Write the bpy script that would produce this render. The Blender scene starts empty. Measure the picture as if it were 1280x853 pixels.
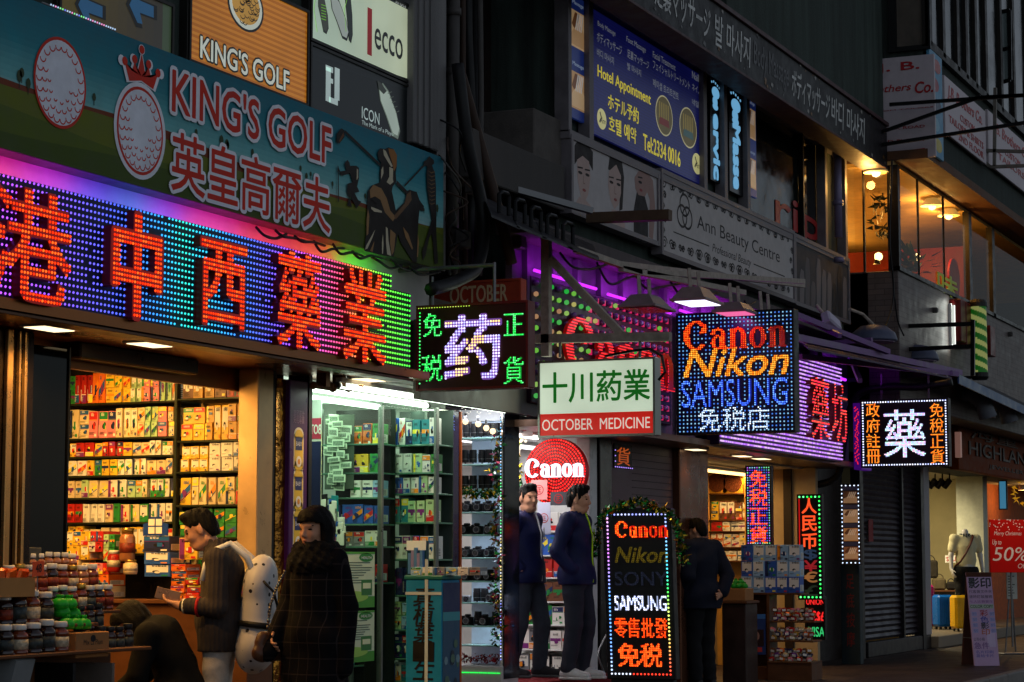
import bpy,math,random
import numpy as np
from mathutils import Vector,Matrix
random.seed(7)
rnd=random.Random(11)
SC=bpy.context.scene
COL=SC.collection
# ---------------------------------------------------------------- camera
FPX=2700.0
CAMY,CAMZ=-7.6,1.3
PITCH=math.atan(273.5/FPX)
PSI=math.atan(1220*math.cos(PITCH)/FPX)
cam=bpy.data.cameras.new('camera');cam.lens=FPX/1280*36;cam.sensor_width=36
cam.clip_start=0.1;cam.clip_end=600
camo=bpy.data.objects.new('camera',cam);COL.objects.link(camo)
camo.location=(0,CAMY,CAMZ)
camo.rotation_euler=(math.pi/2+PITCH,0,PSI-math.pi/2)
SC.camera=camo
# ---------------------------------------------------------------- dusk sky, weak low sun, exposure
SUN_EL,SUN_AZ=9.0,62.0
w=bpy.data.worlds.new('World');SC.world=w;w.use_nodes=True
nt=w.node_tree;nt.nodes.clear()
sky=nt.nodes.new('ShaderNodeTexSky');sky.sky_type='NISHITA';sky.sun_disc=False
sky.sun_elevation=math.radians(SUN_EL);sky.dust_density=.3;sky.ozone_density=4.0;sky.sun_rotation=math.radians(90-SUN_AZ)
bgn=nt.nodes.new('ShaderNodeBackground');bgn.inputs['Strength'].default_value=0.112
wo=nt.nodes.new('ShaderNodeOutputWorld')
hs=nt.nodes.new('ShaderNodeHueSaturation');hs.inputs['Saturation'].default_value=.36;nt.links.new(sky.outputs[0],hs.inputs['Color']);nt.links.new(hs.outputs[0],bgn.inputs[0]);nt.links.new(bgn.outputs[0],wo.inputs[0])
sl=bpy.data.lights.new('sun','SUN');sl.energy=0.04;sl.angle=math.radians(25);sl.color=(1,.86,.74)
so=bpy.data.objects.new('sun',sl);COL.objects.link(so);so.location=(0,-20,20)
_d=Vector((math.cos(math.radians(SUN_AZ))*math.cos(math.radians(SUN_EL)),math.sin(math.radians(SUN_AZ))*math.cos(math.radians(SUN_EL)),math.sin(math.radians(SUN_EL))))
so.rotation_euler=_d.to_track_quat('Z','Y').to_euler()
SC.view_settings.view_transform='Standard';SC.view_settings.look='None'
SC.view_settings.exposure=0.0;SC.view_settings.gamma=1.0;SC.view_settings.use_curve_mapping=False
SC.render.engine='CYCLES'
SC.cycles.use_denoising=True
try:
 SC.cycles.denoiser='OPENIMAGEDENOISE';SC.cycles.denoising_input_passes='RGB_ALBEDO_NORMAL';SC.cycles.denoising_prefilter='ACCURATE'
except Exception:
 pass
SC.cycles.max_bounces=6;SC.cycles.diffuse_bounces=3;SC.cycles.glossy_bounces=3
SC.cycles.transparent_max_bounces=12;SC.cycles.transmission_bounces=4
SC.cycles.sample_clamp_indirect=4.0;SC.cycles.caustics_reflective=False;SC.cycles.caustics_refractive=False
SC.cycles.use_light_tree=True
# ---------------------------------------------------------------- pixels to points on planes of the place
def ray(px,py):
 u=(px-640)/FPX;v=(426.5-py)/FPX
 c,s=math.cos(PSI),math.sin(PSI);cp,sp=math.cos(PITCH),math.sin(PITCH)
 return Vector((c*cp+s*u-c*sp*v,s*cp-c*u-s*sp*v,sp+cp*v))
CAM=Vector((0,CAMY,CAMZ))
def at_depth(px,py,depth):
 u=(px-640)/FPX
 return CAM+ray(px,py)*depth
class Fr:
 """a vertical plane: u along it to the viewer's right, v up, n towards the viewer"""
 def __init__(s,o,yaw):
  s.o=Vector(o);s.yaw=yaw
  s.u=Vector((math.cos(yaw),math.sin(yaw),0));s.v=Vector((0,0,1));s.n=Vector((math.sin(yaw),-math.cos(yaw),0))
 def pt(s,a,b,c=0.0):
  return s.o+s.u*a+s.v*b+s.n*c
 def at(s,px,py):
  d=ray(px,py);t=(s.o-CAM).dot(s.n)/d.dot(s.n);p=CAM+d*t-s.o
  return p.dot(s.u),p.dot(s.v)
def FY(y):return Fr((0,y,0),0.0)
def FX(x):return Fr((x,0,0),-math.pi/2)
class FrT(Fr):
 """a frame with free axes (tilted things)"""
 def __init__(s,o,u,v):
  s.o=Vector(o);s.u=Vector(u).normalized();s.v=Vector(v).normalized();s.n=s.u.cross(s.v)
  s.yaw=math.atan2(s.u.y,s.u.x)
# ---------------------------------------------------------------- materials
def lin(c):
 f=lambda x:(x/255/12.92)if x/255<=0.04045 else((x/255+0.055)/1.055)**2.4
 return(f(c[0]),f(c[1]),f(c[2]),1)
MATS={}
def mat(name,rgb=(128,128,128),rough=0.6,metal=0.0,emit=None,es=1.0,vary=0.18,scale=6.0,bump=0.0,bscale=60.0,spec=0.25,alpha=None,streak=False):
 """procedural surface: base colour (sRGB 0-255) broken up by two noises, optional bump; emit = sRGB of what gives off light"""
 if name in MATS:return MATS[name]
 m=bpy.data.materials.new(name);m.use_nodes=True;MATS[name]=m
 n=m.node_tree.nodes;L=m.node_tree.links;b=n['Principled BSDF']
 b.inputs['Roughness'].default_value=rough;b.inputs['Metallic'].default_value=metal
 b.inputs['Specular IOR Level'].default_value=spec
 base=lin(rgb)
 if vary>0:
  tc=n.new('ShaderNodeTexCoord');mp=n.new('ShaderNodeMapping');L.new(tc.outputs['Object'],mp.inputs[0])
  if streak:mp.inputs['Scale'].default_value=(1.6,1.6,0.12)
  a=n.new('ShaderNodeTexNoise');a.inputs['Scale'].default_value=scale;a.inputs['Detail'].default_value=5;a.inputs['Roughness'].default_value=.65
  L.new(mp.outputs[0],a.inputs[0])
  mr=n.new('ShaderNodeMapRange');mr.inputs[1].default_value=.3;mr.inputs[2].default_value=.7
  mr.inputs[3].default_value=1-vary;mr.inputs[4].default_value=1+vary*.6
  L.new(a.outputs[0],mr.inputs[0])
  mx=n.new('ShaderNodeMix');mx.data_type='RGBA';mx.blend_type='MULTIPLY';mx.inputs[0].default_value=1
  mx.inputs[6].default_value=base;L.new(mr.outputs[0],mx.inputs[7]);L.new(mx.outputs[2],b.inputs['Base Color'])
  mr2=n.new('ShaderNodeMapRange');mr2 .inputs[1].default_value=.3;mr2 .inputs[2].default_value=.7
  mr2 .inputs[3].default_value=max(.02,rough-.1);mr2 .inputs[4].default_value=min(1,rough+.12)
  L.new(a.outputs[0],mr2 .inputs[0]);L.new(mr2 .outputs[0],b.inputs['Roughness'])
 else:
  b.inputs['Base Color'].default_value=base
 if bump>0:
  tc2=n.new('ShaderNodeTexCoord');t=n.new('ShaderNodeTexNoise');t.inputs['Scale'].default_value=bscale;t.inputs['Detail'].default_value=4
  L.new(tc2 .outputs['Object'],t.inputs[0]);bp=n.new('ShaderNodeBump');bp.inputs['Strength'].default_value=bump;bp.inputs['Distance'].default_value=.02
  L.new(t.outputs[0],bp.inputs['Height']);L.new(bp.outputs[0],b.inputs['Normal'])
 if emit is not None:
  b.inputs['Emission Color'].default_value=lin(emit);b.inputs['Emission Strength'].default_value=es
 return m
def lit(name,rgb,es,soft=True):
 """something that gives off light itself"""
 if name in MATS:return MATS[name]
 m=mat(name,(40,40,40),.4,emit=rgb,es=es,vary=0)
 return m
def dotmat(name,es,tree=False):
 """small lamps: colour per lamp from the mesh's own colour attribute"""
 if name in MATS:return MATS[name]
 m=bpy.data.materials.new(name);m.use_nodes=True;MATS[name]=m
 n=m.node_tree.nodes;L=m.node_tree.links;n.clear()
 a=n.new('ShaderNodeAttribute');a.attribute_name='Col'
 e=n.new('ShaderNodeEmission');e.inputs[1].default_value=es;o=n.new('ShaderNodeOutputMaterial')
 L.new(a.outputs[0],e.inputs[0]);L.new(e.outputs[0],o.inputs[0])
 if not tree:m.cycles.emission_sampling='NONE'
 return m
def colmat(name,rough=.5,vary=.12,spec=.4):
 """printed or dyed surface: colour from the mesh's colour attribute"""
 if name in MATS:return MATS[name]
 m=mat(name,(255,255,255),rough,vary=vary,spec=spec)
 n=m.node_tree.nodes;L=m.node_tree.links
 a=n.new('ShaderNodeAttribute');a.attribute_name='Col'
 mx=[x for x in n if x.bl_idname=='ShaderNodeMix']
 if mx:L.new(a.outputs[0],mx[0].inputs[6])
 else:L.new(a.outputs[0],n['Principled BSDF'].inputs['Base Color'])
 return m
def glassmat(name='clear_glass',tint=(235,245,240),refl=0.06):
 if name in MATS:return MATS[name]
 m=bpy.data.materials.new(name);m.use_nodes=True;MATS[name]=m
 n=m.node_tree.nodes;L=m.node_tree.links;n.clear()
 tr=n.new('ShaderNodeBsdfTransparent');tr.inputs[0].default_value=lin(tint)
 g=n.new('ShaderNodeBsdfGlossy');g.inputs['Roughness'].default_value=.02
 f=n.new('ShaderNodeFresnel');f.inputs[0].default_value=1.45
 ad=n.new('ShaderNodeMath');ad.operation='MULTIPLY_ADD';ad.inputs[1].default_value=.22;ad.inputs[2].default_value=refl;L.new(f.outputs[0],ad.inputs[0])
 mx=n.new('ShaderNodeMixShader');o=n.new('ShaderNodeOutputMaterial')
 L.new(ad.outputs[0],mx.inputs[0]);L.new(tr.outputs[0],mx.inputs[1]);L.new(g.outputs[0],mx.inputs[2]);L.new(mx.outputs[0],o.inputs[0])
 return m
# ---------------------------------------------------------------- mesh building
TXT={}
def text_tris(s,off=0.0,shear=0.0,ext=False):
 if s[-1]!='*':off=0.0
 k=(s,off,shear)
 if k not in TXT:
  c=bpy.data.curves.new('t','FONT');c.body=s;c.offset=off;c.shear=shear;c.resolution_u=3;c.align_x='CENTER';c.space_line=.95
  o=bpy.data.objects.new('t',c);m=bpy.data.meshes.new_from_object(o)
  v=np.array([x.co[:2]for x in m.vertices])if len(m.vertices)else np.zeros((0,2))
  f=[tuple(p.vertices)for p in m.polygons]
  bpy.data.objects.remove(o);bpy.data.curves.remove(c);bpy.data.meshes.remove(m)
  v=v-v.min(0);v=v/np.maximum(v.max(0),1e-6)
  TXT[k]=(v,f)
 return TXT[k]
def shifts(txt,off):
 if off<=0 or txt[-1]=='*':return[(0,0)]
 d=off*(1.0 if len(txt)==1 or ord(txt[0])>0x2000 else .9)
 return[(0,0),(d,0),(-d,0),(0,d),(0,-d),(d*.7,d*.7),(-d*.7,-d*.7),(d*.7,-d*.7),(-d*.7,d*.7)]if off>=.01 else[(0,0),(d,0),(-d,0)]
class MB:
 def __init__(s):s.v=[];s.f=[];s.m=[];s.c=[]
 def add(s,vs,fs,mi=0,col=None):
  k=len(s.v);s.v.extend(tuple(x)for x in vs)
  for f in fs:s.f.append(tuple(i+k for i in f));s.m.append(mi);s.c.append(col)
 def quad(s,a,b,c,d,mi=0,col=None):s.add([a,b,c,d],[(0,1,2,3)],mi,col)
 def fbox(s,fr,a0,a1,b0,b1,c0,c1,mi=0,bev=0.0,col=None):
  a0,a1=min(a0,a1),max(a0,a1);b0,b1=min(b0,b1),max(b0,b1);c0,c1=min(c0,c1),max(c0,c1)
  if bev<=0:
   P=[fr.pt(a,b,c)for c in(c0,c1)for b in(b0,b1)for a in(a0,a1)]
   s.add(P,[(0,2,3,1),(4,5,7,6),(0,1,5,4),(2,6,7,3),(0,4,6,2),(1,3,7,5)],mi,col);return
  e=min(bev,(a1-a0)*.45,(b1-b0)*.45,(c1-c0)*.45)
  P=[];idx={}
  for i,a in enumerate((a0,a1)):
   for j,b in enumerate((b0,b1)):
    for k,c in enumerate((c0,c1)):
     ia=a+e if i==0 else a-e;ib=b+e if j==0 else b-e;ic=c+e if k==0 else c-e
     idx[i,j,k,0]=len(P);P.append(fr.pt(a,ib,ic))
     idx[i,j,k,1]=len(P);P.append(fr.pt(ia,b,ic))
     idx[i,j,k,2]=len(P);P.append(fr.pt(ia,ib,c))
  F=[]
  for i in(0,1):
   q=[idx[i,0,0,0],idx[i,1,0,0],idx[i,1,1,0],idx[i,0,1,0]];F.append(q if i==0 else q[::-1])
   q=[idx[0,i,0,1],idx[0,i,1,1],idx[1,i,1,1],idx[1,i,0,1]];F.append(q if i==0 else q[::-1])
   q=[idx[0,0,i,2],idx[1,0,i,2],idx[1,1,i,2],idx[0,1,i,2]];F.append(q if i==0 else q[::-1])
  for i in(0,1):
   for j in(0,1):
    F.append([idx[i,j,0,0],idx[i,j,1,0],idx[i,j,1,1],idx[i,j,0,1]])
    F.append([idx[i,0,j,0],idx[i,1,j,0],idx[i,1,j,2],idx[i,0,j,2]])
    F.append([idx[0,i,j,1],idx[1,i,j,1],idx[1,i,j,2],idx[0,i,j,2]])
  for i in(0,1):
   for j in(0,1):
    for k in(0,1):F.append([idx[i,j,k,0],idx[i,j,k,1],idx[i,j,k,2]])
  s.add(P,F,mi,col)
 def box(s,x0,x1,y0,y1,z0,z1,mi=0,bev=0.0,col=None):
  s.fbox(WF,x0,x1,z0,z1,-y1,-y0,mi,bev,col)
 def poly(s,fr,pts,c0,c1=None,mi=0,col=None):
  """flat outline on a frame; with c1 a prism"""
  n=len(pts)
  if c1 is None:
   s.add([fr.pt(a,b,c0)for a,b in pts],[tuple(range(n))],mi,col);return
  V=[fr.pt(a,b,c0)for a,b in pts]+[fr.pt(a,b,c1)for a,b in pts]
  s.add(V,[tuple(range(n))[::-1],tuple(range(n,2*n))]+[(i,(i+1)%n,n+(i+1)%n,n+i)for i in range(n)],mi,col)
 def disc(s,fr,a,b,ra,rb,c,mi=0,seg=24,col=None,c1=None):
  s.poly(fr,[(a+ra*math.cos(2*math.pi*i/seg),b+rb*math.sin(2*math.pi*i/seg))for i in range(seg)],c,c1,mi,col)
 def ring(s,fr,a,b,ra,rb,w,c,mi=0,seg=28,t0=0.0,t1=2*math.pi,col=None):
  V=[];F=[]
  for i in range(seg+1):
   t=t0+(t1-t0)*i/seg
   V+=[fr.pt(a+ra*math.cos(t),b+rb*math.sin(t),c),fr.pt(a+(ra-w)*math.cos(t),b+(rb-w)*math.sin(t),c)]
  F=[(2*i,2*i+2,2*i+3,2*i+1)for i in range(seg)]
  s.add(V,F,mi,col)
 def stroke(s,fr,pts,w,c,mi=0,col=None):
  for(a0,b0),(a1,b1)in zip(pts,pts[1:]):
   dx,dy=a1-a0,b1-b0;l=math.hypot(dx,dy)or 1e-6;nx,ny=-dy/l*w/2,dx/l*w/2
   s.add([fr.pt(a0+nx,b0+ny,c),fr.pt(a0-nx,b0-ny,c),fr.pt(a1-nx,b1-ny,c),fr.pt(a1+nx,b1+ny,c)],[(0,1,2,3)],mi,col)
 def text(s,fr,txt,a0,a1,b0,b1,c,depth=0.0,mi=0,off=0.0,shear=0.0,col=None,rot=0,mi_side=None):
  sh=shifts(txt,off)
  if len(sh)>1:
   h=abs(b1-b0)
   for i,(dx,dy)in enumerate(sh):s.text(fr,txt,a0+dx*h,a1+dx*h,b0+dy*h,b1+dy*h,c,depth+i*.00012 if depth>0 else 0,mi,0.0,shear,col,rot,mi_side)if depth>0 else s.text(fr,txt,a0+dx*h,a1+dx*h,b0+dy*h,b1+dy*h,c+i*.00012,0,mi,0.0,shear,col,rot)
   return
  v,f=text_tris(txt,off,shear)
  if not len(v):return
  q=v
  if rot==-90:q=np.stack([v[:,1],1-v[:,0]],1)
  if rot==90:q=np.stack([1-v[:,1],v[:,0]],1)
  A=a0+q[:,0]*(a1-a0);B=b0+q[:,1]*(b1-b0)
  if txt.endswith('*'):
   for i,p in enumerate(f):s.add([fr.pt(A[j],B[j],c+depth+i*.00008)for j in p],[tuple(range(len(p)))],mi,col)
   if depth>0:
    for p in f:
     for i in range(len(p)):
      j,k=p[i],p[(i+1)%len(p)];s.add([fr.pt(A[j],B[j],c),fr.pt(A[k],B[k],c),fr.pt(A[k],B[k],c+depth),fr.pt(A[j],B[j],c+depth)],[(0,1,2,3)],mi if mi_side is None else mi_side,col)
   return
  s.add([fr.pt(a,b,c+depth)for a,b in zip(A,B)],f,mi,col)
  if depth>0:
   cnt={}
   for p in f:
    for i in range(len(p)):
     e=(p[i],p[(i+1)%len(p)]);cnt[e]=1
   sides=[e for e in cnt if(e[1],e[0])not in cnt]
   V=[];F=[]
   for i,j in sides:
    k=len(V);V+=[fr.pt(A[i],B[i],c),fr.pt(A[j],B[j],c),fr.pt(A[j],B[j],c+depth),fr.pt(A[i],B[i],c+depth)];F.append((k,k+1,k+2,k+3))
   s.add(V,F,mi if mi_side is None else mi_side,col)
 def ptext(s,fr,txt,ll,ur,c,depth=0.0,mi=0,off=0.0,shear=0.0,col=None,rot=0,mi_side=None):
  a0,b0=fr.at(*ll);a1,b1=fr.at(*ur)
  s.text(fr,txt,a0,a1,b0,b1,c,depth,mi,off,shear,col,rot,mi_side)
 def outlined(s,fr,txt,a0,a1,b0,b1,c,wd,off,col_in,col_out,mi=0):
  for k in range(12):
   t=2*math.pi*k/12;dx,dy=wd*math.cos(t),wd*math.sin(t)
   s.text(fr,txt,a0+dx,a1+dx,b0+dy,b1+dy,c+k*.00015,0,mi,off,0,col_out)
  s.text(fr,txt,a0,a1,b0,b1,c+.0025,0,mi,off,0,col_in)
 def dot(s,fr,a,b,r,c,mi=0,col=None,seg=6):
  V=[fr.pt(a,b,c+r),fr.pt(a,b,c-r)]+[fr.pt(a+r*math.cos(2*math.pi*i/seg),b+r*math.sin(2*math.pi*i/seg),c)for i in range(seg)]
  F=[]
  for i in range(seg):
   j=(i+1)%seg;F+=[(0,2+i,2+j),(1,2+j,2+i)]
  s.add(V,F,mi,col)
 def bulb(s,fr,a,b,r,c,mi=0,col=None,seg=8):
  V=[fr.pt(a,b,c+r)];F=[]
  for h,q in((.7,.72),(0,1),(-.7,.72)):
   V+=[fr.pt(a+r*q*math.cos(2*math.pi*i/seg),b+r*q*math.sin(2*math.pi*i/seg),c+r*h)for i in range(seg)]
  for i in range(seg):
   j=(i+1)%seg;F.append((0,1+i,1+j))
   for k in(0,1):F.append((1+k*seg+i,1+(k+1)*seg+i,1+(k+1)*seg+j,1+k*seg+j))
  s.add(V,F,mi,col)
 def tube(s,pts,r,mi=0,seg=8,col=None,r1=None,caps=True):
  pts=[Vector(p)for p in pts];n=len(pts);V=[];F=[]
  up=Vector((0,0,1));prev=None
  for i,p in enumerate(pts):
   t=(pts[min(i+1,n-1)]-pts[max(i-1,0)]);t=t.normalized()if t.length>1e-9 else Vector((0,0,1))
   x=t.cross(up)if prev is None else prev-t*prev.dot(t)
   if x.length<1e-4:x=t.cross(Vector((1,0,0)))
   x.normalize();prev=x;y=t.cross(x)
   rr=r if r1 is None else r+(r1-r)*i/max(1,n-1)
   for k in range(seg):
    a=2*math.pi*k/seg;V.append(p+x*(rr*math.cos(a))+y*(rr*math.sin(a)))
  for i in range(n-1):
   for k in range(seg):
    k2=(k+1)%seg;F.append((i*seg+k,i*seg+k2,(i+1)*seg+k2,(i+1)*seg+k))
  if caps:F+=[tuple(range(seg))[::-1],tuple(range((n-1)*seg,n*seg))]
  s.add(V,F,mi,col)
 def lathe(s,x,y,z,prof,mi=0,seg=12,col=None,mis=None):
  """prof: (radius, height) pairs"""
  V=[];n=len(prof)
  for r,h in prof:
   for k in range(seg):
    a=2*math.pi*k/seg;V.append((x+r*math.cos(a),y+r*math.sin(a),z+h))
  for i in range(n-1):
   F=[(i*seg+k,i*seg+(k+1)%seg,(i+1)*seg+(k+1)%seg,(i+1)*seg+k)for k in range(seg)]
   k0=len(s.v)
   for f in F:s.f.append(tuple(q+k0 for q in f));s.m.append(mis[i]if mis else mi);s.c.append(col)
  k0=len(s.v);s.v.extend(V)
  s.f.append(tuple(k0+q for q in range(seg))[::-1]);s.m.append(mis[0]if mis else mi);s.c.append(col)
  s.f.append(tuple(k0+(n-1)*seg+q for q in range(seg)));s.m.append(mis[-1]if mis else mi);s.c.append(col)
 def beam(s,p0,p1,w,h,mi=0,col=None):
  p0,p1=Vector(p0),Vector(p1);t=(p1-p0).normalized();x=t.cross(Vector((0,0,1)))
  if x.length<1e-3:x=t.cross(Vector((1,0,0)))
  x.normalize();y=x.cross(t)
  P=[p+x*(w/2*sx)+y*(h/2*sy)for p in(p0,p1)for sx,sy in((-1,-1),(1,-1),(1,1),(-1,1))]
  s.add(P,[(0,1,2,3),(7,6,5,4),(0,4,5,1),(1,5,6,2),(2,6,7,3),(3,7,4,0)],mi,col)
 def build(s,name,mats,parent=None,smooth=False):
  if not isinstance(mats,(list,tuple)):mats=[mats]
  V=np.array(s.v,dtype=np.float64)
  if parent is None:o0=Vector(((V[:,0].min()+V[:,0].max())/2,(V[:,1].min()+V[:,1].max())/2,V[:,2].min()))
  else:o0=WLOC[parent.name]
  me=bpy.data.meshes.new(name);me.from_pydata((V-np.array(o0)).tolist(),[],s.f)
  for m in mats:me.materials.append(m)
  if len(mats)>1:me.polygons.foreach_set('material_index',s.m)
  if any(c is not None for c in s.c):
   at=me.color_attributes.new('Col','FLOAT_COLOR','CORNER')
   buf=[]
   for p,c in zip(s.f,s.c):buf.extend(list(c if c is not None else(1,1,1,1))*len(p))
   at.data.foreach_set('color',buf)
  if smooth:me.polygons.foreach_set('use_smooth',[True]*len(me.polygons))
  o=bpy.data.objects.new(name,me);COL.objects.link(o)
  if parent is None:o.location=o0;WLOC[o.name]=o0
  else:o.parent=parent;WLOC[o.name]=o0
  return o
WLOC={}
WF=Fr((0,0,0),0.0)
def thing(name,label,cat,loc=(0,0,0),group=None):
 o=bpy.data.objects.new(name,None);COL.objects.link(o);o.location=loc;o.empty_display_size=.1
 WLOC[o.name]=Vector(loc);o['kind']='thing';o['label']=label;o['category']=cat
 if group:o['group']=group
 return o
def tag(o,label,cat,group=None):
 o['label']=label;o['category']=cat;o['kind']='thing'
 if group:o['group']=group
 return o
def kind(o,k):o['kind']=k;return o
def area(name,parent,loc,direction,sx,sy,power,rgb):
 l=bpy.data.lights.new(name,'AREA');l.shape='RECTANGLE';l.size=sx;l.size_y=sy;l.energy=power;l.color=lin(rgb)[:3]
 o=bpy.data.objects.new(name,l);COL.objects.link(o)
 off=WLOC[parent.name]if parent else Vector((0,0,0))
 o.location=Vector(loc)-off;o.rotation_euler=(-Vector(direction)).to_track_quat('Z','Y').to_euler()
 if parent:o.parent=parent
 return o
def spot(name,parent,loc,target,power,rgb,ang=70,size=.04,blend=.6):
 l=bpy.data.lights.new(name,'SPOT');l.energy=power;l.color=lin(rgb)[:3];l.spot_size=math.radians(ang);l.spot_blend=blend;l.shadow_soft_size=size
 o=bpy.data.objects.new(name,l);COL.objects.link(o)
 off=WLOC[parent.name]if parent else Vector((0,0,0))
 o.location=Vector(loc)-off;o.rotation_euler=(Vector(loc)-Vector(target)).to_track_quat('Z','Y').to_euler()
 if parent:o.parent=parent
 return o
def point(name,parent,loc,power,rgb,size=.05):
 l=bpy.data.lights.new(name,'POINT');l.energy=power;l.color=lin(rgb)[:3];l.shadow_soft_size=size
 o=bpy.data.objects.new(name,l);COL.objects.link(o)
 off=WLOC[parent.name]if parent else Vector((0,0,0))
 o.location=Vector(loc)-off
 if parent:o.parent=parent
 return o
def copy_thing(o,loc=None):
 c=o.copy();COL.objects.link(c)
 if loc is not None:c.location=loc
 for ch in o.children:
  d=ch.copy();COL.objects.link(d);d.parent=c
  for g in ch.children:
   e=g.copy();COL.objects.link(e);e.parent=d
 return c
ORD=['first','second','third','fourth','fifth','sixth','seventh','eighth','ninth','tenth','eleventh','twelfth','thirteenth','fourteenth','fifteenth','sixteenth','seventeenth','eighteenth','nineteenth','twentieth','twenty-first','twenty-second','twenty-third','twenty-fourth','twenty-fifth','twenty-sixth','twenty-seventh','twenty-eighth','twenty-ninth','thirtieth']
def inside(fr_pts,v,f):
 """which 2D points fall inside the triangles of a text outline"""
 P=np.asarray(fr_pts);ok=np.zeros(len(P),bool)
 for t in f:
  a=v[t[0]]
  for i in range(1,len(t)-1):
   b,c=v[t[i]],v[t[i+1]]
   lo=np.minimum(np.minimum(a,b),c);hi=np.maximum(np.maximum(a,b),c)
   k=np.nonzero((P[:,0]>=lo[0])&(P[:,0]<=hi[0])&(P[:,1]>=lo[1])&(P[:,1]<=hi[1]))[0]
   if not len(k):continue
   p=P[k]
   s1=(b[0]-a[0])*(p[:,1]-a[1])-(b[1]-a[1])*(p[:,0]-a[0])
   s2=(c[0]-b[0])*(p[:,1]-b[1])-(c[1]-b[1])*(p[:,0]-b[0])
   s3=(a[0]-c[0])*(p[:,1]-c[1])-(a[1]-c[1])*(p[:,0]-c[0])
   ok[k[((s1>=0)&(s2>=0)&(s3>=0))|((s1<=0)&(s2<=0)&(s3<=0))]]=True
 return ok
def led_points(txt,a0,a1,b0,b1,pitch,off=0.0,shear=0.0):
 v,f=text_tris(txt,off,shear)
 w,h=a1-a0,b1-b0;na,nb=max(2,int(round(w/pitch))),max(2,int(round(h/pitch)))
 g=[((i+.5)/na,(j+.5)/nb)for j in range(nb)for i in range(na)]
 ok=np.zeros(len(g),bool);G=np.array(g)
 for dx,dy in shifts(txt,off):ok|=inside(G-np.array([dx*h/w,dy]),v,f)
 return[(a0+p[0]*w,b0+p[1]*h)for p,k in zip(g,ok)if k]
def mixc(stops,t):
 for(t0,c0),(t1,c1)in zip(stops,stops[1:]):
  if t<=t1:
   k=(t-t0)/(t1-t0);k=max(0,min(1,k));a,b=lin(c0),lin(c1)
   return tuple(a[i]+(b[i]-a[i])*k for i in range(3))+(1,)
 return lin(stops[-1][1])
# ================================================================ ground
def X(px,y):return FY(y).at(px,600)[0]
def Z(px,py,y):return FY(y).at(px,py)[1]
def PT(px,py,y):
 a,b=FY(y).at(px,py);return Vector((a,y,b))
def PX(px,py,x):
 a,b=FX(x).at(px,py);return Vector((x,-a,b))
KY=-2.42
def paver_mat():
 m=mat('pavers',(70,58,52),.55,vary=.25,scale=3,bump=.25,bscale=90)
 n=m.node_tree.nodes;L=m.node_tree.links;b=n['Principled BSDF']
 tc=n.new('ShaderNodeTexCoord');br=n.new('ShaderNodeTexBrick');br.inputs['Scale'].default_value=1
 br.inputs['Brick Width'].default_value=.4;br.inputs['Row Height'].default_value=.2;br.inputs['Mortar Size'].default_value=.006
 br.inputs['Color1'].default_value=lin((72,58,52));br.inputs['Color2'].default_value=lin((56,45,41));br.inputs['Mortar'].default_value=lin((40,34,32))
 L.new(tc.outputs['Object'],br.inputs[0])
 mx=[x for x in n if x.bl_idname=='ShaderNodeMix'][0];L.new(br.outputs[0],mx.inputs[6])
 return m
g=MB();g.box(-20,150,-14,KY-.14,-.4,-.13);kind(g.build('road',mat('asphalt',(62,62,64),.8,vary=.3,scale=8,bump=.3,bscale=120)),'structure')
g=MB();g.box(-20,150,KY,8,-.4,0);kind(g.build('pavement',paver_mat()),'structure')
g=MB()
x=-20.0
while x<90:
 g.box(x,x+.985,KY-.14,KY-.004,-.3,.006,bev=.015);x+=1.0
kind(g.build('kerb',mat('kerb_stone',(120,116,112),.7,vary=.3,scale=5,bump=.2)),'structure')
g=MB()
for y in(KY-.36,KY-.56):g.quad((-20,y-.1,-.126),(120,y-.1,-.126),(120,y,-.126),(-20,y,-.126))
kind(g.build('road_markings',mat('road_yellow',(190,150,40),.7,vary=.35,scale=12)),'structure')
g=MB();g.quad((-200,-300,-.42),(400,-300,-.42),(400,300,-.42),(-200,300,-.42))
kind(g.build('ground',mat('earth',(60,58,55),.9)),'structure')
# ================================================================ building with the golf shop (left)
conc=mat('dark_concrete',(60,70,65),.85,vary=.65,scale=3.2,bump=.25,streak=True)
concl=mat('grey_render',(120,118,118),.8,vary=.3,scale=2.5,bump=.2,streak=True)
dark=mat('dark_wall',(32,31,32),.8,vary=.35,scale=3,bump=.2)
black=mat('black_paint',(18,18,20),.45,vary=.3,scale=8)
blackm=mat('black_metal',(22,22,24),.4,.6,vary=.3)
steel=mat('grey_steel',(120,120,122),.4,.7,vary=.3,scale=9)
rust=mat('worn_steel',(118,112,104),.55,.35,vary=.35,scale=10)
chrome=mat('chrome',(190,185,180),.18,1,vary=.15)
white=mat('white_paint',(225,225,222),.6,vary=.12)
offwhite=mat('offwhite_board',(205,203,196),.7,vary=.2,scale=2)
copper=mat('copper_soffit',(150,92,48),.32,.75,vary=.3,scale=2)
BX0,BX1=5.0,X(556,-.4)
b1=thing('commercial_building','grey commercial building carrying the wide golf billboard and the long LED sign','building',(10,1,0))
g=MB();g.box(BX0,BX1,-.29,6,3.62,12);g.build('wall',conc,b1)
g=MB();xa,xb=X(512.5,-.40),BX1;g.box(xa,xb-.16,-.42,-.29,4.4,11.9,bev=.01)
for k in range(3):g.box(xa+.05+k*.1,xa+.09+k*.1,-.435,-.42,4.4,11.9)
g.box(xb-.155,xb,-.40,-.29,3.5,12)
g.build('pilaster',concl,b1)
g=MB();g.box(BX0,BX1,-.26,.2,3.1,3.62);g.build('sign_recess',offwhite,b1)
g=MB();g.box(BX0,X(518,-.5),-.62,.16,2.60,2.66);g.box(BX0,13.3,.16,.2,2.45,3.1);g.build('soffit',copper,b1)
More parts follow.
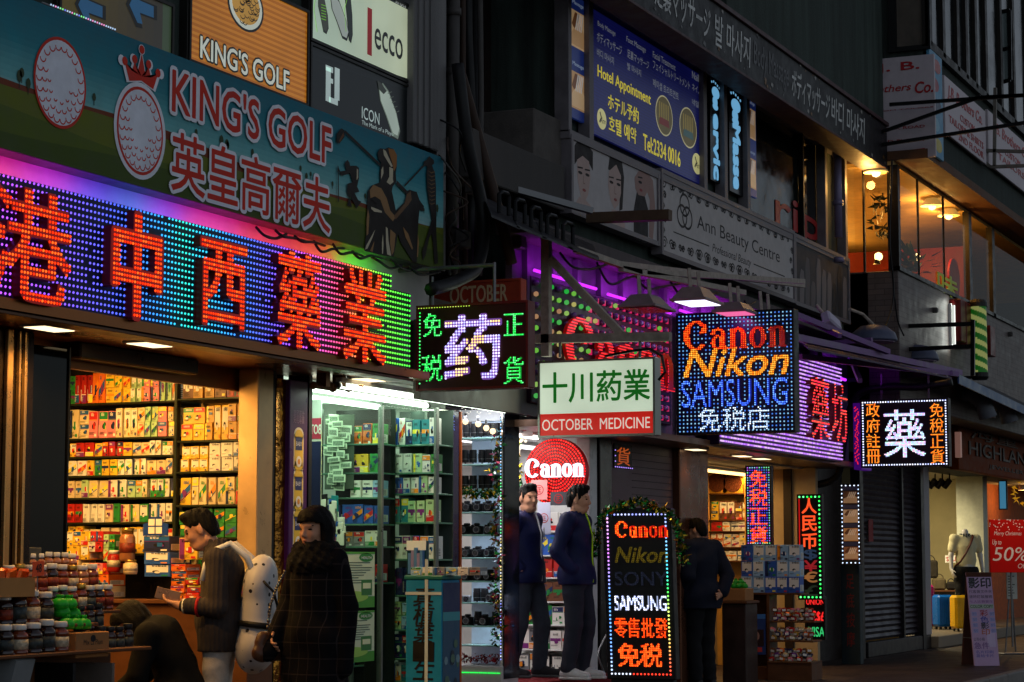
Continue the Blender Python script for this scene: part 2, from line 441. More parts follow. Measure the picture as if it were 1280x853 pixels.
g=MB();g.box(13.3,16.9,-.35,.05,2.665,2.70);g.build('shopfront_ceiling',offwhite,b1)
# interior of the warm medicine shop
warmwall=mat('warm_wall',(170,150,120),.7,vary=.15)
g=MB();g.box(BX0,13.3,2.6,2.7,0,3.2);g.build('back_wall',warmwall,b1)
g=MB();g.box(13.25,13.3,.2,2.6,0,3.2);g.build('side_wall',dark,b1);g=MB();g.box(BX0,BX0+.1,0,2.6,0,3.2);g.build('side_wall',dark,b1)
g=MB();g.box(BX0,13.25,.2,2.6,2.8,2.9);g.build('shop_ceiling',offwhite,b1)
g=MB();g.box(BX0,13.25,.0,2.6,.001,.02);g.build('shop_floor',mat('brown_tiles',(110,85,65),.3,vary=.2),b1)
g=MB();xx=X(96,.16);g.box(X(84,.1),X(250,.0),.02,.155,2.50,2.6,bev=.01);g.build('beam',mat('dark_bronze',(60,44,32),.35,.5),b1)
# front pillars at the photograph's edge: dark bronze with gilt strips
g=MB();g.box(8.9,X(31,0),-.05,.3,0,2.6,bev=.01);g.build('entrance_pillar',mat('bronze_dark',(38,28,22),.3,.5),b1)
g=MB()
for pa,pb in((5,12),(20,22),(27,30)):g.box(X(pa,-.07),X(pb,-.07),-.08,-.051,.0,2.59,bev=.004)
g.build('gilt_strip',mat('gilt',(196,150,92),.3,.8,vary=.2),b1)
# beige column, foil panel, poster column between the two shops
xc=lambda p:X(p,-.02)
g=MB();g.box(xc(322),xc(341),-.02,.14,0,2.6,bev=.008);g.build('beige_column',mat('beige_metal',(196,160,112),.35,.3,vary=.15),b1)
g=MB();g.box(xc(341.3),xc(345),-.01,.14,0,2.6);g.box(xc(384),xc(388),-.03,.14,0,2.6);g.build('frame',black,b1)
foil=mat('gold_foil',(210,140,45),.16,1,vary=.25,scale=9,bump=1.0,bscale=9)
g=MB();g.box(xc(345.3),xc(361),-.015,.1,0,2.55);g.build('gilt_panel',foil,b1)
# shop with the fluorescent tubes
coolwall=mat('cool_wall',(190,196,188),.6,vary=.12)
g=MB();g.box(13.3,16.95,1.75,1.85,0,2.9);g.build('back_wall',coolwall,b1)
g=MB();g.box(15.62,15.7,.05,1.75,0,2.6);g.build('side_wall',coolwall,b1)
g=MB();g.box(13.3,17.0,.05,1.75,2.62,2.66);g.build('shop_ceiling',white,b1)
g=MB();g.box(13.31,15.62,.05,1.75,0,.06);g.build('shop_floor',mat('grey_tiles',(120,120,118),.3),b1)
g=MB();g.box(X(516,-.3),17.0,-.36,-.3,2.5,3.1);g.box(BX1,17.2,-.30,.2,2.66,3.3);g.build('fascia',mat('grey_fascia',(100,94,86),.5,vary=.25),b1)
# ================================================================ building with the camera shop (middle)
B2X=26.45
b2=thing('commercial_building','dark concrete building with massage windows above the neon camera shops','building',(20,1,0))
XL=17.25
g=MB();g.box(XL,B2X,-.30,6,2.9,12);g.build('wall',conc,b2)
g=MB();g.box(XL+3.0,B2X,-.86,-.30,Z(960,50,-.9),12);g.build('upper_wall',conc,b2)
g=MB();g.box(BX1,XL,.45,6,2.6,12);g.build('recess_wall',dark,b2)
# narrow window and curtain boards in the recess
g=MB()
for pa,pb in((600,612),(634,638),(662,667)):g.box(X(pa,.4),X(pb,.4),.36,.45,4.9,9)
g.build('window_frame',mat('dark_frame',(40,30,28),.5),b2)
g=MB();g.box(X(612,.4),X(634,.4),.40,.44,5.0,9);g.box(X(638,.4),X(662,.4),.39,.44,5.0,9);g.build('window_board',mat('dark_red_brown',(58,32,26),.5,vary=.4,streak=True),b2)
# concrete parapet over the recess
ya=-.42;g=MB();zt=Z(700,206,ya)
g.box(X(590,ya),X(707,ya),ya,.44,Z(700,262,ya),zt,bev=.01);g.build('parapet',mat('parapet_grey',(78,74,72),.85,vary=.25,scale=2,bump=.2,streak=True),b2)
g=MB();g.box(X(668,-.36),X(707,-.36),-.36,.2,zt+.003,Z(700,150,-.36),bev=.01);g.build('ledge_block',mat('block_grey',(92,86,82),.85,vary=.3,bump=.2),b2)
# canopy slab above the ground-floor signs
g=MB();z0=Z(760,300,-.5)
g.box(X(640,-.45),B2X,-.62,-.3,Z(900,371,-.62),Z(900,358,-.62),bev=.006);g.build('ledge',mat('ledge_grey',(92,84,84),.8,vary=.3,streak=True),b2)
purplewall=mat('mauve_panels',(110,92,116),.7,vary=.25,scale=3,streak=True)
g=MB();g.box(XL-1.1,B2X,-.34,-.28,2.5,Z(900,371,-.62));g.build('fascia',purplewall,b2)
g=MB()
x=XL-.9
while x<B2X-.3:g.box(x,x+.08,-.39,-.34,2.9,Z(900,373,-.62));x+=.55
g.build('fascia_batten',purplewall,b2)
# ground floor
g=MB();g.box(16.95,B2X,-.5,.1,2.44,2.5);g.build('soffit',mat('brown_soffit',(110,80,60),.35,.4,vary=.3),b2)
g=MB();g.box(16.0,19.2,-.12,3,0,.25,bev=.006);g.build('step',mat('red_carpet',(120,18,24),.9,vary=.2,bump=.3),b2)
g=MB();g.box(15.7,20.6,2.4,2.5,0,2.6);g.build('back_wall',white,b2)
g=MB();g.box(20.62,20.7,.05,2.5,0,2.6);g.build('side_wall',offwhite,b2)
g=MB();g.box(17.0,20.7,.1,2.5,2.5,2.6);g.build('shop_ceiling',white,b2)
g=MB();g.box(X(735,0),X(744,0),-.02,.12,.25,2.45,bev=.006);g.build('white_column',mat('white_laminate',(215,212,210),.3),b2)
g=MB();g.box(X(745.5,0),X(760,0),-.04,.12,0,2.45,bev=.006);g.build('dark_column',mat('smoked_chrome',(50,46,46),.2,.8),b2)
g=MB();g.box(X(760.5,0),X(846,0),0,.1,0,2.45);g.build('shutter_wall',mat('mauve_board',(104,82,86),.5,vary=.12,scale=2,bump=.1),b2)
g=MB()
for k in range(34):
 z=.1+k*.068;g.box(X(790,0),X(845,0),-.006,0,z,z+.004)
g.build('shutter_groove',mat('mauve_dark',(60,46,50),.6),b2)
g=MB();g.box(X(846.5,-.05),X(872,-.05),-.08,.12,0,2.45,bev=.01);g.box(X(873,-.03),X(884,-.03),-.04,.12,0,2.45,bev=.006);g.build('bronze_pillar',mat('bronze_pillar',(104,66,46),.3,.6,vary=.2),b2)
SX=25.6
g=MB();g.box(SX+.35,SX+.45,-.05,2.4,0,2.5);g.build('side_wall',warmwall,b2);g=MB();g.box(21.8,21.9,.12,2.4,0,2.5);g.build('side_wall',warmwall,b2)
g=MB();g.box(21.8,SX+.4,2.3,2.4,0,2.5);g.build('back_wall',warmwall,b2)
g=MB();g.box(21.8,SX+.4,.1,2.4,2.42,2.5);g.build('shop_ceiling',offwhite,b2)
# ================================================================ building with the restaurant (right)
CX=26.5
b3=thing('commercial_building','building with amber restaurant windows and tailor signs above the luggage shop','building',(32,1,0))
FYW=-1.0
tile=mat('pale_tiles',(100,90,88),.5,vary=.15)
def tile_mat():
 m=tile;n=m.node_tree.nodes;L=m.node_tree.links
 tc=n.new('ShaderNodeTexCoord');sp=n.new('ShaderNodeSeparateXYZ');ad=n.new('ShaderNodeMath');cb=n.new('ShaderNodeCombineXYZ');br=n.new('ShaderNodeTexBrick')
 L.new(tc.outputs['Object'],sp.inputs[0]);L.new(sp.outputs[0],ad.inputs[0]);L.new(sp.outputs[1],ad.inputs[1]);L.new(ad.outputs[0],cb.inputs[0]);L.new(sp.outputs[2],cb.inputs[1])
 br.inputs['Scale'].default_value=1;br.inputs['Brick Width'].default_value=.24;br.inputs['Row Height'].default_value=.07;br.inputs['Mortar Size'].default_value=.004
 br.inputs['Color1'].default_value=lin((104,92,89));br.inputs['Color2'].default_value=lin((92,82,80));br.inputs['Mortar'].default_value=lin((70,62,60))
 L.new(cb.outputs[0],br.inputs[0]);mx=[x for x in n if x.bl_idname=='ShaderNodeMix'][0];L.new(br.outputs[0],mx.inputs[6])
tile_mat()
zs=Z(1127,340,FYW)
zw=Z(1127,205,FYW)
zb=3.25
g=MB();g.box(CX,60,FYW,-.6,zb,zs,bev=.01);g.box(CX,CX+.3,-.6,2.5,zb,zs);g.build('tiled_wall',tile,b3)
g=MB();g.box(CX,60,-.6,3,zb+.05,zs-.02);g.build('restaurant_floor',mat('wood_floor',(120,80,50),.5),b3)
g=MB();g.box(CX-.0,60,-1.40,4,zw,zw+.12);g.build('overhang',mat('brown_overhang',(96,66,48),.7,vary=.25),b3)
g=MB();g.box(CX+.05,60,-1.36,6,zw+.12,14);g.build('wall',mat('green_grey_render',(54,62,58),.85,vary=.55,streak=True,bump=.2),b3)
amber=mat('amber_wall',(206,164,96),.7,vary=.15,scale=2)
g=MB();g.box(CX+.1,42,1.9,2.0,zs,zw);g.build('restaurant_wall',amber,b3)
g=MB();g.box(CX+.02,42,FYW+.04,1.9,zw-.05,zw-.003);g.build('restaurant_ceiling',mat('amber_ceiling',(206,172,112),.7),b3)
g=MB();g.box(31.6,31.7,-.75,1.9,zs,zw-.4);g.build('red_partition',mat('red_panel',(104,24,10),.5),b3)
g=MB()
for pa in(1109.5,1127):pass
g.box(CX-.02,CX+.09,FYW-.02,FYW+.12,zs,zw-.06)
for p in(1217,1246):g.box(X(p,FYW)-.09,X(p,FYW)+.09,FYW-.03,FYW+.06,zs,zw-.06)
p=PX(1082,400,CX);g.box(CX-.02,CX+.03,p.y-.012,p.y+.012,zs,zw-.06)
g.box(CX-.02,60,FYW-.03,FYW+.05,zs-.0,zs+.05)
g.build('window_frame',mat('window_black',(30,26,24),.4,.4),b3)
for pa in(1154,1186):g=MB();g.box(X(pa,FYW)-.008,X(pa,FYW)+.008,FYW-.01,FYW+.02,zs+.05,zw-.06);g.build('glazing_bar',blackm,b3)
g=MB();g.quad((CX+.1,FYW,zs+.05),(42,FYW,zs+.05),(42,FYW,zw-.06),(CX+.1,FYW,zw-.06));g.quad((CX,FYW+.12,zs+.05),(CX,-.45,zs+.05),(CX,-.45,zw-.06),(CX,FYW+.12,zw-.06))
g.build('window_glass',glassmat('window_pane',(250,240,220),.03),b3)
# storey above: ribbon windows
zu=Z(1170,62,-1.43)
ga=MB();gf=MB();fx=FX(CX+.05)
gp=glassmat('dim_glass',(110,120,118),.12)
fy=FY(-1.40)
wx0=X(1172,-1.40)
gf.fbox(fy,CX+.05,60,zu-.05,zu+.06,-.03,.03)
dw=mat('dim_room',(44,48,47),.8,vary=.5,scale=1.5)
ga.quad((CX+.2,-1.385,zu),(58,-1.385,zu),(58,-1.385,zu+2.2),(CX+.2,-1.385,zu+2.2))
for px in(1172,1189,1207,1218,1230,1243,1262,1278,1296):
 x=X(px,-1.40);gf.fbox(fy,x-.07,x+.07,zu,zu+2.3,-.03,.03)
gf.fbox(fy,CX+.05,60,zu+2.2,zu+2.3,-.03,.03)
gf.fbox(fx,1.36,1.44,zu-.05,zu+2.3,-.03,.05)
gf.build('window_frame',mat('bronze_frame',(38,33,30),.5,.3),b3)
ga.build('window_pane',mat('dusk_pane',(22,27,28),.12,vary=.5,scale=2,spec=.25),b3)
gl=MB()
a0,b0=fx.at(1122,60);a1,b1=fx.at(1157,0)
gl.fbox(fx,a0,a1,b0,b0+2.2,.0,.02);gl.build('window_board',mat('beige_blind',(92,84,76),.7,vary=.25),b3)
gl=MB();gl.fbox(fx,a0-.1,a0,b0-.06,b0+2.2,.0,.05);gl.fbox(fx,a1,a1+.06,b0-.06,b0+2.2,.0,.05);gl.fbox(fx,a0,a1,b0-.06,b0,.0,.05);gl.build('window_frame',black,b3)
# ground floor of the right building: shutter, dark doorway, luggage shop
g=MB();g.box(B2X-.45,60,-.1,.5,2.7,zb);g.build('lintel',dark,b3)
ds=mat('dark_shutter',(52,44,52),.4,.5,vary=.25,scale=3)
g=MB();xs0,xs1=X(1075,.05),X(1149,.05)
z=.22
while z<2.7:
 g.add([(xs0,.06,z),(xs1,.06,z),(xs1,.035,z+.035),(xs0,.035,z+.035),(xs0,.06,z+.075),(xs1,.06,z+.075)],[(0,1,2,3),(3,2,5,4)]);z+=.078
g.build('roller_shutter',ds,b3)
g=MB();g.box(X(1072,0),X(1076,0),-.03,.1,.0,2.7);xm=X(1128,0);g.box(xm-.04,xm+.04,.0,.08,.2,2.7);g.box(xs0,X(1158,0),-.03,.1,0,.2,bev=.01);g.box(X(1147.5,0),X(1151,0),-.04,.1,0,2.7);g.build('shutter_frame',mat('dark_frame_metal',(40,36,38),.4,.4),b3)
g=MB();g.box(X(1151.4,0),X(1158,0),-.04,.3,.2,2.7,bev=.006);g.build('white_pillar',mat('pale_pillar',(150,146,150),.5),b3)
g=MB();g.box(25.9,X(1075,0),.25,.35,0,2.7);g.build('doorway_wall',mat('doorway_dark',(36,26,24),.5,vary=.3),b3)
LX=40.0
beige=mat('beige_plaster',(186,172,128),.8,vary=.15,scale=1.5)
g=MB();g.box(X(1158,0),LX+6,-.14,3.2,0,.17,bev=.01);g.build('step',mat('step_stone',(120,108,92),.6,vary=.25),b3)
g=MB();g.box(31.8,38.4,3.1,3.2,.17,3);g.box(38.2,38.3,.55,3.1,.17,3);g.build('shop_wall',beige,b3)
g=MB();g.box(31.7,31.78,.3,3.2,.17,3);g.build('side_wall',beige,b3)
g=MB();g.box(31.7,60,.1,3.2,2.72,2.8);g.build('shop_ceiling',mat('shop_ceiling_beige',(180,172,150),.8),b3)
px0=X(1228,.1);g=MB();g.box(px0,px0+.35,.1,.55,.17,2.72);g.build('white_pillar',mat('cream_pillar',(190,190,170),.7),b3)
g=MB();g.box(px0-.9,px0-.7,.5,3.1,.17,2.72);
g=MB();g.box(40.2,60,.9,1.0,0,3);g.build('brick_wall',mat('orange_brick',(150,84,50),.8,vary=.4,scale=12),b3)
g=MB();g.box(60,110,-.6,6,0,16)
o=g.build('commercial_building',dark);tag(o,'dark continuation of the house row beyond the shops','building')
# ================================================================ upper signs
def rgb(*c):return lin(c)
prt=colmat('printed_sheet',.45,vary=.08)
prt_matt=colmat('printed_vinyl',.7,vary=.14)
def backlit(name,es):
 """translucent print lit from behind: colour attribute drives what it gives off"""
 if name in MATS:return MATS[name]
 m=bpy.data.materials.new(name);m.use_nodes=True;MATS[name]=m
 n=m.node_tree.nodes;L=m.node_tree.links;b=n['Principled BSDF'];b.inputs['Roughness'].default_value=.35
 a=n.new('ShaderNodeAttribute');a.attribute_name='Col'
 tc=n.new('ShaderNodeTexCoord');t=n.new('ShaderNodeTexNoise');t.inputs['Scale'].default_value=1.6;L.new(tc.outputs['Object'],t.inputs[0])
 mr=n.new('ShaderNodeMapRange');mr.inputs[1].default_value=.3;mr.inputs[2].default_value=.7;mr.inputs[3].default_value=es*.75;mr.inputs[4].default_value=es*1.15
 L.new(t.outputs[0],mr.inputs[0]);L.new(mr.outputs[0],b.inputs['Emission Strength'])
 L.new(a.outputs[0],b.inputs['Emission Color']);L.new(a.outputs[0],b.inputs['Base Color'])
 return m
WHT=rgb(240,240,248);RED=rgb(212,44,22);INK=rgb(14,16,16)
# ---------------- golf billboard
YG=-.45;f=FY(YG);gx0,gx1=8.2,X(553,YG);gz0,gz1=Z(553,338,YG),Z(553,194,YG)-.02
root=thing('billboard','long teal golf shop billboard with white golf balls, red lettering and golfers','billboard',((gx0+gx1)/2,YG,gz0))
g=MB();g.fbox(f,gx0,gx1,gz0,gz1,-.15,-.006,bev=.008);g.build('housing',mat('billboard_frame',(60,60,62),.5,.4),root)
g=MB();H=gz1-gz0
stops=[(0,(96,120,22)),(.32,(110,112,20)),(.36,(150,190,190)),(.55,(70,160,165)),(1,(24,118,138))]
NX,NZ=60,36
for j in range(18):
 t0,t1=j/18,(j+1)/18
 z0,z1=gz0+H*(.3+.7*t0),gz0+H*(.3+.7*t1)
 c=mixc([(0,(170,205,200)),(.25,(110,180,182)),(.6,(40,132,146)),(1,(22,108,128))],(t0+t1)/2)
 g.quad(f.pt(gx0,z0,0),f.pt(gx1,z0,0),f.pt(gx1,z1,0),f.pt(gx0,z1,0),0,c)
def hill(base,amp,ph,c,cc,x0=gx0,x1=gx1,n=60):
 pts=[(x0,gz0)]+[(x1,gz0)]
 top=[(x0+(x1-x0)*i/n,gz0+H*(base+amp*math.sin(ph+5.5*i/n)+amp*.4*math.sin(ph*2+17*i/n)))for i in range(n+1)]
 for(a,b),(a2,b2)in zip(top,top[1:]):g.quad(f.pt(a,gz0,cc),f.pt(a2,gz0,cc),f.pt(a2,b2,cc),f.pt(a,b,cc),0,c)
hill(.40,.05,.4,rgb(120,52,22),.0012);hill(.37,.05,.9,rgb(104,112,26),.002);hill(.27,.05,2.6,rgb(84,100,20),.0028);hill(.16,.04,4.1,rgb(66,84,16),.0036)
for k in range(26):
 a=gx0+.7+rnd.random()*(gx1-gx0-.8);b=gz0+H*(.38+.08*rnd.random());s=.02+.03*rnd.random()
 g.stroke(f,[(a,b),(a,b+s)],.006,.0046,0,rgb(44,40,26));g.disc(f,a,b+s*1.4,s*.5,s*.7,.005,0,8,rgb(50,66,34))
g.build('scenery_print',prt_matt,root)
# golf balls
def golf_ball(px,py,rx_px,ry_px,c,crown,halo):
 a,b=f.at(px,py);ra=abs(f.at(px+rx_px,py)[0]-f.at(px-rx_px,py)[0])/2;rb=abs(f.at(px,py-ry_px)[1]-b)
 g=MB()
 if halo:g.disc(f,a,b,ra*1.12,rb*1.1,c,0,40,WHT)
 g.disc(f,a,b,ra,rb,c+.0008,0,40,RED);g.disc(f,a,b,ra*.93,rb*.93,c+.0016,0,40,rgb(236,238,248))
 for ring_r,n,rr in((.80,22,.085),(.60,17,.07),(.42,11,.05)):
  for k in range(n):
   t=2*math.pi*(k+.5*(ring_r<.7))/n
   if .3<(t+.2)%(2*math.pi)<2.7 and ring_r<.7:continue
   if .7<t<2.6 and not(ring_r>.7):continue
   x,y=a+ra*ring_r*math.cos(t),b+rb*ring_r*math.sin(t)
   g.ring(f,x,y,ra*rr*1.4,rb*rr*1.3,ra*.032,c+.0024,0,8,math.pi*1.0,math.pi*2.0,RED)
 if crown:
  def q(u,v):return(a+ra*u,b+rb*v)
  for dc,k,cc in((0,1.0,WHT),(.0016,.84,RED)):
   P=[(-.62,1.0),(-.86,1.46),(-.5,1.3),(-.36,1.56),(-.2,1.32),(0,1.86),(.2,1.32),(.36,1.56),(.5,1.3),(.86,1.46),(.62,1.0),(0,1.12)]
   P=[(u*k,1.3+(v-1.3)*k)for u,v in P]
# fan from the middle so that the outline stays crisp
   m0=(0,1.25)
   for(u0,v0),(u1,v1)in zip(P,P[1:]+P[:1]):g.add([f.pt(*q(*m0),c+.001+dc),f.pt(*q(u1,v1),c+.001+dc),f.pt(*q(u0,v0),c+.001+dc)],[(0,1,2)],0,cc)
   for u,v in((-.86,1.46),(-.36,1.58),(0,1.86),(.36,1.58),(.86,1.46)):g.disc(f,*q(u*k,v),ra*.14*k,rb*.12*k,c+.0012+dc,0,10,cc)
 g.build('golf_ball_print',prt_matt,root)
golf_ball(74,104,33,57,.007,False,False)
golf_ball(174,164,29,55,.007,True,True)
f.px=None
g=MB()
for txt,ll,ur in(("KING'S GOLF",(213,139),(412,160)),("英皇高爾夫",(212,236),(411,222))):
 a0,b0=f.at(*ll);a1,b1=f.at(*ur)
 bt={"KING'S GOLF":(f.at(213,139)[1],f.at(213,85)[1]),"英皇高爾夫":(f.at(213,237)[1],f.at(213,163)[1])}[txt]
 g.outlined(f,txt,a0,a1,bt[0],bt[1],.0100,.024,.012 if txt[0]!='K' else .02,RED,WHT)
g.build('lettering',prt_matt,root)
# golfers (print)
g=MB();BR=rgb(26,18,14);TAN=rgb(150,112,70);CRM=rgb(200,188,160)
def pp(pts,c,col):g.poly(f,[f.at(*p)for p in pts],c,None,0,col)
def cc_(*pts):return[(410+x/4.487,150+y/4.487)for x,y in pts]
pp(cc_((270,185),(285,160),(310,165),(330,155),(360,165),(378,200),(378,260),(372,300),(375,345),(355,375),(350,400),(365,470),(372,510),(430,455),(432,400),(450,392),(470,400),(490,405),(505,450),(530,485),(528,515),(505,505),(500,560),(495,650),(500,700),(490,800),(470,800),(400,690),(385,640),(360,770),(290,760),(195,735),(205,640),(210,520),(215,400),(235,370),(285,350),(283,300),(290,240),(275,220)),.0120,BR)
for k,(P_,c_)in enumerate(((((330,160),(362,168),(378,200),(376,260),(362,290),(352,240),(335,190)),rgb(150,96,40)),(((300,165),(315,175),(355,262),(345,265),(305,200)),CRM),(((335,265),(357,275),(355,330),(358,350),(340,365),(320,350),(335,320)),CRM),(((290,280),(300,262),(302,300),(288,335)),CRM),(((225,395),(245,365),(290,385),(320,440),(340,510),(370,545),(355,570),(310,520),(285,450),(255,430),(228,440)),TAN),(((432,420),(455,400),(460,450),(440,480),(370,560),(360,540),(420,470)),rgb(110,78,50)),(((315,600),(325,610),(330,680),(345,765),(322,755),(316,690)),CRM),(((340,615),(370,640),(360,740),(348,760),(338,690)),TAN),(((205,705),(255,615),(240,660),(212,722),(198,728)),CRM),(((232,488),(262,500),(292,512),(292,522),(250,516),(232,500)),CRM),(((206,560),(214,500),(222,540),(216,640),(206,650)),TAN),(((225,735),(250,680),(240,742)),TAN),(((292,690),(298,640),(301,700),(298,752),(293,752)),CRM),(((410,600),(440,640),(466,720),(462,730),(425,660)),TAN),(((494,640),(500,690),(494,770),(488,770)),TAN),(((230,445),(256,440),(280,470),(262,474)),BR))):pp(cc_(*P_),.0126+k*.0002,c_)
pp(cc_((530,235),(545,225),(560,205),(585,225),(588,245),(575,255),(592,300),(598,380),(598,470),(600,560),(600,640),(610,805),(590,810),(582,700),(575,640),(560,660),(540,760),(525,790),(520,740),(545,660),(575,560),(562,480),(548,390),(545,300),(550,260),(530,258)),.0122,BR)
for k in range(9):y=285+k*22;pp(cc_((550,y),(572,y+10),(590,y+4),(592,y+9),(572,y+17)),.0130,rgb(104,80,52))
pp(cc_((85,245),(100,225),(112,240),(115,258),(150,258),(165,270),(165,330),(155,375),(168,405),(140,410),(160,450),(178,460),(150,500),(145,480),(115,430),(125,490),(98,480),(110,440),(98,400),(100,360),(130,350),(115,300),(70,315),(45,280),(45,255),(60,290),(95,285)),.0124,BR)
pp(cc_((152,275),(160,280),(160,325),(152,340)),.0130,CRM)
pp(cc_((40,80),(65,48),(85,60),(85,95),(55,135),(40,125)),.0124,BR);pp(cc_((52,118),(78,70),(80,92),(58,126)),.0128,rgb(110,66,34))
for A_,B_,w_ in(((85,65),(285,255),.02),((375,350),(432,408),.03),((420,372),(540,245),.014),((47,260),(50,460),.012)):q0,q1=cc_(A_,B_);g.stroke(f,[f.at(*q0),f.at(*q1)],w_,.0136,0,BR)
g.build('golfers_print',prt_matt,root)
# ---------------- backlit posters above the billboard
def lightposter(label,pxl,pxr,pt_l,pb_l,y,name='lightbox',es=.6,bodycol=None,group=None):
 f=FY(y);a0,a1=X(pxl,y),X(pxr,y);b0,b1=f.at(pxl,pb_l)[1],f.at(pxl,pt_l)[1]
 r=thing(name,label,'sign',((a0+a1)/2,y,b0),group)
 g=MB();g.fbox(f,a0,a1,b0,b1,-.09,-.004,bev=.006);fw=.02
 for q in((a0,a0+fw,b0,b1),(a1-fw,a1,b0,b1),(a0+fw,a1-fw,b0,b0+fw),(a0+fw,a1-fw,b1-fw,b1)):g.fbox(f,*q,-.003,.012)
 g.build('housing',mat('lightbox_frame',(50,48,46),.4,.5),r)
 return f,r,a0+fw,a1-fw,b0+fw,b1-fw
bl=backlit('backlit_print',.36)
f,r,a0,a1,b0,b1=lightposter('orange backlit poster with pale golf shop lettering and half a ball',227,380,-60,74,-.36)
g=MB();n=34
for k in range(n):
 z0,z1=b0+(b1-b0)*k/n,b0+(b1-b0)*(k+1)/n
 g.quad(f.pt(a0,z0,0),f.pt(a1,z0,0),f.pt(a1,z1,0),f.pt(a0,z1,0),0,rgb(222,140,42)if k%2 else rgb(196,112,24))
q=lambda p:f.at(*p)
A0,B0=q((250,72));A1,B1=q((361,84));B1=q((250,44))[1]
g.outlined(f,"KING'S GOLF",A0,A1,B0,B1,.0015,.012,.02,rgb(235,240,225),INK)
a,b=q((307,8));ra=(X(330,-.36)-X(286,-.36))/2;rb=q((307,-22))[1]-q((307,8))[1]
g.disc(f,a,b,ra*1.05,rb*1.05,.0015,0,32,INK);g.disc(f,a,b,ra*.95,rb*.95,.0025,0,32,rgb(226,232,215));g.disc(f,a,b+rb*.05,ra*.80,rb*.80,.0032,0,32,rgb(214,160,70))
for k in range(40):
 t=rnd.uniform(0,6.28);s=rnd.uniform(.2,.72);g.ring(f,a+ra*s*math.cos(t),b+rb*s*math.sin(t),ra*.14,rb*.13,ra*.03,.004,0,8,math.pi,2*math.pi,INK)
g.build('poster_print',bl,r)
f,r,a0,a1,b0,b1=lightposter('white backlit shoe poster with red bar and dark brand name',382,513,-60,48,-.36)
g=MB();q=lambda p:f.at(*p)
zz=q((383,48))[1]
for k in range(12):
 s0,s1=a0+(a1-a0)*k/12,a0+(a1-a0)*(k+1)/12
 g.quad(f.pt(s0,b0,0),f.pt(s1,b0,0),f.pt(s1,b1,0),f.pt(s0,b1,0),0,mixc([(0,(208,232,208)),(1,(228,238,200))],k/11))
zt=q((513,14))[1];g.quad(f.pt(a0,zt,.001),f.pt(a1,zt,.001),f.pt(a1,b1,.001),f.pt(a0,b1,.001),0,rgb(24,28,28))
A0,B0=q((468,60));A1,B1=q((503,62));g.text(f,'ecco',A0,A1,B0,q((468,34))[1],.002,0,0,.012,0,INK)
A0,B0=q((459,68));A1,_=q((464.5,68));g.fbox(f,A0,A1,B0,q((459,9))[1],.0,.002,0,col=rgb(150,14,20))
A0,B0=q((494,7));A1,B1=q((507,2));g.text(f,'stripes',A0,A1,B0,B1,.002,0,0,0,0,rgb(200,205,200))
def shoe(px,py,w,h,col,sole,lean):
 P=[(-.5,.6),(-.2,.75),(.1,.5),(.42,-.2),(.5,-.75),(.3,-1),(.0,-.9),(-.25,-.3),(-.5,.2)]
 for sc,dc,c in((1.12,.002,sole),(1.0,.0028,col)):
  PP=[f.at(px+(u*sc+lean*v)*w,py-v*h*sc)for u,v in P]
  m=f.at(px,py)
  for p0,p1 in zip(PP,PP[1:]+PP[:1]):g.add([f.pt(*m,dc),f.pt(*p0,dc),f.pt(*p1,dc)],[(0,1,2)],0,c)
shoe(404,14,12,26,rgb(70,74,66),rgb(40,44,40),0.02);shoe(424,18,16,30,rgb(190,200,190),INK,-.25);shoe(436,10,9,40,rgb(36,42,40),INK,.05)
for k in range(6):g.stroke(f,[f.at(401,6+3.5*k),f.at(407,8+3.5*k)],.006,.004,0,rgb(130,210,60))
for k in range(2):g.stroke(f,[f.at(394+40*k,-4),f.at(392+38*k,12),f.at(396+36*k,40)],.006,.004,0,rgb(150,220,80))
g.build('poster_print',bl,r)
f,r,a0,a1,b0,b1=lightposter('black backlit golf shoe poster with white monogram and shoe',382,513,50,152,-.36)
g=MB();q=lambda p:f.at(*p)
g.quad(f.pt(a0,b0,0),f.pt(a1,b0,0),f.pt(a1,b1,0),f.pt(a0,b1,0),0,rgb(5,9,11))
for k in range(3):g.stroke(f,[q((384,58+7*k)),q((511,100+6.6*k))],.012,.001,0,rgb(14,19,21))
W2=rgb(205,225,220)
def bar(x0,y0,x1,y1):
 A0,B0=q((x0,y1));A1,_=q((x1,y1));_,B1=q((x0,y0));g.fbox(f,A0,A1,B0,B1,.0,.002,0,col=W2)
bar(407,83,413,126);bar(407,81,416,88);bar(413,98,416,104);bar(418,84,424,124);bar(411,121,422,128)
A0,B0=q((452,148));A1,_=q((474,148));g.text(f,'ICON',A0,A1,B0,q((452,133))[1],.002,0,0,0,0,W2)
A0,B0=q((452,157));A1,_=q((493,157));g.text(f,'The Mark of a Player',A0,A1,B0-.0,q((452,150))[1],.002,0,0,0,0,W2)
shoe(486,134,18,36,rgb(190,206,190),rgb(120,134,120),-.28)
pp2=[q(p)for p in((471,101),(476,104),(483,114),(479,118),(473,112))];g.poly(f,pp2,.004,None,0,rgb(50,54,48))
for k in range(5):g.stroke(f,[q((484+k*2.5,117+k*6)),q((489+k*2.3,115+k*6))],.006,.0045,0,rgb(90,98,88))
g.build('poster_print',bl,r)
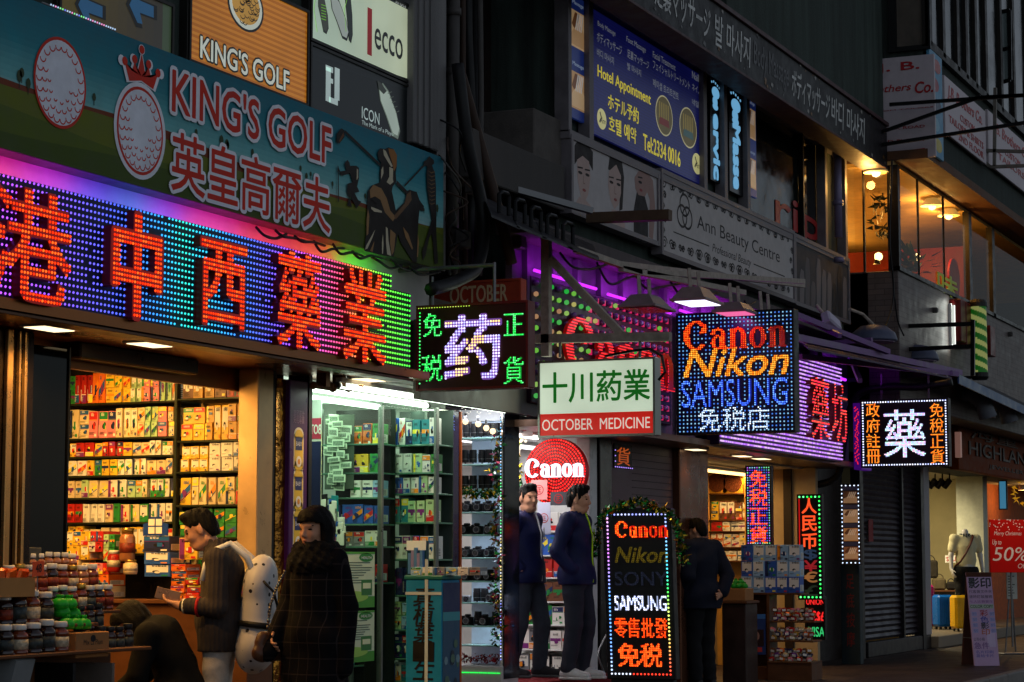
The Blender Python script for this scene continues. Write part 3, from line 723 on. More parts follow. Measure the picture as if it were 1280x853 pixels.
# arrow sign at the top left
f,r,a0,a1,b0,b1=lightposter('worn yellow direction sign with blue arrows',60,207,-60,20,-.33,'direction_sign')
g=MB();q=lambda p:f.at(*p)
n=12
for k in range(n):
 s0,s1=a0+(a1-a0)*k/n,a0+(a1-a0)*(k+1)/n
 g.quad(f.pt(s0,b0,0),f.pt(s1,b0,0),f.pt(s1,b1,0),f.pt(s0,b1,0),0,mixc([(0,(120,100,30)),(.6,(88,76,52)),(.85,(76,70,60)),(1,(100,140,96))],k/n))
def arrow(dx,sc):
 P=[(157,5),(162,-6),(176,-14),(173,-2),(196,8),(196,26),(174,18),(178,36),(170,34)]
 for k,c,cc in((1.0,INK,.002),(.78,rgb(52,120,170),.003)):
  g.poly(f,[q((dx+176+(x-176)*k,10+(y-10)*k))for x,y in P],cc,None,0,c)
arrow(0,1);arrow(-64,1)
g.build('sign_print',backlit('worn_print',.14),r)
# led rope along the top edge of the billboard
f=FY(YG);g=MB();gl=MB()
zt=gz1+.012;cs=[(190,220,255),(120,140,255),(140,255,160),(255,160,220)]
xx=X(50,YG)
while xx<X(133,YG):gl.dot(f,xx,zt,.006,.004,0,lin(cs[rnd.randrange(4)]));xx+=.022
g.tube([f.pt(X(40,YG),zt-.004,-.004),f.pt(X(135,YG),zt-.004,-.004)],.005,0,6)
r=thing('light_rope','thin rope of tiny coloured lamps on top of the teal billboard','light rope',(X(90,YG),YG,zt));g.build('rope',mat('clear_plastic',(150,150,155),.3),r);gl.build('lamp_dots',dotmat('rope_dots',1.0),r)['kind']='stuff'
# ================================================================ massage windows on the middle building
YW=-.36;f=FY(YW);YB=-.40
r=thing('window_band','band of massage shop windows in grey frames above the beauty posters','window',(X(870,YW),YW,Z(870,200,YW)))
g=MB();gw=MB();fb=FY(YB)
zh=Z(735,-2,YB)
zsill=Z(713,168,YB)
zfoot=Z(713,262,YB)
xw0,xw1=X(707,YB),X(1062,YB)
fr_mat=mat('grey_window_frame',(118,112,116),.5,.2,vary=.25)
def bars(g,fr,x0,x1,z0,z1,w=.05,c0=-.06,c1=.03):
 g.fbox(fr,x0,x0+w,z0,z1,c0,c1,bev=.004);g.fbox(fr,x1-w,x1,z0,z1,c0,c1,bev=.004)
 g.fbox(fr,x0+w,x1-w,z0,z0+w,c0,c1-.003);g.fbox(fr,x0+w,x1-w,z1-w,z1,c0,c1-.003)
g.fbox(fb,xw0,xw0+.07,zsill,zh+.9,-.1,.04,bev=.004)
g.fbox(fb,xw0,xw1,zsill-.06,zsill+.02,-.1,.05,bev=.004);g.fbox(fb,xw0,xw1,zh,zh+.09,-.1,.05)
for p in(737,882,908,937,1035,1060):g.fbox(fb,X(p,YB)-.05,X(p,YB)+.05,zsill+.02,zh,-.08,.035,bev=.004)
g.build('frame',fr_mat,r)
g=MB();g.fbox(fb,X(939,YB)+.05,X(1035,YB)-.05,zsill+.02,zh,-.09,-.085);
g.build('pane',mat('night_glass',(14,19,19),.06,vary=.2,spec=.4),r)
g=MB();xm=X(1012,YB);g.fbox(fb,xm-.02,xm+.02,zsill,zh,-.08,-.02);g.build('mullion',blackm,r)
g=MB();a0,b0=fb.at(978,282);a1,b1=fb.at(1032,250);g.text(fb,'rip',a0,a1,fb.at(980,286)[1]-.05,fb.at(980,240)[1],-.08,.004,0,.02,0,rgb(170,24,20));g.build('red_lettering',prt,r)
# panels behind the panes
def wpanel(label,p0,p1,py0,py1,y=YB,name='window_sign',es=None):
 f=FY(y);a0,a1=X(p0,y),X(p1,y);b1,b0=f.at(p0,py0)[1],f.at(p0,py1)[1]
 rr=thing(name,label,'sign',((a0+a1)/2,y,b0));return f,rr,a0,a1,b0,b1
navy=backlit('navy_backlit',.30)
f,r,a0,a1,b0,b1=wpanel('navy massage price window with yellow hotel appointment lettering',744,879,13,168,YB+.02)
NAVY=rgb(22,26,98);g=MB();q=lambda p:f.at(*p)
g.fbox(f,a0,a1,b0,b1,-.03,0,0,col=NAVY)
for k in range(40):
 z=b0+(b1-b0)*(k+.5)/40;g.quad(f.pt(a0,z,.0008),f.pt(a1,z,.0008),f.pt(a1,z+.006,.0008),f.pt(a0,z+.006,.0008),0,rgb(15,17,70))
YEL=rgb(255,238,60);PAL=rgb(150,155,160)
def wt(s,x0,y0,x1,h,c=PAL,off=.0,rot=0):
 A0,B0=q((x0,y0));A1,_=q((x1,y0));g.text(f,s,A0,A1,B0,q((x0,y0-h))[1],.002,0,0,off,0,c,rot)
wt('Body Massage',747,34,769,8);wt('ボディマッサージ',746,52,777,13);wt('바디 마사지',746,70,767,10)
wt('Foot Massage',783,54,807,9);wt('足裏マッサージ',784,72,811,11);wt('발 마사지',784,87,801,9)
wt('Facial Treatment',816,72,844,8);wt('フェイシャルトリートメント',816,86,862,11);wt('페이셜 트리트먼트',816,108,848,10)
wt('Nail',865,98,873,9);wt('ネイル',865,113,876,9);wt('네일',865,131,873,8)
wt('Hotel Appointment',747,100,813,19,YEL,.012);wt('ホテル予約',760,136,798,20,YEL,.012);wt('호텔 예약',761,164,795,20,YEL,.012)
wt('Tel:2334 0016',804,187,850,20,YEL,.016)
for px,py in((830,145),(860,160)):
 A,B=q((px,py));ra=(X(px+11,YB)-X(px-11,YB))/2;rb=q((px,py-25))[1]-B
 g.disc(f,A,B,ra,rb,.002,0,28,rgb(210,200,150));g.disc(f,A,B,ra*.93,rb*.93,.0028,0,28,rgb(96,84,44))
 for k in range(5):g.quad(f.pt(A-ra*.6+k*ra*.25,B-rb*.2,.0034),f.pt(A-ra*.48+k*ra*.25,B-rb*.2,.0034),f.pt(A-ra*.48+k*ra*.25,B+rb*.6,.0034),f.pt(A-ra*.6+k*ra*.25,B+rb*.6,.0034),0,rgb(150,130,60))
 g.quad(f.pt(A-ra*.6,B-rb*.5,.0036),f.pt(A+ra*.6,B-rb*.5,.0036),f.pt(A+ra*.5,B-rb*.15,.0036),f.pt(A-ra*.5,B-rb*.15,.0036),0,rgb(110,30,24)if px<840 else rgb(60,90,90))
for px,py in((752,149),(871,205)):
 A,B=q((px,py));ra=(X(px+6,YB)-X(px-6,YB))/2;rb=q((px,py-13))[1]-B
 g.disc(f,A,B,ra,rb,.002,0,24,rgb(230,222,150));g.text(f,'Ann',A-ra*.3,A+ra*.8,B-rb*.4,B+rb*.2,.003,0,0,0,.3,INK);g.stroke(f,[(A-ra*.4,B+rb*.6),(A-ra*.1,B+rb*.1),(A-ra*.5,B-rb*.4)],.02,.003,0,INK)
g.build('panel',navy,r)
PHO=[rgb(206,160,110),rgb(230,190,140),rgb(120,74,40),rgb(225,215,205)]
def photo_strip(label,p0,p1,py0,py1):
 f,r,a0,a1,b0,b1=wpanel(label,p0,p1,py0,py1,YB+.02);g=MB();H=b1-b0;W=a1-a0
 g.fbox(f,a0,a1,b0,b1,-.03,0,0,col=rgb(30,50,120))
 for k in range(2):
  z0=b0+H*(.08+.5*k);z1=z0+H*.30
  g.quad(f.pt(a0+W*.06,z0,.001),f.pt(a1-W*.06,z0,.001),f.pt(a1-W*.06,z1,.001),f.pt(a0+W*.06,z1,.001),0,PHO[k])
  m_=lambda*P:[(a0+W*u,z0+H*.3*v)for u,v in P]
  g.poly(f,m_((.08,.05),(.9,.05),(.9,.45),(.6,.7),(.35,.62),(.08,.35)),.002,None,0,PHO[1-k]);g.poly(f,m_((.1,.6),(.3,.95),(.62,.95),(.45,.66),(.25,.5)),.0025,None,0,PHO[2])
  for q_ in range(4):g.stroke(f,m_((.50+.1*q_,.95),(.34+.11*q_,.48)),W*.07,.003+.0003*q_,0,PHO[3])
  g.text(f,'Massage',a0+W*.15,a1-W*.15,z1+H*.04,z1+H*.08,.002,0,0,0,0,rgb(190,210,230))
 g.build('panel',backlit('photo_backlit',.22),r)
photo_strip('narrow massage photo strip beside the navy price window',714,734,-8,146)
photo_strip('narrow massage photo strip beyond the glowing blue footprints',939,950,122,245)
def footsign(label,p0,p1,py0,py1,word,foot_at,t0,t1):
 f,r,a0,a1,b0,b1=wpanel(label,p0,p1,py0,py1,YB+.02);g=MB();q=lambda p:f.at(*p)
 g.fbox(f,a0,a1,b0,b1,-.03,0);g.build('panel',mat('black_acrylic',(10,11,16),.2),r)
 g=MB();W=a1-a0;ca=(a0+a1)/2
 zt,zm,zb_=q(((p0+p1)/2,foot_at[0]))[1],q(((p0+p1)/2,foot_at[1]))[1],0
 h=zt-zm
 g.disc(f,ca,zm+h*.70,W*.34,h*.24,.002,0,18);g.disc(f,ca-W*.06,zm+h*.34,W*.22,h*.22,.0024,0,16);g.disc(f,ca-W*.04,zm+h*.14,W*.24,h*.14,.0028,0,16)
 for k in range(5):g.disc(f,ca-W*.34+k*W*.17,zm+h*(1.02+.05*(2-abs(k-1.2))),W*.055,h*.05,.002,0,10)
 A,B1=q(((p0+p1)/2,t0));B0=q(((p0+p1)/2,t1))[1]
 g.text(f,word,ca-W*.24,ca+W*.26,B0,B1,.002,.006,0,.02,0,None,-90)
 g.build('lettering',lit('ice_blue_letters',(130,205,255),.55),r)
footsign('black sign with glowing blue footprint and the word ending in ervic',892,906,100,226,'ervic',(110,141),147,226)
footsign('black sign with glowing blue footprint and upright massage lettering',916,933,112,240,'Masse',(125,160),160,238)
# ---------------- strip sign with painted massage words
YS=-.90;f=FY(YS);fx0,fx1=X(700,YS),B2X;fz0,fz1=Z(960,112,YS),Z(960,52,YS)
r=thing('strip_sign','long unlit black strip sign with faded massage words','sign',((fx0+fx1)/2,YS,fz0))
g=MB();g.fbox(f,fx0,fx1,fz0,fz1,-.3,0,bev=.006);g.build('board',mat('black_board',(26,24,27),.5,vary=.5,scale=6),r)
g=MB();g.fbox(f,fx0,fx1,fz1,fz1+.05,-.3,.03,bev=.004);g.fbox(f,fx0,fx1,fz0-.03,fz0,-.3,.012,bev=.004);g.build('trim',mat('maroon_trim',(74,44,48),.5,vary=.3),r)
g=MB();cz0,cz1=fz0+.1,fz1-.1
def st(s,p0,p1,c):g.text(f,s,X(p0,YS),X(p1,YS),cz0,cz1,.003,0,0,.01,.12,c)
CH=rgb(215,215,212);st('足裏マッサージ',822,893,CH);st('발 마사지',899,944,CH);st('Body Massage',948,992,rgb(120,120,122));st('ボディマッサージ',996,1044,CH);st('바디 마사지',1046,1088,CH)
g.build('lettering',colmat('chalk_paint',.8,.5),r)
g=MB()
for k in range(46):
 a=fx0+rnd.random()*(fx1-fx0);b=rnd.choice((fz0+.03,fz1-.04,fz0+.06))+rnd.uniform(-.02,.03);s=rnd.uniform(.02,.07)
 g.poly(f,[(a,b),(a+s,b-s*.3),(a+s*1.2,b+s*.3),(a+s*.3,b+s*.5)],.004,None,0,rnd.choice((rgb(150,146,140),rgb(120,80,30),rgb(90,88,88))))
g.build('film_scraps',prt,r)['kind']='stuff'
# ---------------- beauty posters below the windows
YP=-.44;f=FY(YP)
def poster(label,p0,p1,y0l,y1l,name='poster',frame=True,base=None):
 a0,a1=X(p0,YP),X(p1,YP);b1,b0=f.at(p0,y0l)[1],f.at(p0,y1l)[1]
 r=thing(name,label,'poster',((a0+a1)/2,YP,b0));g=MB();g.fbox(f,a0,a1,b0,b1,-.12,-.002);
 if frame:bars(g,f,a0-.03,a1+.03,b0-.04,b1+.04,.045,-.1,.02)
 g.build('frame',fr_mat,r);return r,a0,a1,b0,b1
r,a0,a1,b0,b1=poster('pale beauty poster with three women and dark hair',715,824,174,262)
g=MB();q=lambda p:f.at(*p);SK=rgb(186,160,152);SK2=rgb(158,126,118);HR=rgb(30,22,24)
g.fbox(f,a0,a1,b0,b1,-.002,.0,0,col=rgb(182,176,176))
def pol(pts,c,col):g.poly(f,[q(p)for p in pts],c,None,0,col)
pol([(718,182),(722,176),(732,178),(741,190),(741,214),(736,204),(728,196),(722,200),(718,206)],.001,HR)
pol([(721,200),(728,195),(736,202),(738,222),(735,244),(731,252),(726,246),(722,226)],.0016,SK)
pol([(715,262),(724,246),(732,250),(742,262),(748,277),(715,262)],.0014,SK)
pol([(760,212),(762,196),(770,192),(777,200),(780,222),(778,262),(774,264),(775,230),(764,214)],.001,HR)
pol([(761,214),(770,206),(776,220),(776,242),(773,256),(768,262),(763,250),(760,232)],.0016,SK)
pol([(757,282),(765,262),(774,264),(781,280),(781,292)],.0014,SK)
pol([(793,222),(798,214),(806,213),(812,218),(812,234),(806,246),(798,244),(794,236)],.0016,SK2)
pol([(792,262),(796,240),(806,246),(810,262),(810,305),(792,298)],.0012,HR)
pol([(809,216),(816,226),(819,262),(816,300),(811,296),(812,250),(806,232)],.0018,SK2)
for ex,ey in((725,216),(734,219),(764,228),(773,231),(800,228)):
 A,B=q((ex,ey));g.disc(f,A,B,.05,.014,.0024,0,10,HR);g.stroke(f,[(A-.06,B+.04),(A+.06,B+.05)],.014,.0024,0,HR)
for ex,ey in((730,238),(769,250),(801,238)):A,B=q((ex,ey));g.disc(f,A,B,.04,.014,.0024,0,10,rgb(150,70,70))
for ex,ey in((730,227),(769,240)):A,B=q((ex,ey));g.stroke(f,[(A-.015,B+.05),(A-.02,B-.02),(A+.02,B-.02)],.008,.0024,0,rgb(140,108,100))
g.build('print',prt_matt,r)
r,a0,a1,b0,b1=poster('white beauty centre sign with dark lettering and scroll border',829,995,217,314,'shop_sign')
g=MB();g.fbox(f,a0,a1,b0,b1,-.002,.0,0,col=rgb(186,180,178))
H=b1-b0
DK=rgb(34,32,36)
g.text(f,'Ann Beauty Centre',X(874,YP),X(978,YP),b0+H*.42,b0+H*.66,.001,0,0,-.004,0,DK)
g.text(f,'Professional Beauty',X(893,YP),X(942,YP),b0+H*.21,b0+H*.36,.001,0,0,-.004,.25,DK)
g.stroke(f,[(X(844,YP),b0+H*.30),(X(889,YP),b0+H*.30)],.012,.001,0,DK);g.stroke(f,[(X(945,YP),b0+H*.30),(X(984,YP),b0+H*.30)],.012,.001,0,DK)
A,B=X(858.5,YP),b0+H*.58
for t in(90,210,330):
 t=math.radians(t);g.ring(f,A+.09*math.cos(t),B+.08*math.sin(t)+.02,.15,.12,.025,.0012+t*1e-4,0,22,0,6.2832,DK)
def scroll(a,b,s,flip):
 pts=[]
 for k in range(18):
  t=k/17*3.4*math.pi;rr=s*(1-k/20);pts.append((a+flip*(s*.5-rr*math.cos(t)),b+rr*math.sin(t)*.8))
 g.stroke(f,pts,.016,.0014,0,DK);g.disc(f,a+flip*s,b,s*.22,s*.22,.0016,0,8,DK)
k=0;x=a0+.12
while x<a1-.1:
 for b,sg in((b1-.09,1),(b0+.09,-1)):
  big=.5+.5*math.cos((x-a0)*5.2)
  scroll(x,b,.045+.04*big,1 if k%2 else-1)
 x+=.13;k+=1
for a in(a0+.07,a1-.07):
 z=b0+.2;k=0
 while z<b1-.15:scroll(a,z,.05,1 if k%2 else-1);z+=.12;k+=1
g.build('print',prt_matt,r)
r,a0,a1,b0,b1=poster('dark grey beauty poster with pale spread fingers',997,1064,298,378)
g=MB();g.fbox(f,a0,a1,b0,b1,-.002,.0,0,col=rgb(66,64,66));W,H=a1-a0,b1-b0
for k in range(9):
 a=a0+W*(.08+.1*k);t=rnd.uniform(.4,.9);cc=rgb(*(rnd.choice(((150,140,138),(120,112,112),(40,38,40),(96,92,94)))))
 P=[(a,b0+H*.02),(a+W*.07,b0+H*.02),(a+W*.09,b0+H*t*.7),(a+W*.075,b0+H*t),(a+W*.03,b0+H*(t+.02)),(a+W*.005,b0+H*t*.8)]
 g.poly(f,P,.001+k*.0004,None,0,cc)
g.build('print',prt_matt,r)
# mauve downpipe at the building corner
g=MB();xx=X(1058,-.6);g.tube([(xx,-.55,Z(1058,302,-.55)),(xx,-.55,6.4)],.05,0,10)
for z in(4.9,5.6,6.2):g.lathe(xx,-.55,z,[(.05,0),(.065,.0),(.065,.06),(.05,.06)],0,10)
tag(g.build('downpipe',mat('mauve_pipe',(130,120,150),.4,.2),None,True),'mauve downpipe at the corner past the massage windows','pipe')
# ---------------- tailor signs on the right building
fx=FX(CX+.02);a0,b0=fx.at(1040,195);a1,_=fx.at(1170,195);b1=fx.at(1170,67)[1];b0=fx.at(1170,196)[1]
r=thing('tailor_sign','white tailor sign with red lettering and arrow beside the amber restaurant','sign',tuple(fx.pt((a0+a1)/2,b0)))
g=MB();g.fbox(fx,a0,a1,b0,b1,-.04,0.0,bev=.006);g.build('board',mat('white_sign_board',(196,184,190),.5,vary=.1),r)
g=MB();q=lambda p:fx.at(*p);RD=rgb(170,26,34)
def tt(s,x0,y0,x1,y1,off=0,sh=0):
 A0,B0=q((x0,y1));A1,B1=q((x1,y0));g.text(fx,s,A0,A1,B0,B1,.002,.003,0,off,sh,RD)
tt('J. B.',1096,76,1149,94,.03);tt('Brothers',1081,104,1139,118,.015,.25);tt('Co.',1144,101,1166,117,.03,.2)
tt('CUSTOM TAILORS',1076,133,1167,142,.02);tt('LOCK ROAD',1100,156,1156,164,.02);tt('2ND FLOOR',1096,172,1155,181,.02)
g.poly(fx,[q((1093,194)),(q((1112,189))),(q((1112,191))),(q((1150,186))),(q((1157,185))),(q((1150,190.5))),(q((1112,194)))],.003,None,0,RD)
g.build('lettering',prt,r)
fy=FY(-1.44);z1_,z0_=fy.at(1171,68)[1],fy.at(1171,196)[1]
r=thing('tailor_advert','narrow blue advert board beside the white tailor sign','sign',(26.8,-1.44,z0_))
xa,xb=CX+.03,X(1188,-1.44)
g=MB();g.fbox(fy,xa,xb,z0_,z1_,-.04,0,bev=.006,col=rgb(70,140,176))
for k in range(5):
 z=z0_+(z1_-z0_)*(.08+.19*k);g.disc(fy,(xa+xb)/2+.06*(-1)**k,z+.05,.2,.09,.002+k*.0003,0,12,[rgb(190,170,60),rgb(120,170,190),rgb(40,60,90),rgb(150,40,60),rgb(160,60,60)][k])
g.build('board',prt,r)
def sidesign(label,p0,p1,y0,y1,lines):
 xa,xb=X(p0,-1.44),X(p1,-1.44);z1,z0=fy.at(p0,y0)[1],fy.at(p0,y1)[1]
 r=thing('tailor_sign',label,'sign',((xa+xb)/2,-1.44,z0));g=MB();g.fbox(fy,xa,xb,z0,z1,-.04,0,bev=.006);g.build('board',MATS['white_sign_board'],r)
 g=MB();H=z1-z0
 for s,u0,u1,v0,v1,sh in lines:g.text(fy,s,xa+(xb-xa)*u0,xa+(xb-xa)*u1,z0+H*v0,z0+H*v1,.002,.003,0,.015,sh,RD)
 g.build('lettering',prt,r)
sidesign('long white tailor sign running along the wall past the blue advert',1191,1242,103,173,[('J.B. Brothers Co.',.06,.9,.62,.88,.2),('CUSTOM',.35,.7,.42,.54,0),('TAILORS & SHIRTS',.08,.92,.24,.36,0),('2ND FLOOR',.3,.92,.06,.18,0)])
sidesign('farther white tailor sign at the end of the row',1245,1300,146,212,[('J.B. Brothers Co.',.1,.9,.62,.88,.2),('CUSTOM',.35,.7,.42,.54,0),('TAILORS',.2,.8,.24,.36,0)])
# ================================================================ lamp-studded signs
def vring(P,cx,cy,rx,ry,wx,wy,t0=0,t1=360,n=18):
 """a curved stroke, wide at its sides (wx) and thin at top and foot (wy)"""
 for i in range(n):
  a,b=math.radians(t0+(t1-t0)*i/n),math.radians(t0+(t1-t0)*(i+1)/n)
  P.append([(cx+rx*math.cos(a),cy+ry*math.sin(a)),(cx+rx*math.cos(b),cy+ry*math.sin(b)),(cx+(rx-wx)*math.cos(b),cy+(ry-wy)*math.sin(b)),(cx+(rx-wx)*math.cos(a),cy+(ry-wy)*math.sin(a))])
def rect(P,x0,x1,y0,y1):P.append([(x0,y0),(x1,y0),(x1,y1),(x0,y1)])
def camera_word():
 P=[]
 vring(P,.52,.5,.52,.5,.25,.085,42,318,26)
 P.append([(.70,.93),(.92,.84),(.98,.70),(.90,.62)]);P.append([(.62,.52),(.94,.60),(.92,.74),(.78,.78)])
 x=1.12
 vring(P,x+.27,.24,.27,.24,.17,.06);rect(P,x+.40,x+.58,.08,.52);vring(P,x+.28,.50,.30,.22,.18,.07,0,150);P.append([(x+.40,.0),(x+.66,.0),(x+.66,.07),(x+.5,.14)]);vring(P,x+.09,.55,.09,.08,.088,.078)
 def nn(x):
  rect(P,x+.08,x+.27,.05,.66);rect(P,x+.0,x+.34,.0,.055);P.append([(x,.62),(x+.27,.70),(x+.27,.62),(x+.1,.56)])
  vring(P,x+.38,.46,.29,.26,.19,.08,0,165);rect(P,x+.48,x+.67,.05,.48);rect(P,x+.42,x+.74,.0,.055)
 nn(1.84);
 x=2.66;vring(P,x+.33,.36,.33,.36,.19,.06)
 nn(3.40)
 v=[];f=[]
 for q in P:
  f.append(tuple(range(len(v),len(v)+len(q))));v+=q
 v=np.array(v);v[:,0]/=v[:,0].max();v[:,1]/=1.0
 return v,f
CW=camera_word()
for o in(0.0,.01,.02,.03,.04):TXT[('Canon*',o,0.0)]=CW
def dots_mesh(fr,pts,r,c,colf,seg=6):
 g=MB()
 for a,b in pts:g.dot(fr,a,b,r,c,0,colf(a,b),seg)
 return g
def stuff_part(o):o['kind']='stuff';return o
dark_panel=mat('led_backplane',(26,24,32),.45,vary=.2)
DOT=dotmat('lamp_dots',1.9)
DOTL=dotmat('lamp_dots_soft',.9)
redbody=mat('red_acrylic',(150,22,10),.3,emit=(255,20,6),es=.10,vary=0)
reddim=mat('red_acrylic_side',(110,16,14),.35,vary=.1)
def oj(a,b):return lin(rnd.choice(((255,74,20),(255,54,14),(255,96,30),(240,44,12))))
# ---------------------------------------------------------------- the long rainbow sign
YL=-.60;f=FY(YL)
lx0,lx1=8.0,X(513,YL);lz0=Z(0,383.5,YL);lz1=Z(0,219,YL);lxs=X(489,YL);lzs=Z(513,369,YL)
r=thing('led_sign','long rainbow LED sign with five large red dotted Chinese characters over the medicine shop','sign',((lx0+lx1)/2,YL,lz0))
g=MB();g.fbox(f,lx0,lxs,lz0-.015,lz1+.015,-.13,-.012,bev=.006);g.fbox(f,lxs,lx1+.01,lz0-.015,lzs+.012,-.13,-.012,bev=.006);g.build('housing',dark_panel,r)
g=MB();g.fbox(f,lx0,lx1+.02,lz0-.035,lz0-.016,-.14,.012,bev=.003);g.build('sill_trim',mat('bronze_trim',(90,60,40),.35,.6),r)
def LX_(p):return X(p,YL)
stops=[(LX_(-80),(205,90,255)),(LX_(20),(170,80,255)),(LX_(90),(110,90,255)),(LX_(150),(70,100,255)),(LX_(200),(50,160,255)),(LX_(228),(50,215,190)),(LX_(250),(50,190,240)),(LX_(300),(60,120,255)),(LX_(335),(105,90,255)),(LX_(368),(180,80,255)),(LX_(400),(255,90,190)),(LX_(430),(255,80,90)),(LX_(455),(255,190,70)),(LX_(470),(130,255,70)),(LX_(520),(50,255,70))]
def bgc(a,b):return mixc(stops,a+.10*(b-(lz0+lz1)/2))
pitch=.0372;pts=[]
nr=int(round((lz1-lz0)/pitch))
for j in range(nr+1):
 b=lz0+(lz1-lz0)*j/nr;a=lx0
 while a<lx1:
  if(a<lxs or b<lzs)and rnd.random()>.012:pts.append((a,b))
  a+=pitch
stuff_part(dots_mesh(f,pts,.0080,.005,bgc).build('lamp_grid',DOT,r))
for ch,l,rr,yt,yb in(('港',-34,80,232,381),('中',126,194,263,402),('西',237,301,299,413),('藥',334,394,312,440),('業',417,476,334,458)):
 l,rr,yt,yb=l+3,rr-3,yt+5,yb-4
 a0,b0=f.at(l,yb);a1,_=f.at(rr,yb);b0=f.at((l+rr)/2,yb)[1];b1=f.at((l+rr)/2,yt)[1]
 fat={'中':.034,'西':.024}.get(ch,.013)
 g=MB();g.text(f,ch,a0,a1,b0,b1,.0,.055,0,fat,0,None,0,1)
 c=g.build('character',[redbody,reddim],r)
 P=led_points(ch,a0,a1,b0,b1,.0265,fat)
 stuff_part(dots_mesh(f,P,.0085,.058,oj).build('lamp_dots',DOT,c))
# coloured tubes behind the sign's top edge that wash the recess above it
r2=thing('light_strip','row of coloured wash tubes glowing between the billboard and the LED sign','light',(10.5,-.5,lz1))
segs=[(0,60,(255,40,170)),(60,118,(230,50,255)),(118,175,(90,60,255)),(175,215,(70,120,255)),(215,262,(150,60,255)),(262,330,(255,50,190)),(330,400,(255,40,90)),(400,452,(255,60,50)),(452,492,(90,255,60))]
segs=[(-70,0,(255,40,190))]+segs
for pa,pb,c in segs:
 xa,xb=X(pa,-.47),X(pb,-.47)
 g=MB();g.tube([(xa+.01,-.41,lz1-.01),(xb-.01,-.41,lz1-.01)],.012,0,8);g.build('tube',lit('tube_%d_%d_%d'%c,c,4),r2)
 area('tube_light',r2,((xa+xb)/2,-.41,lz1+.005),(0,.5,1),xb-xa,.03,1.9*(xb-xa),c)
# ---------------------------------------------------------------- projecting signs
def projecting(label,Xs,pxl,pxr,pyt,pyb,thick=.12,name='led_sign',body=None,yawoff=0.0):
 fr=FX(Xs);a0,_=fr.at(pxl,600);a1,_=fr.at(pxr,600);pm=(pxl+pxr)/2
 b1,b0=fr.at(pm,pyt)[1],fr.at(pm,pyb)[1]
 r=thing(name,label,'sign',tuple(fr.pt((a0+a1)/2,b0,-thick/2)))
 g=MB();g.fbox(fr,a0,a1,b0,b1,-thick,-.003,bev=.006)
 e=.018
 for q in((a0,a0+e,b0,b1),(a1-e,a1,b0,b1),(a0+e,a1-e,b0,b0+e),(a0+e,a1-e,b1-e,b1)):g.fbox(fr,*q,-.002,.012)
 g.build('housing',body or black,r)
 return fr,r,a0,a1,b0,b1
def word(fr,r,txt,ll,ur,pitch,rad,colf,c=.008,off=.0,shear=0.0,mat_=None,plate=None,name='lettering'):
 pm=(ll[0]+ur[0])/2
 a0=fr.at(ll[0],600)[0];a1=fr.at(ur[0],600)[0];b0=fr.at(pm,ll[1])[1];b1=fr.at(pm,ur[1])[1]
 P=led_points(txt,a0,a1,b0,b1,pitch,off,shear)
 par=r
 if plate is not None:
  g=MB();g.text(fr,txt,a0,a1,b0,b1,.0005,.004,0,off,shear);par=g.build(name,plate,r)
  return stuff_part(dots_mesh(fr,P,rad,c,colf).build('lamp_dots',mat_ or DOT,par))
 return stuff_part(dots_mesh(fr,P,rad,c,colf).build(name,mat_ or DOT,r))
def const(*cs):return lambda a,b:lin(rnd.choice(cs))
def border(fr,r,a0,a1,b0,b1,pitch,rad,colf,c=.008,inset=.03,sides='lrtb',name='border_lamps'):
 P=[];na=max(1,int(round((a1-a0-2*inset)/pitch)));nb=max(1,int(round((b1-b0-2*inset)/pitch)))
 for i in range(na+1):
  a=a0+inset+(a1-a0-2*inset)*i/na
  if 't' in sides:P.append((a,b1-inset))
  if 'b' in sides:P.append((a,b0+inset))
 for j in range(1,nb):
  b=b0+inset+(b1-b0-2*inset)*j/nb
  if 'l' in sides:P.append((a0+inset,b))
  if 'r' in sides:P.append((a1-inset,b))
 return stuff_part(dots_mesh(fr,P,rad,c,colf).build(name,DOT,r))
OR=const((255,110,24),(255,92,18),(255,130,40))
ORr=const((255,60,16),(255,84,20),(255,110,30))
GRN=const((60,255,110),(40,240,80),(110,255,150))
WHB=const((215,225,255),(190,200,255),(240,240,255))
BLU=const((70,110,255),(100,150,255),(60,90,255))
# medicine sign with the lilac character
maroon=mat('maroon_panel',(58,18,22),.4,vary=.2)
fr,r,a0,a1,b0,b1=projecting('dark red LED sign with lilac medicine character and four small green characters',14.2,520,661,379,487,body=mat('red_frame',(110,30,30),.4,vary=.2))
g=MB();g.fbox(fr,a0+.018,a1-.018,b0+.018,b1-.018,-.003,0);g.build('face',maroon,r)
border(fr,r,a0,a1,b0,b1,.026,.006,GRN,sides='l',inset=.03);border(fr,r,a0,(a0+a1)/2,b0,b1,.022,.0045,const((170,210,60),(200,220,90)),sides='t',inset=.02)
lil=mat('lilac_plate',(90,60,120),.4,emit=(190,120,255),es=.25,vary=0)
def medc(a,b):
 t=(b-b0)/(b1-b0);u=(a-a0)/(a1-a0)
 if t>.76 and(u<.33 or u>.66)or(t<.40 and .36<u<.56)or(.45<u<.62 and .45<t<.62):return lin(rnd.choice(((255,226,150),(255,210,120))))
 return lin(rnd.choice(((205,190,255),(180,180,255),(235,220,255))))
word(fr,r,'药',(556,474),(626,394),.021,.0085,medc,.012,.02,0,None,lil,'character')
for ch,x0,y0,x1,y1 in(('免',529,421,552,392),('税',527,477,553,444),('正',630,420,655,392),('貨',630,480,655,446)):
 word(fr,r,ch,(x0,y0),(x1,y1),.0125,.005,GRN,.008,.006,0,None,mat('green_char',(20,90,40),.4,emit=(30,220,80),es=.3,vary=0),'character')
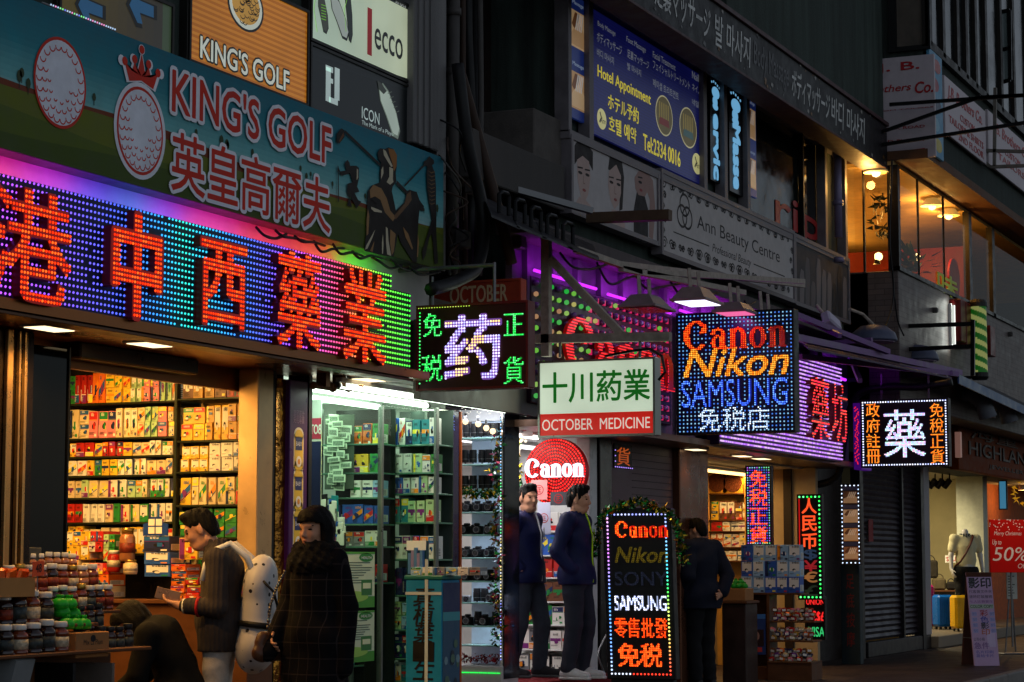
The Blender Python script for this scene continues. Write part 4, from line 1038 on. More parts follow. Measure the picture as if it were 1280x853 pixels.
g=MB();g.tube([fr.pt(a0+.1,b1,-.06),fr.pt(a0+.1,b1+.22,-.06)],.012);g.tube([fr.pt(a1-.3,b1,-.06),fr.pt(a1-.3,b1+.3,-.06)],.012);g.tube([fr.pt(a1-.3,b1+.28,-.06),fr.pt(a0-.9,b1+.28,-.06)],.016);g.build('hanger',steel,r)
# old red sign behind it
fr,r,a0,a1,b0,b1=projecting('old red shop sign with arched top half hidden behind the dark red LED sign',15.3,540,652,351,470,.1,'shop_sign',mat('old_red',(168,58,36),.5,vary=.25))
g=MB();
g.text(fr,'OCTOBER',*[fr.at(562,600)[0],fr.at(634,600)[0]],fr.at(600,378)[1],fr.at(600,357)[1],.0,.004,0,.015)
g.text(fr,'MEDICINE',*[fr.at(556,600)[0],fr.at(640,600)[0]],fr.at(600,405)[1],fr.at(600,383)[1],.0,.004,0,.015);g.build('lettering',mat('cream_letters',(206,176,140),.5),r)
# october medicine light box
fr,r,a0,a1,b0,b1=projecting('white and red light box with green Chinese characters above the camera shop entrance',16.3,673,820,449,546,.13,'lightbox',mat('aluminium',(150,152,148),.35,.7,vary=.2))
zm=fr.at(745,516)[1];w2=backlit('white_lightbox',.62);g=MB();g.fbox(fr,a0+.018,a1-.018,zm,b1-.018,-.003,.001,col=rgb(226,244,216));g.fbox(fr,a0+.018,a1-.018,b0+.018,zm,-.003,.001,col=rgb(206,34,26));g.build('face',w2,r)
def fit(g,fr,s,x0,y0,x1,y1,c,d,off=0,col=None,shear=0,rot=0):
 pm=(x0+x1)/2;g.text(fr,s,fr.at(x0,600)[0],fr.at(x1,600)[0],fr.at(pm,y0)[1],fr.at(pm,y1)[1],c,d,0,off,shear,col,rot)
g=MB();fit(g,fr,'十川葯業',679,502,813,464,.002,.002,.016,rgb(20,110,30));fit(g,fr,'OCTOBER  MEDICINE',678,537,813,523,.002,.002,.0,rgb(250,236,220));g.build('lettering',backlit('lightbox_letters',.55),r)
area('lightbox_light',r,fr.pt((a0+a1)/2,(b0+b1)/2,.02),(-1,0,0),a1-a0-.1,b1-b0-.1,4,(235,250,225))
# camera brand box
fr,r,a0,a1,b0,b1=projecting('blue dotted LED box with orange, yellow and blue camera brand names',20.0,847,995,389,542,.16)
g=MB();g.fbox(fr,a0+.018,a1-.018,b0+.018,b1-.018,-.003,0);g.build('face',mat('navy_face',(14,22,58),.4,vary=.1),r)
L=[('Canon*',856,436,986,399,ORr,.02,0),('Nikon',856,470,988,434,const((255,170,50),(255,130,24),(255,190,70)),.02,.28),('SAMSUNG',853,508,986,474,const((80,130,255),(110,170,255),(60,110,255)),.004,0),('免税店',874,538,963,509,const((230,245,255),(200,225,255)),.0,0)]
na,nb=29,30;bgp=[(a0+.03+(a1-a0-.06)*i/na,b0+.03+(b1-b0-.06)*j/nb)for j in range(nb+1)for i in range(na+1)]
occ=np.zeros(len(bgp),bool)
for s,x0,y0,x1,y1,cf,off,sh in L[:3]:
 v,ff=text_tris(s,off if s[-1]!='*' else 0.02,sh);A0,A1=fr.at(x0,600)[0],fr.at(x1,600)[0];pm=(x0+x1)/2;B0,B1=fr.at(pm,y0)[1],fr.at(pm,y1)[1]
 for d in((0,0),(.02,0),(-.02,0),(0,.02),(0,-.02)):
  occ|=inside([((a+d[0]-A0)/(A1-A0),(b+d[1]-B0)/(B1-B0))for a,b in bgp],v,ff)
stuff_part(dots_mesh(fr,[p for p,o in zip(bgp,occ)if not o],.0085,.004,const((110,180,255),(80,140,255),(150,210,255))).build('lamp_grid',DOTL,r))
for(s,x0,y0,x1,y1,cf,off,sh),pl in zip(L,(redbody,mat('amber_plate',(110,60,10),.4,emit=(255,140,10),es=.25,vary=0),mat('blue_plate',(20,30,110),.4,emit=(40,70,255),es=.25,vary=0),None)):
 word(fr,r,s,(x0,y0),(x1,y1),0.0185 if s!='免税店' else .017,.0070 if s!='免税店' else .0072,cf,.010,off,sh,None,pl)
# ---------------------------------------------------------------- bulb wall with the red script, along the facade
YV=-.40;f=FY(YV);vx0,vx1=X(664,YV),X(840,YV);vz0,vz1=Z(838,532,YV),Z(668,346,YV)
r=thing('led_sign','wall of large green and purple bulbs with red neon brand word behind the steel bracket','sign',((vx0+vx1)/2,YV,vz0))
g=MB();g.fbox(f,vx0,vx1,vz0,vz1,-.1,0,bev=.008);g.build('housing',mat('plum_panel',(46,20,44),.5,vary=.3),r)
cols=[(130,220,80),(170,220,110),(215,205,120),(50,210,80),(90,210,100),(200,150,110)]
ng=12;na=int((vx1-vx0)/.165);nb=int((vz1-vz0)/.095)
glow=MB();unl=MB()
for j in range(nb):
 for i in range(na):
  a,b=vx0+.06+i*.165,vz0+.06+j*.095;px=664+176*(a-vx0)/(vx1-vx0)
  k=rnd.random();pr=.78 if a<X(735,YV)else(.12 if b>vz1-.5 else 0)
  if k<pr:glow.bulb(f,a,b,.023,.02,0,lin(rnd.choice(cols)))
  else:unl.bulb(f,a,b,.029,.02,0,None)
stuff_part(glow.build('lit_bulb_grid',dotmat('bulb_glow',.6),r,True));stuff_part(unl.build('unlit_bulb_grid',mat('purple_bulb',(120,80,150),.18,spec=.9,vary=.1),r,True))
g=MB()
for i in range(na):
 for j in range(nb):
  if vx0+i*.165>X(728,YV):g.fbox(f,vx0+.115+i*.165,vx0+.17+i*.165,vz0+.035+j*.095,vz0+.085+j*.095,0,.012)
stuff_part(g.build('pink_lamp_grid',lit('pink_lamps',(255,30,110),.55),r))
zc0,zc1=Z(700,462,YV),Z(700,393,YV)
v,ff=TXT[('Canon*',0.0,0.0)];ca0,ca1=X(699,YV),X(836,YV)
g=MB();g.text(f,'Canon*',ca0,ca1,zc0,zc1,.03,.03,0,0.0);ltr=g.build('lettering',mat('dark_red_plate',(90,8,10),.4,emit=(255,10,10),es=.12,vary=0),r)
P=[]
for z in np.arange(zc0,zc1,.026):
 for a in np.arange(ca0,ca1,.014):P.append((a,z))
ok=inside([((a-ca0)/(ca1-ca0),(z-zc0)/(zc1-zc0))for a,z in P],v,ff);g=MB();run=None
for(a,z),k in zip(P,ok):
 if k:g.fbox(f,a-.0072,a+.0072,z-.005,z+.005,.062,.07)
stuff_part(g.build('neon_strip_grid',lit('red_neon',(255,36,40),1.3),ltr))
# right edge of that box: coloured returns
fe=FX(vx1+.004)
# ---------------------------------------------------------------- purple striped sign above the fourth shop
YU=-.60;f=FY(YU);ux0,ux1=X(900,YU),X(1053,YU);uz0,uz1=Z(1052,576,YU),Z(1052,461,YU)
r=thing('led_sign','violet striped LED sign with red dotted characters beside the camera brand box','sign',((ux0+ux1)/2,YU,uz0))
g=MB();g.fbox(f,ux0,ux1,uz0-.02,uz1+.02,-.14,-.004,bev=.006);g.build('housing',mat('violet_panel',(48,20,70),.4,vary=.1),r)
g=MB();n=24
for j in range(n+1):
 b=uz0+.015+(uz1-uz0-.03)*j/n;a=ux0+.02
 while a<ux1-.01:
  g.dot(f,a,b,.0115,.006,0,lin(rnd.choice(((205,140,255),(180,100,255),(235,190,255)))),6);a+=.027
stuff_part(g.build('lamp_grid',DOTL if False else dotmat('violet_dots',1.15),r))
for ch,l,rr,yt,yb in(('中',925,950,440,530),('西',958,982,452,536),('藥',1007,1029,473,550),('坊',1033,1052,481,553),('房',984,1003,462,544)):
 if ch=='房':continue
 a0,a1=X(l,YU),X(rr,YU);b0,b1=f.at((l+rr)/2,yb)[1],f.at((l+rr)/2,yt)[1]
 g=MB();g.text(f,ch,a0,a1,b0,b1,0,.08,0,.0,0,None,0,1);c=g.build('character',[mat('wine_acrylic',(110,14,30),.35,vary=.1),reddim],r)
 stuff_part(dots_mesh(f,led_points(ch,a0,a1,b0,b1,.036,.0),.0105,.084,const((255,50,50),(255,80,60),(255,40,70))).build('lamp_dots',DOT,c))
a0=X(992,YU);g=MB()
# ---------------------------------------------------------------- medicine sign with white border farther right
fr,r,a0,a1,b0,b1=projecting('black LED sign with pastel medicine character and orange side characters in a white dotted border',26.0,1077,1187,499,584,.14)
border(fr,r,a0,a1,b0,b1,.032,.010,WHB,inset=.03)
def pas(a,b):return lin(rnd.choice(((225,240,255),(190,220,255),(235,190,255),(190,255,225),(255,210,220))))
word(fr,r,'藥',(1106,572),(1158,512),.0165,.0075,pas,.008,.006,0,None,mat('lilac_plate_dim',(60,60,110),.4,emit=(170,170,255),es=.35,vary=0),'character')
for s,x in(('政府註冊',1084),('免稅正貨',1164)):
 for k,ch in enumerate(s):
  y=504+k*19.3;word(fr,r,ch,(x,y+17.5),(x+17,y),.0125,.0045,const((255,150,40),(255,110,30),(255,180,60)),.006,.004,0,None,mat('amber_char',(120,60,10),.4,emit=(255,120,24),es=.8,vary=0),'character')
fs=FY(fr.pt(a0,0).y+.0);
g=MB();c0,_=fr.at(1067,600);g.fbox(fr,c0,a0-.004,b0-.02,b1-.03,-.5,-.02,bev=.005);g.build('side_box',mat('violet_box',(60,24,90),.4,emit=(150,30,255),es=.10,vary=0),r)
P=[(c0+.02+(a0-c0-.05)*rnd.random(),b0+.05+(b1-b0-.12)*k/60)for k in range(60)];stuff_part(dots_mesh(fr,P,.009,-.012,const((255,40,70),(255,30,40))).build('side_lamp_dots',DOTL,r))
g=MB()
for a in(a0+.25,a1-.25):
 for k in range(7):g.ring(fr,a,b1+.03+k*.045,.012,.026,.008,-.07+(k%2)*.004,0,10)
g.build('hanging_chain',steel,r)
g=MB()
# ---------------------------------------------------------------- vertical signs at street level
# free-standing board between the two entrances
fo=at_depth(804,743,19.1);yaw=-math.pi/2+math.radians(7)
base=FrT((fo.x,fo.y,0),(math.cos(yaw),math.sin(yaw),0.0),(math.sin(math.radians(1.6))*.0,math.sin(math.radians(1.6)),1))
def bat(px,py):
 return base.at(px,py)
def BB(x0,y0,x1,y1):
 a0,b0=base.at(x0,y0);a1,b1=base.at(x1,y1);return a0,a1,b0,b1
e0=base.at(764,640);e1=base.at(845,641);e2=base.at(763,845);e3=base.at(838,846)
a0,a1=(e0[0]+e2[0])/2,(e1[0]+e3[0])/2;b0,b1=(e2[1]+e3[1])/2,(e0[1]+e1[1])/2
r=thing('standing_sign','black free-standing LED board with camera brand names and tinsel on its top','sign',tuple(base.pt((a0+a1)/2,0)))
g=MB();g.fbox(base,a0-.03,a1+.03,b0-.03,b1+.04,-.16,-.004,bev=.008);g.build('housing',black,r)
g=MB();g.fbox(base,a0-.0,a1+.0,.05,b0-.03,-.14,-.02,bev=.005);g.build('base',black,r)
for k in(a0+.06,a1-.06):g=MB();g.fbox(base,k-.03,k+.03,0.0,.06,-.2,.05,bev=.012);g.build('foot',blackm,r)
def bc(a,b):
 t=(b-b0)/(b1-b0)
 if a<(a0+a1)/2:return mixc([(0,(210,230,255)),(.15,(120,170,255)),(.5,(100,170,255)),(.75,(220,130,255)),(1,(240,190,255))],t)
 return mixc([(0,(255,70,50)),(.1,(255,120,80)),(.25,(255,235,120)),(.4,(220,255,120)),(.52,(60,240,90)),(.7,(90,210,255)),(1,(170,170,255))],t)
border(base,r,a0,a1,b0,b1,.034,.0095,bc,inset=.018,sides='lr');border(base,r,a0,a1,b0,b1,.034,.009,lambda a,b:lin(rnd.choice(((150,160,255),(190,200,255)))),inset=.018,sides='t');border(base,r,a0,a1,b0,b1,.034,.009,lambda a,b:lin((220,230,255))if a<a0+.2 else lin((255,60,40)),inset=.018,sides='b')
def bword(txt,x0,y0,x1,y1,pitch,rad,colf,off=0.0,shear=0.0,m=None,plate=None):
 A0,A1,B0,B1=BB(x0,y0,x1,y1);P=led_points(txt,A0,A1,B0,B1,pitch,off,shear);par=r
 if plate:g=MB();g.text(base,txt,A0,A1,B0,B1,.0,.006,0,off,shear);par=g.build('lettering',plate,r)
 return stuff_part(dots_mesh(base,P,rad,.010,colf).build('lamp_dots' if plate else 'lettering',m or DOT,par))
bword('Canon*',775,673,841,650,.0165,.0085,ORr,.02,0,None,mat('red_glow_plate',(150,22,10),.3,emit=(255,26,4),es=.6,vary=0))
bword('Nikon',774,704,840,683,.017,.006,const((150,120,24),(130,100,20)),.03,.25,dotmat('faint_glow_dots',.16),mat('yellow_plate_off',(200,170,50),.4,vary=.1))  # switched-off words; faint emission put into their dots to keep them readable
bword('SONY',773,733,839,714,.02,.006,const((80,90,120)),.02,0,dotmat('faint_glow_dots',.16),mat('navy_plate_off',(60,64,90),.4,vary=.1))
bword('SAMSUNG',772,764,837,744,.0165,.0082,WHB,.006,0,None,mat('white_glow_plate',(120,120,150),.3,emit=(200,215,255),es=.6,vary=0))
bword('零售批發',771,798,837,772,.0145,.0068,const((255,90,26),(255,70,16)),.01,0,None,mat('orange_glow_plate',(150,40,10),.3,emit=(255,50,6),es=.4,vary=0))
bword('免税',775,834,829,804,.0165,.0082,const((255,100,30),(255,80,20)),.02,0,None,mat('orange_glow_plate',(150,40,10)))
# tinsel round the top of the board
def tinsel(name,label,pts,rad,n,pal,parent=None,leaf=.03):
 g=MB();pts=[Vector(p)for p in pts]
 for k in range(n):
  i=rnd.randrange(len(pts)-1);p=pts[i].lerp(pts[i+1],rnd.random())
  d=Vector((rnd.gauss(0,1),rnd.gauss(0,1),rnd.gauss(0,1))).normalized();q=p+d*rad*rnd.uniform(.3,1.1)
  e=Vector((rnd.gauss(0,1),rnd.gauss(0,1),rnd.gauss(0,1))).normalized()*leaf*rnd.uniform(.5,1.2);s=d.cross(e).normalized()*leaf*.3
  g.add([q-s,q+s,q+e],[(0,1,2)],rnd.randrange(len(pal)))
 o=g.build(name,pal);tag(o,label,'tinsel');return o
TG=[mat('green_foil',(30,120,44),.25,.8,vary=.3),mat('gold_foil_leaf',(196,160,40),.25,.9,vary=.3),mat('green_foil_dark',(18,66,28),.3,.7,vary=.2)]
bp=[base.pt(*bat(*p),.02)for p in((746,700),(752,668),(764,642),(786,632),(806,628),(828,633),(846,643),(856,668),(860,702))]
tinsel('tinsel_garland','green and gold tinsel garland draped over the free-standing LED board',bp,.05,700,TG,leaf=.05)
# vertical tax-free sign
def vsign(label,Xs,pxl,pxr,pyt,pyb,thick=.08):return projecting(label,Xs,pxl,pxr,pyt,pyb,thick)
fr,r,a0,a1,b0,b1=vsign('narrow upright LED sign with red characters on multicoloured dots in the fourth shop',23.4,932,964,582,682)
na,nb=9,30;g=MB()
for j in range(nb+1):
 for i in range(na+1):
  a,b=a0+.025+(a1-a0-.05)*i/na,b0+.025+(b1-b0-.05)*j/nb
  g.dot(fr,a,b,.0085,.004,0,lin(rnd.choice(((110,160,255),(160,220,255),(210,110,255),(130,255,180))))if(i in(0,na)or j in(0,nb))else lin(rnd.choice(((90,70,255),(60,130,220),(160,60,220)))),6)
stuff_part(g.build('lamp_grid',DOTL,r))
for k,ch in enumerate('免税正貨'):
 y=588+k*23.5;word(fr,r,ch,(937,y+21),(959,y),.019,.0085,ORr,.012,.02,0,None,redbody,'character')
# currency sign
fr,r,a0,a1,b0,b1=vsign('upright black sign with red exchange characters and dim currency marks in green dots',23.9,996,1027,618,750)
border(fr,r,a0,a1,b0,b1,.05,.012,GRN,inset=.03,sides='tbr');g=MB();g.fbox(fr,a0+.02,a0+.03,b0+.05,b1-.05,0,.01);g.build('red_edge',lit('red_edge',(255,20,20),.5),r)
g=MB()
for k,ch in enumerate('人民币'):
 y=623+k*22;fit(g,fr,ch,1002,y+19,1020,y,.002,.006,.02)
g.build('lettering',lit('red_orange_letters',(255,80,34),1.15),r)
for ch,y,c,es in(('$',687,(60,90,130),.25),('¥',701,(170,30,40),.6),('€',715,(170,110,60),.6),('£',732,(50,70,50),.25)):
 g=MB();fit(g,fr,ch,1004,y+13,1020,y,.002,.006,.03);g.build('currency_mark',lit('mark_%d'%y,c,es),r)
fr,r,a0,a1,b0,b1=vsign('small red and green LED ticker below the upright currency sign',24.2,1004,1029,746,800)
g=MB();fit(g,fr,'UNION',1006,756,1028,749,.002,.004,.02);fit(g,fr,'€$£',1012,778,1028,764,.002,.004,.02);g.build('lettering',lit('ticker_red',(255,40,40),1.0),r)
g=MB();fit(g,fr,'¥€$',1005,776,1013,762,.002,.004,.02);fit(g,fr,'VISA',1008,796,1028,784,.002,.004,.01);g.build('green_lettering',lit('ticker_green',(60,230,130),.7),r)
# photo column with dotted border
fr,r,a0,a1,b0,b1=vsign('upright massage photo panel in a pale blue dotted border beside the shutter',26.3,1050,1075,605,706)
border(fr,r,a0,a1,b0,b1,.05,.011,const((190,215,255),(215,230,255)),inset=.02)
g=MB();H=b1-b0;W=a1-a0
for k in range(4):
 z0=b0+H*(.06+.23*k);g.quad(fr.pt(a0+W*.14,z0,0),fr.pt(a1-W*.14,z0,0),fr.pt(a1-W*.14,z0+H*.16,0),fr.pt(a0+W*.14,z0+H*.16,0),0,(rgb(150,90,60),rgb(206,140,84),rgb(214,170,130),rgb(70,30,26))[k])
 m_=lambda*P:[(a0+W*u,z0+H*.16*v)for u,v in P]
 g.poly(fr,m_((.16,.08),(.84,.08),(.84,.5),(.6,.74),(.4,.6),(.16,.4)),.002,None,0,rgb(206,164,124));g.poly(fr,m_((.18,.62),(.36,.95),(.64,.95),(.48,.7),(.28,.5)),.0025,None,0,rgb(96,50,32))
 for q_ in range(4):g.stroke(fr,m_((.5+.09*q_,.92),(.36+.1*q_,.46)),W*.06,.003+.0003*q_,0,rgb(230,200,170))
 g.quad(fr.pt(a0+W*.14,z0+H*.17,0),fr.pt(a1-W*.14,z0+H*.17,0),fr.pt(a1-W*.14,z0+H*.22,0),fr.pt(a0+W*.14,z0+H*.22,0),0,rgb(24,34,70))
g.build('photo_print',backlit('photo_strip_backlit',.16),r)
# small emissive panel standing in for a sign's reflection in the shutter wall
fr=FY(-.012);a0,a1=X(768,-.012),X(790,-.012);b0,b1=Z(779,586,-.012),Z(779,556,-.012)
r=thing('led_sign','small dim orange character panel on the mauve shutter wall','sign',((a0+a1)/2,0,b0));g=MB();g.fbox(fr,a0,a1,b0,b1,-.01,0);g.build('housing',black,r)
g=MB();g.text(fr,'貨',a0+.06,a1-.06,b0+.03,b1-.03,.002,.004,0,.0);g.build('character',lit('reflected_orange',(255,110,30),.35),r)
border(fr,r,a0,a1,b0,b1,.05,.007,const((150,120,220)),sides='lb',inset=.01)
# round target sign
fr=FX(18.35);A,B=fr.at(694,590);ra=(fr.at(731,590)[0]-fr.at(656,590)[0])/2
r=thing('round_led_sign','round red ringed LED sign with white brand word in the camera shop','sign',tuple(fr.pt(A,B-ra)))
g=MB();g.disc(fr,A,B,ra*1.03,ra*1.03,-.07,0,48,None,-.002);g.build('housing',mat('dark_red_disc',(90,16,18),.4,emit=(255,10,10),es=.08,vary=0),r)
P=[]
for k in range(9):
 rr=ra*(.985-.098*k);n=max(5,int(2*math.pi*rr/.025))
 P+=[(A+rr*math.cos(2*math.pi*i/n),B+rr*math.sin(2*math.pi*i/n))for i in range(n)]
stuff_part(dots_mesh(fr,P,.0092,.004,const((255,44,40),(255,60,50),(255,30,34))).build('lamp_rings',DOT,r))
g=MB();fit(g,fr,'Canon*',658,597,731,573,.012,.03,0.0);g.build('lettering',lit('white_letters',(235,240,255),1.6),r)
# ================================================================ shop lamps
def tube_lamp(label,p0,p1,rgb_,es,power,downs=(0,0,-1),rad=.018,name='fluorescent_lamp',wid=.05):
 p0,p1=Vector(p0),Vector(p1);r=thing(name,label,'lamp',tuple((p0+p1)/2))
 g=MB();g.tube([p0,p1],rad,0,8);g.build('tube',lit('tube_white_%d_%d'%(rgb_[0]+rgb_[2]*3,int(es*10)),rgb_,es),r)
 d=(p1-p0).normalized();g=MB();g.beam(p0+Vector((0,0,rad+.02)),p1+Vector((0,0,rad+.02)),.05,.035);g.build('fitting',white,r)
 for p in(p0,p1):g=MB();g.tube([p-d*.002,p+(d*-.03 if p==p0 else d*.03)],rad*1.25,0,8);g.build('end_cap',steel,r)
 if power:area('lamp_light',r,(p0+p1)/2+Vector(downs)*(rad+.01),downs,(p1-p0).length,wid,power,rgb_)if abs(d.x)>.5 else area('lamp_light',r,(p0+p1)/2+Vector(downs)*(rad+.01),downs,wid,(p1-p0).length,power,rgb_)
 return r
WARM=(255,194,106)
def downlight(label,x,y,z,power,c=WARM,es=2.2,ang=110):
 r=thing('downlight',label,'lamp',(x,y,z),'ceiling lamps of the shops');g=MB();g.box(x-.16,x+.16,y-.09,y+.09,z-.012,z+.01,bev=.004);g.build('trim',white,r)
 g=MB();g.box(x-.14,x+.14,y-.07,y+.07,z-.016,z-.0125);g.build('diffuser',lit('warm_diffuser',(255,226,176),es),r)
 if power:spot('lamp_light',r,(x,y,z-.04),(x,y,0),power,c,ang,.08)
for px,py,lab in((62,404,'square downlight under the LED sign above the glass door'),(187,427,'square downlight under the LED sign above the medicine shelves'),(460,472,'square downlight under the LED sign near the green end')):
 a,b=FY(-.3).at(px,py);downlight(lab,a,-.3,2.60,60,ang=150)
# warm shop
tube_lamp('bright warm ceiling tube inside the medicine shop',(9.6,1.25,2.7),(12.6,1.25,2.7),WARM,3,32)
tube_lamp('second warm ceiling tube near the medicine shop entrance',(9.6,.55,2.7),(12.2,.55,2.7),WARM,3,26)
r=thing('added_shelf_lamp','hidden warm shelf lamp washing the medicine cartons','lamp',(11.7,.95,2.62));g=MB();g.box(11.65,11.73,.2,1.8,2.6,2.72,bev=.01);g.build('housing',white,r);area('lamp_light',r,(11.74,1.0,2.58),(.75,0,-.8),.06,1.6,42,WARM)  # added lamp, unseen from the street, to brighten the shelves
# fluorescent shop
for k,(y,lab)in enumerate(((-.22,'long fluorescent tube along the front edge of the bright ceiling'),(.12,'long fluorescent tube just inside the glass showcase'),(.55,'long fluorescent tube deeper inside the bright shop'))):
 tube_lamp(lab,(13.42,y,2.53),(16.7 if k<1 else 15.5,y,2.53),(236,255,232),5,7,rad=.02)
r=thing('ceiling_lamp','wide white glowing ceiling panel of the bright shop','lamp',(14.3,.8,2.6));g=MB();g.box(13.35,15.6,.2,1.5,2.58,2.615);g.build('diffuser',lit('cool_panel',(225,250,225),.85),r);area('lamp_light',r,(14.2,.8,2.57),(0,0,-1),2.2,1.2,12,(230,250,228))
for k,p in enumerate((404,424,446,466)):
 P=PT(p,484,-.2);g=MB();g.box(P.x-.03,P.x+.03,-.24,-.16,P.z,2.6);g.tube([P+Vector((-.14,0,0)),P+Vector((.14,0,0))],.02,0,8);
 for s_ in(-1,1):g.bulb(FY(-.2),P.x+s_*.14,P.z,.03,0)
 tag(g.build('sign_bracket',mat('bronze_bracket',(120,80,44),.4,.6)),'bronze dumbbell bracket under the soffit, %s from the poster column'%ORD[k],'bracket','bronze brackets under the LED sign')
# camera shop and fourth shop
tube_lamp('white ceiling tube over the camera shop entrance',(17.3,.5,2.44),(18.6,.5,2.44),(255,246,240),4,24)
tube_lamp('white ceiling tube deep inside the camera shop',(17.3,1.3,2.44),(20.4,1.3,2.44),(246,246,255),4,34)
tube_lamp('warm tube over the shelves of the fourth shop',(23.0,.7,2.34),(25.6,.7,2.34),(255,200,120),4,34)
for px,lab in((870,'small lit downlight above the bronze pillar'),(928,'small lit downlight above the fourth shop shelves'),(952,'small lit downlight next to the violet LED sign')):
 downlight(lab,X(px,-.2),-.2,2.44,8)
# ================================================================ goods
def carton_mat():
 m=bpy.data.materials.new('carton_card');m.use_nodes=True;n=m.node_tree.nodes;L=m.node_tree.links;b=n['Principled BSDF'];b.inputs['Roughness'].default_value=.45
 oi=n.new('ShaderNodeObjectInfo');L.new(oi.outputs['Color'],b.inputs['Base Color'])
 m2=bpy.data.materials.new('carton_accent');m2 .use_nodes=True;n=m2 .node_tree.nodes;L=m2 .node_tree.links;b=n['Principled BSDF'];b.inputs['Roughness'].default_value=.4
 oi=n.new('ShaderNodeObjectInfo');r=n.new('ShaderNodeValToRGB');r.color_ramp.interpolation='CONSTANT'
 cs=[(0,(196,30,28)),(.16,(24,90,160)),(.32,(28,130,60)),(.46,(236,140,20)),(.6,(120,40,120)),(.72,(240,220,60)),(.86,(20,40,90))]
 el=r.color_ramp.elements;el[0].position=0;el[0].color=lin(cs[0][1]);el[1].position=cs[1][0];el[1].color=lin(cs[1][1])
 for p,c in cs[2:]:e=el.new(p);e.color=lin(c)
 L.new(oi.outputs['Random'],r.inputs[0]);L.new(r.outputs[0],b.inputs['Base Color'])
 return m,m2
CARD,ACC=carton_mat()
INKM=mat('ink',(30,26,28),.5,vary=0);WHM=mat('label_white',(232,228,218),.5,vary=.05)
ACC2=ACC.copy();ACC2 .name='carton_second_colour'
for _n in ACC2 .node_tree.nodes:
 if _n.bl_idname=='ShaderNodeValToRGB':
  _cs=[e.color[:]for e in _n.color_ramp.elements];_cs=_cs[3:]+_cs[:3]
  for e,c in zip(_n.color_ramp.elements,_cs):e.color=c
def carton_proto(k):
 """unit carton: stands on z=0, printed front towards -y"""
 q=random.Random(100+k);f=Fr((0,-.5,0),0.0);g=MB();g.fbox(Fr((0,0,0),0),-.5,.5,0,1,-.5,.5,0,.02);lv=[0]
 def lay():lv[0]+=1;return .002+.0016*lv[0]
 def rc(a0,a1,b0,b1,m):c=lay();g.add([f.pt(a0,b0,c),f.pt(a1,b0,c),f.pt(a1,b1,c),f.pt(a0,b1,c)],[(0,1,2,3)],m)
 def lines(a0,a1,b,n,m=3,dz=.035):
  for j in range(n):rc(a0,a0+(a1-a0)*q.uniform(.5,1),b-dz*j,b-dz*j+.014,m)
 st=k%6
 if st==0:rc(-.47,.47,.70,.97,1);rc(-.47,.47,.66,.69,4)
 if st==1:rc(-.47,.47,.03,.30,1);rc(-.47,.47,.30,.33,2)
 if st==2:rc(-.47,-.22,.03,.97,1);rc(-.22,-.19,.03,.97,4)
 if st==3:c=lay();g.poly(f,[(-.47,.2),(.47,.55),(.47,.8),(-.47,.42)],c,None,1);c=lay();g.poly(f,[(-.47,.13),(.47,.47),(.47,.53),(-.47,.18)],c,None,4)
 if st==4:rc(-.42,.42,.36,.93,2)
 if st==5:rc(-.47,.47,.44,.60,4)
# brand block of little strokes, like characters
 a=q.uniform(-.36,-.2);bb=q.uniform(.72,.84)if st!=1 else q.uniform(.78,.86);m=3 if st in(2,4,5)else(2 if st==0 else q.choice((1,3)))
 for j in range(q.choice((3,4,5))):
  w_=q.uniform(.09,.14);h_=q.uniform(.08,.12)
  rc(a,a+w_*.25,bb,bb+h_,m);rc(a,a+w_*.8,bb+h_*.75,bb+h_,m);rc(a+w_*.4,a+w_*.62,bb-h_*.1,bb+h_*.6,m);rc(a,a+w_*.85,bb+h_*.25,bb+h_*.42,m);a+=w_*1.12
  if a>.3:break
# product picture
 cx,cy=q.uniform(-.1,.2),q.uniform(.4,.52)
 for j in range(q.choice((2,3,4))):
  c=lay();ra,rb=q.uniform(.06,.2),q.uniform(.05,.13);g.disc(f,cx+q.uniform(-.14,.14),cy+q.uniform(-.1,.1),ra,rb,c,q.choice((1,2,3,4,4)),12)
 if q.random()<.5:rc(cx-.1,cx+.1,cy-.13,cy+.12,q.choice((1,4,2)))
 lines(-.4,q.uniform(.0,.4),q.uniform(.2,.28),q.choice((2,3,4,5)),3 if st!=1 else 2)
 if q.random()<.5:rc(.18,.42,.06,.16,q.choice((1,2,4)))
 for yaw_,ox in((math.pi/2,.5),(-math.pi/2,-.5)):
  fs=Fr((ox,0,0),yaw_);c=.003;g.add([fs.pt(-.4,.1,c),fs.pt(.4,.1,c),fs.pt(.4,.5,c),fs.pt(-.4,.5,c)],[(0,1,2,3)],2);
  for j in range(5):c=.005;g.add([fs.pt(-.34,.14+.07*j,c),fs.pt(.2,.14+.07*j,c),fs.pt(.2,.165+.07*j,c),fs.pt(-.34,.165+.07*j,c)],[(0,1,2,3)],3)
 o=g.build('carton',[CARD,ACC,WHM,INKM,ACC2]);return o
PROTO=[]
for k in range(18):
 o=carton_proto(k);me=o.data;bpy.data.objects.remove(o)
 v=np.array([x.co for x in me.vertices]);me.name='carton'
# recentre: base centre at the origin
 PROTO.append(me)
PAL={'cream':(226,206,160),'white':(232,230,222),'yellow':(236,190,50),'orange':(226,110,30),'red':(184,32,26),'green':(40,140,60),'blue':(40,90,180),'pink':(226,130,140),'gold':(196,150,60),'teal':(30,130,140),'navy':(28,36,84),'brown':(110,66,40),'pale green':(170,206,150),'pale blue':(150,190,224),'purple':(110,60,130),'grey':(130,130,134),'black':(26,26,30)}
NBOX=0
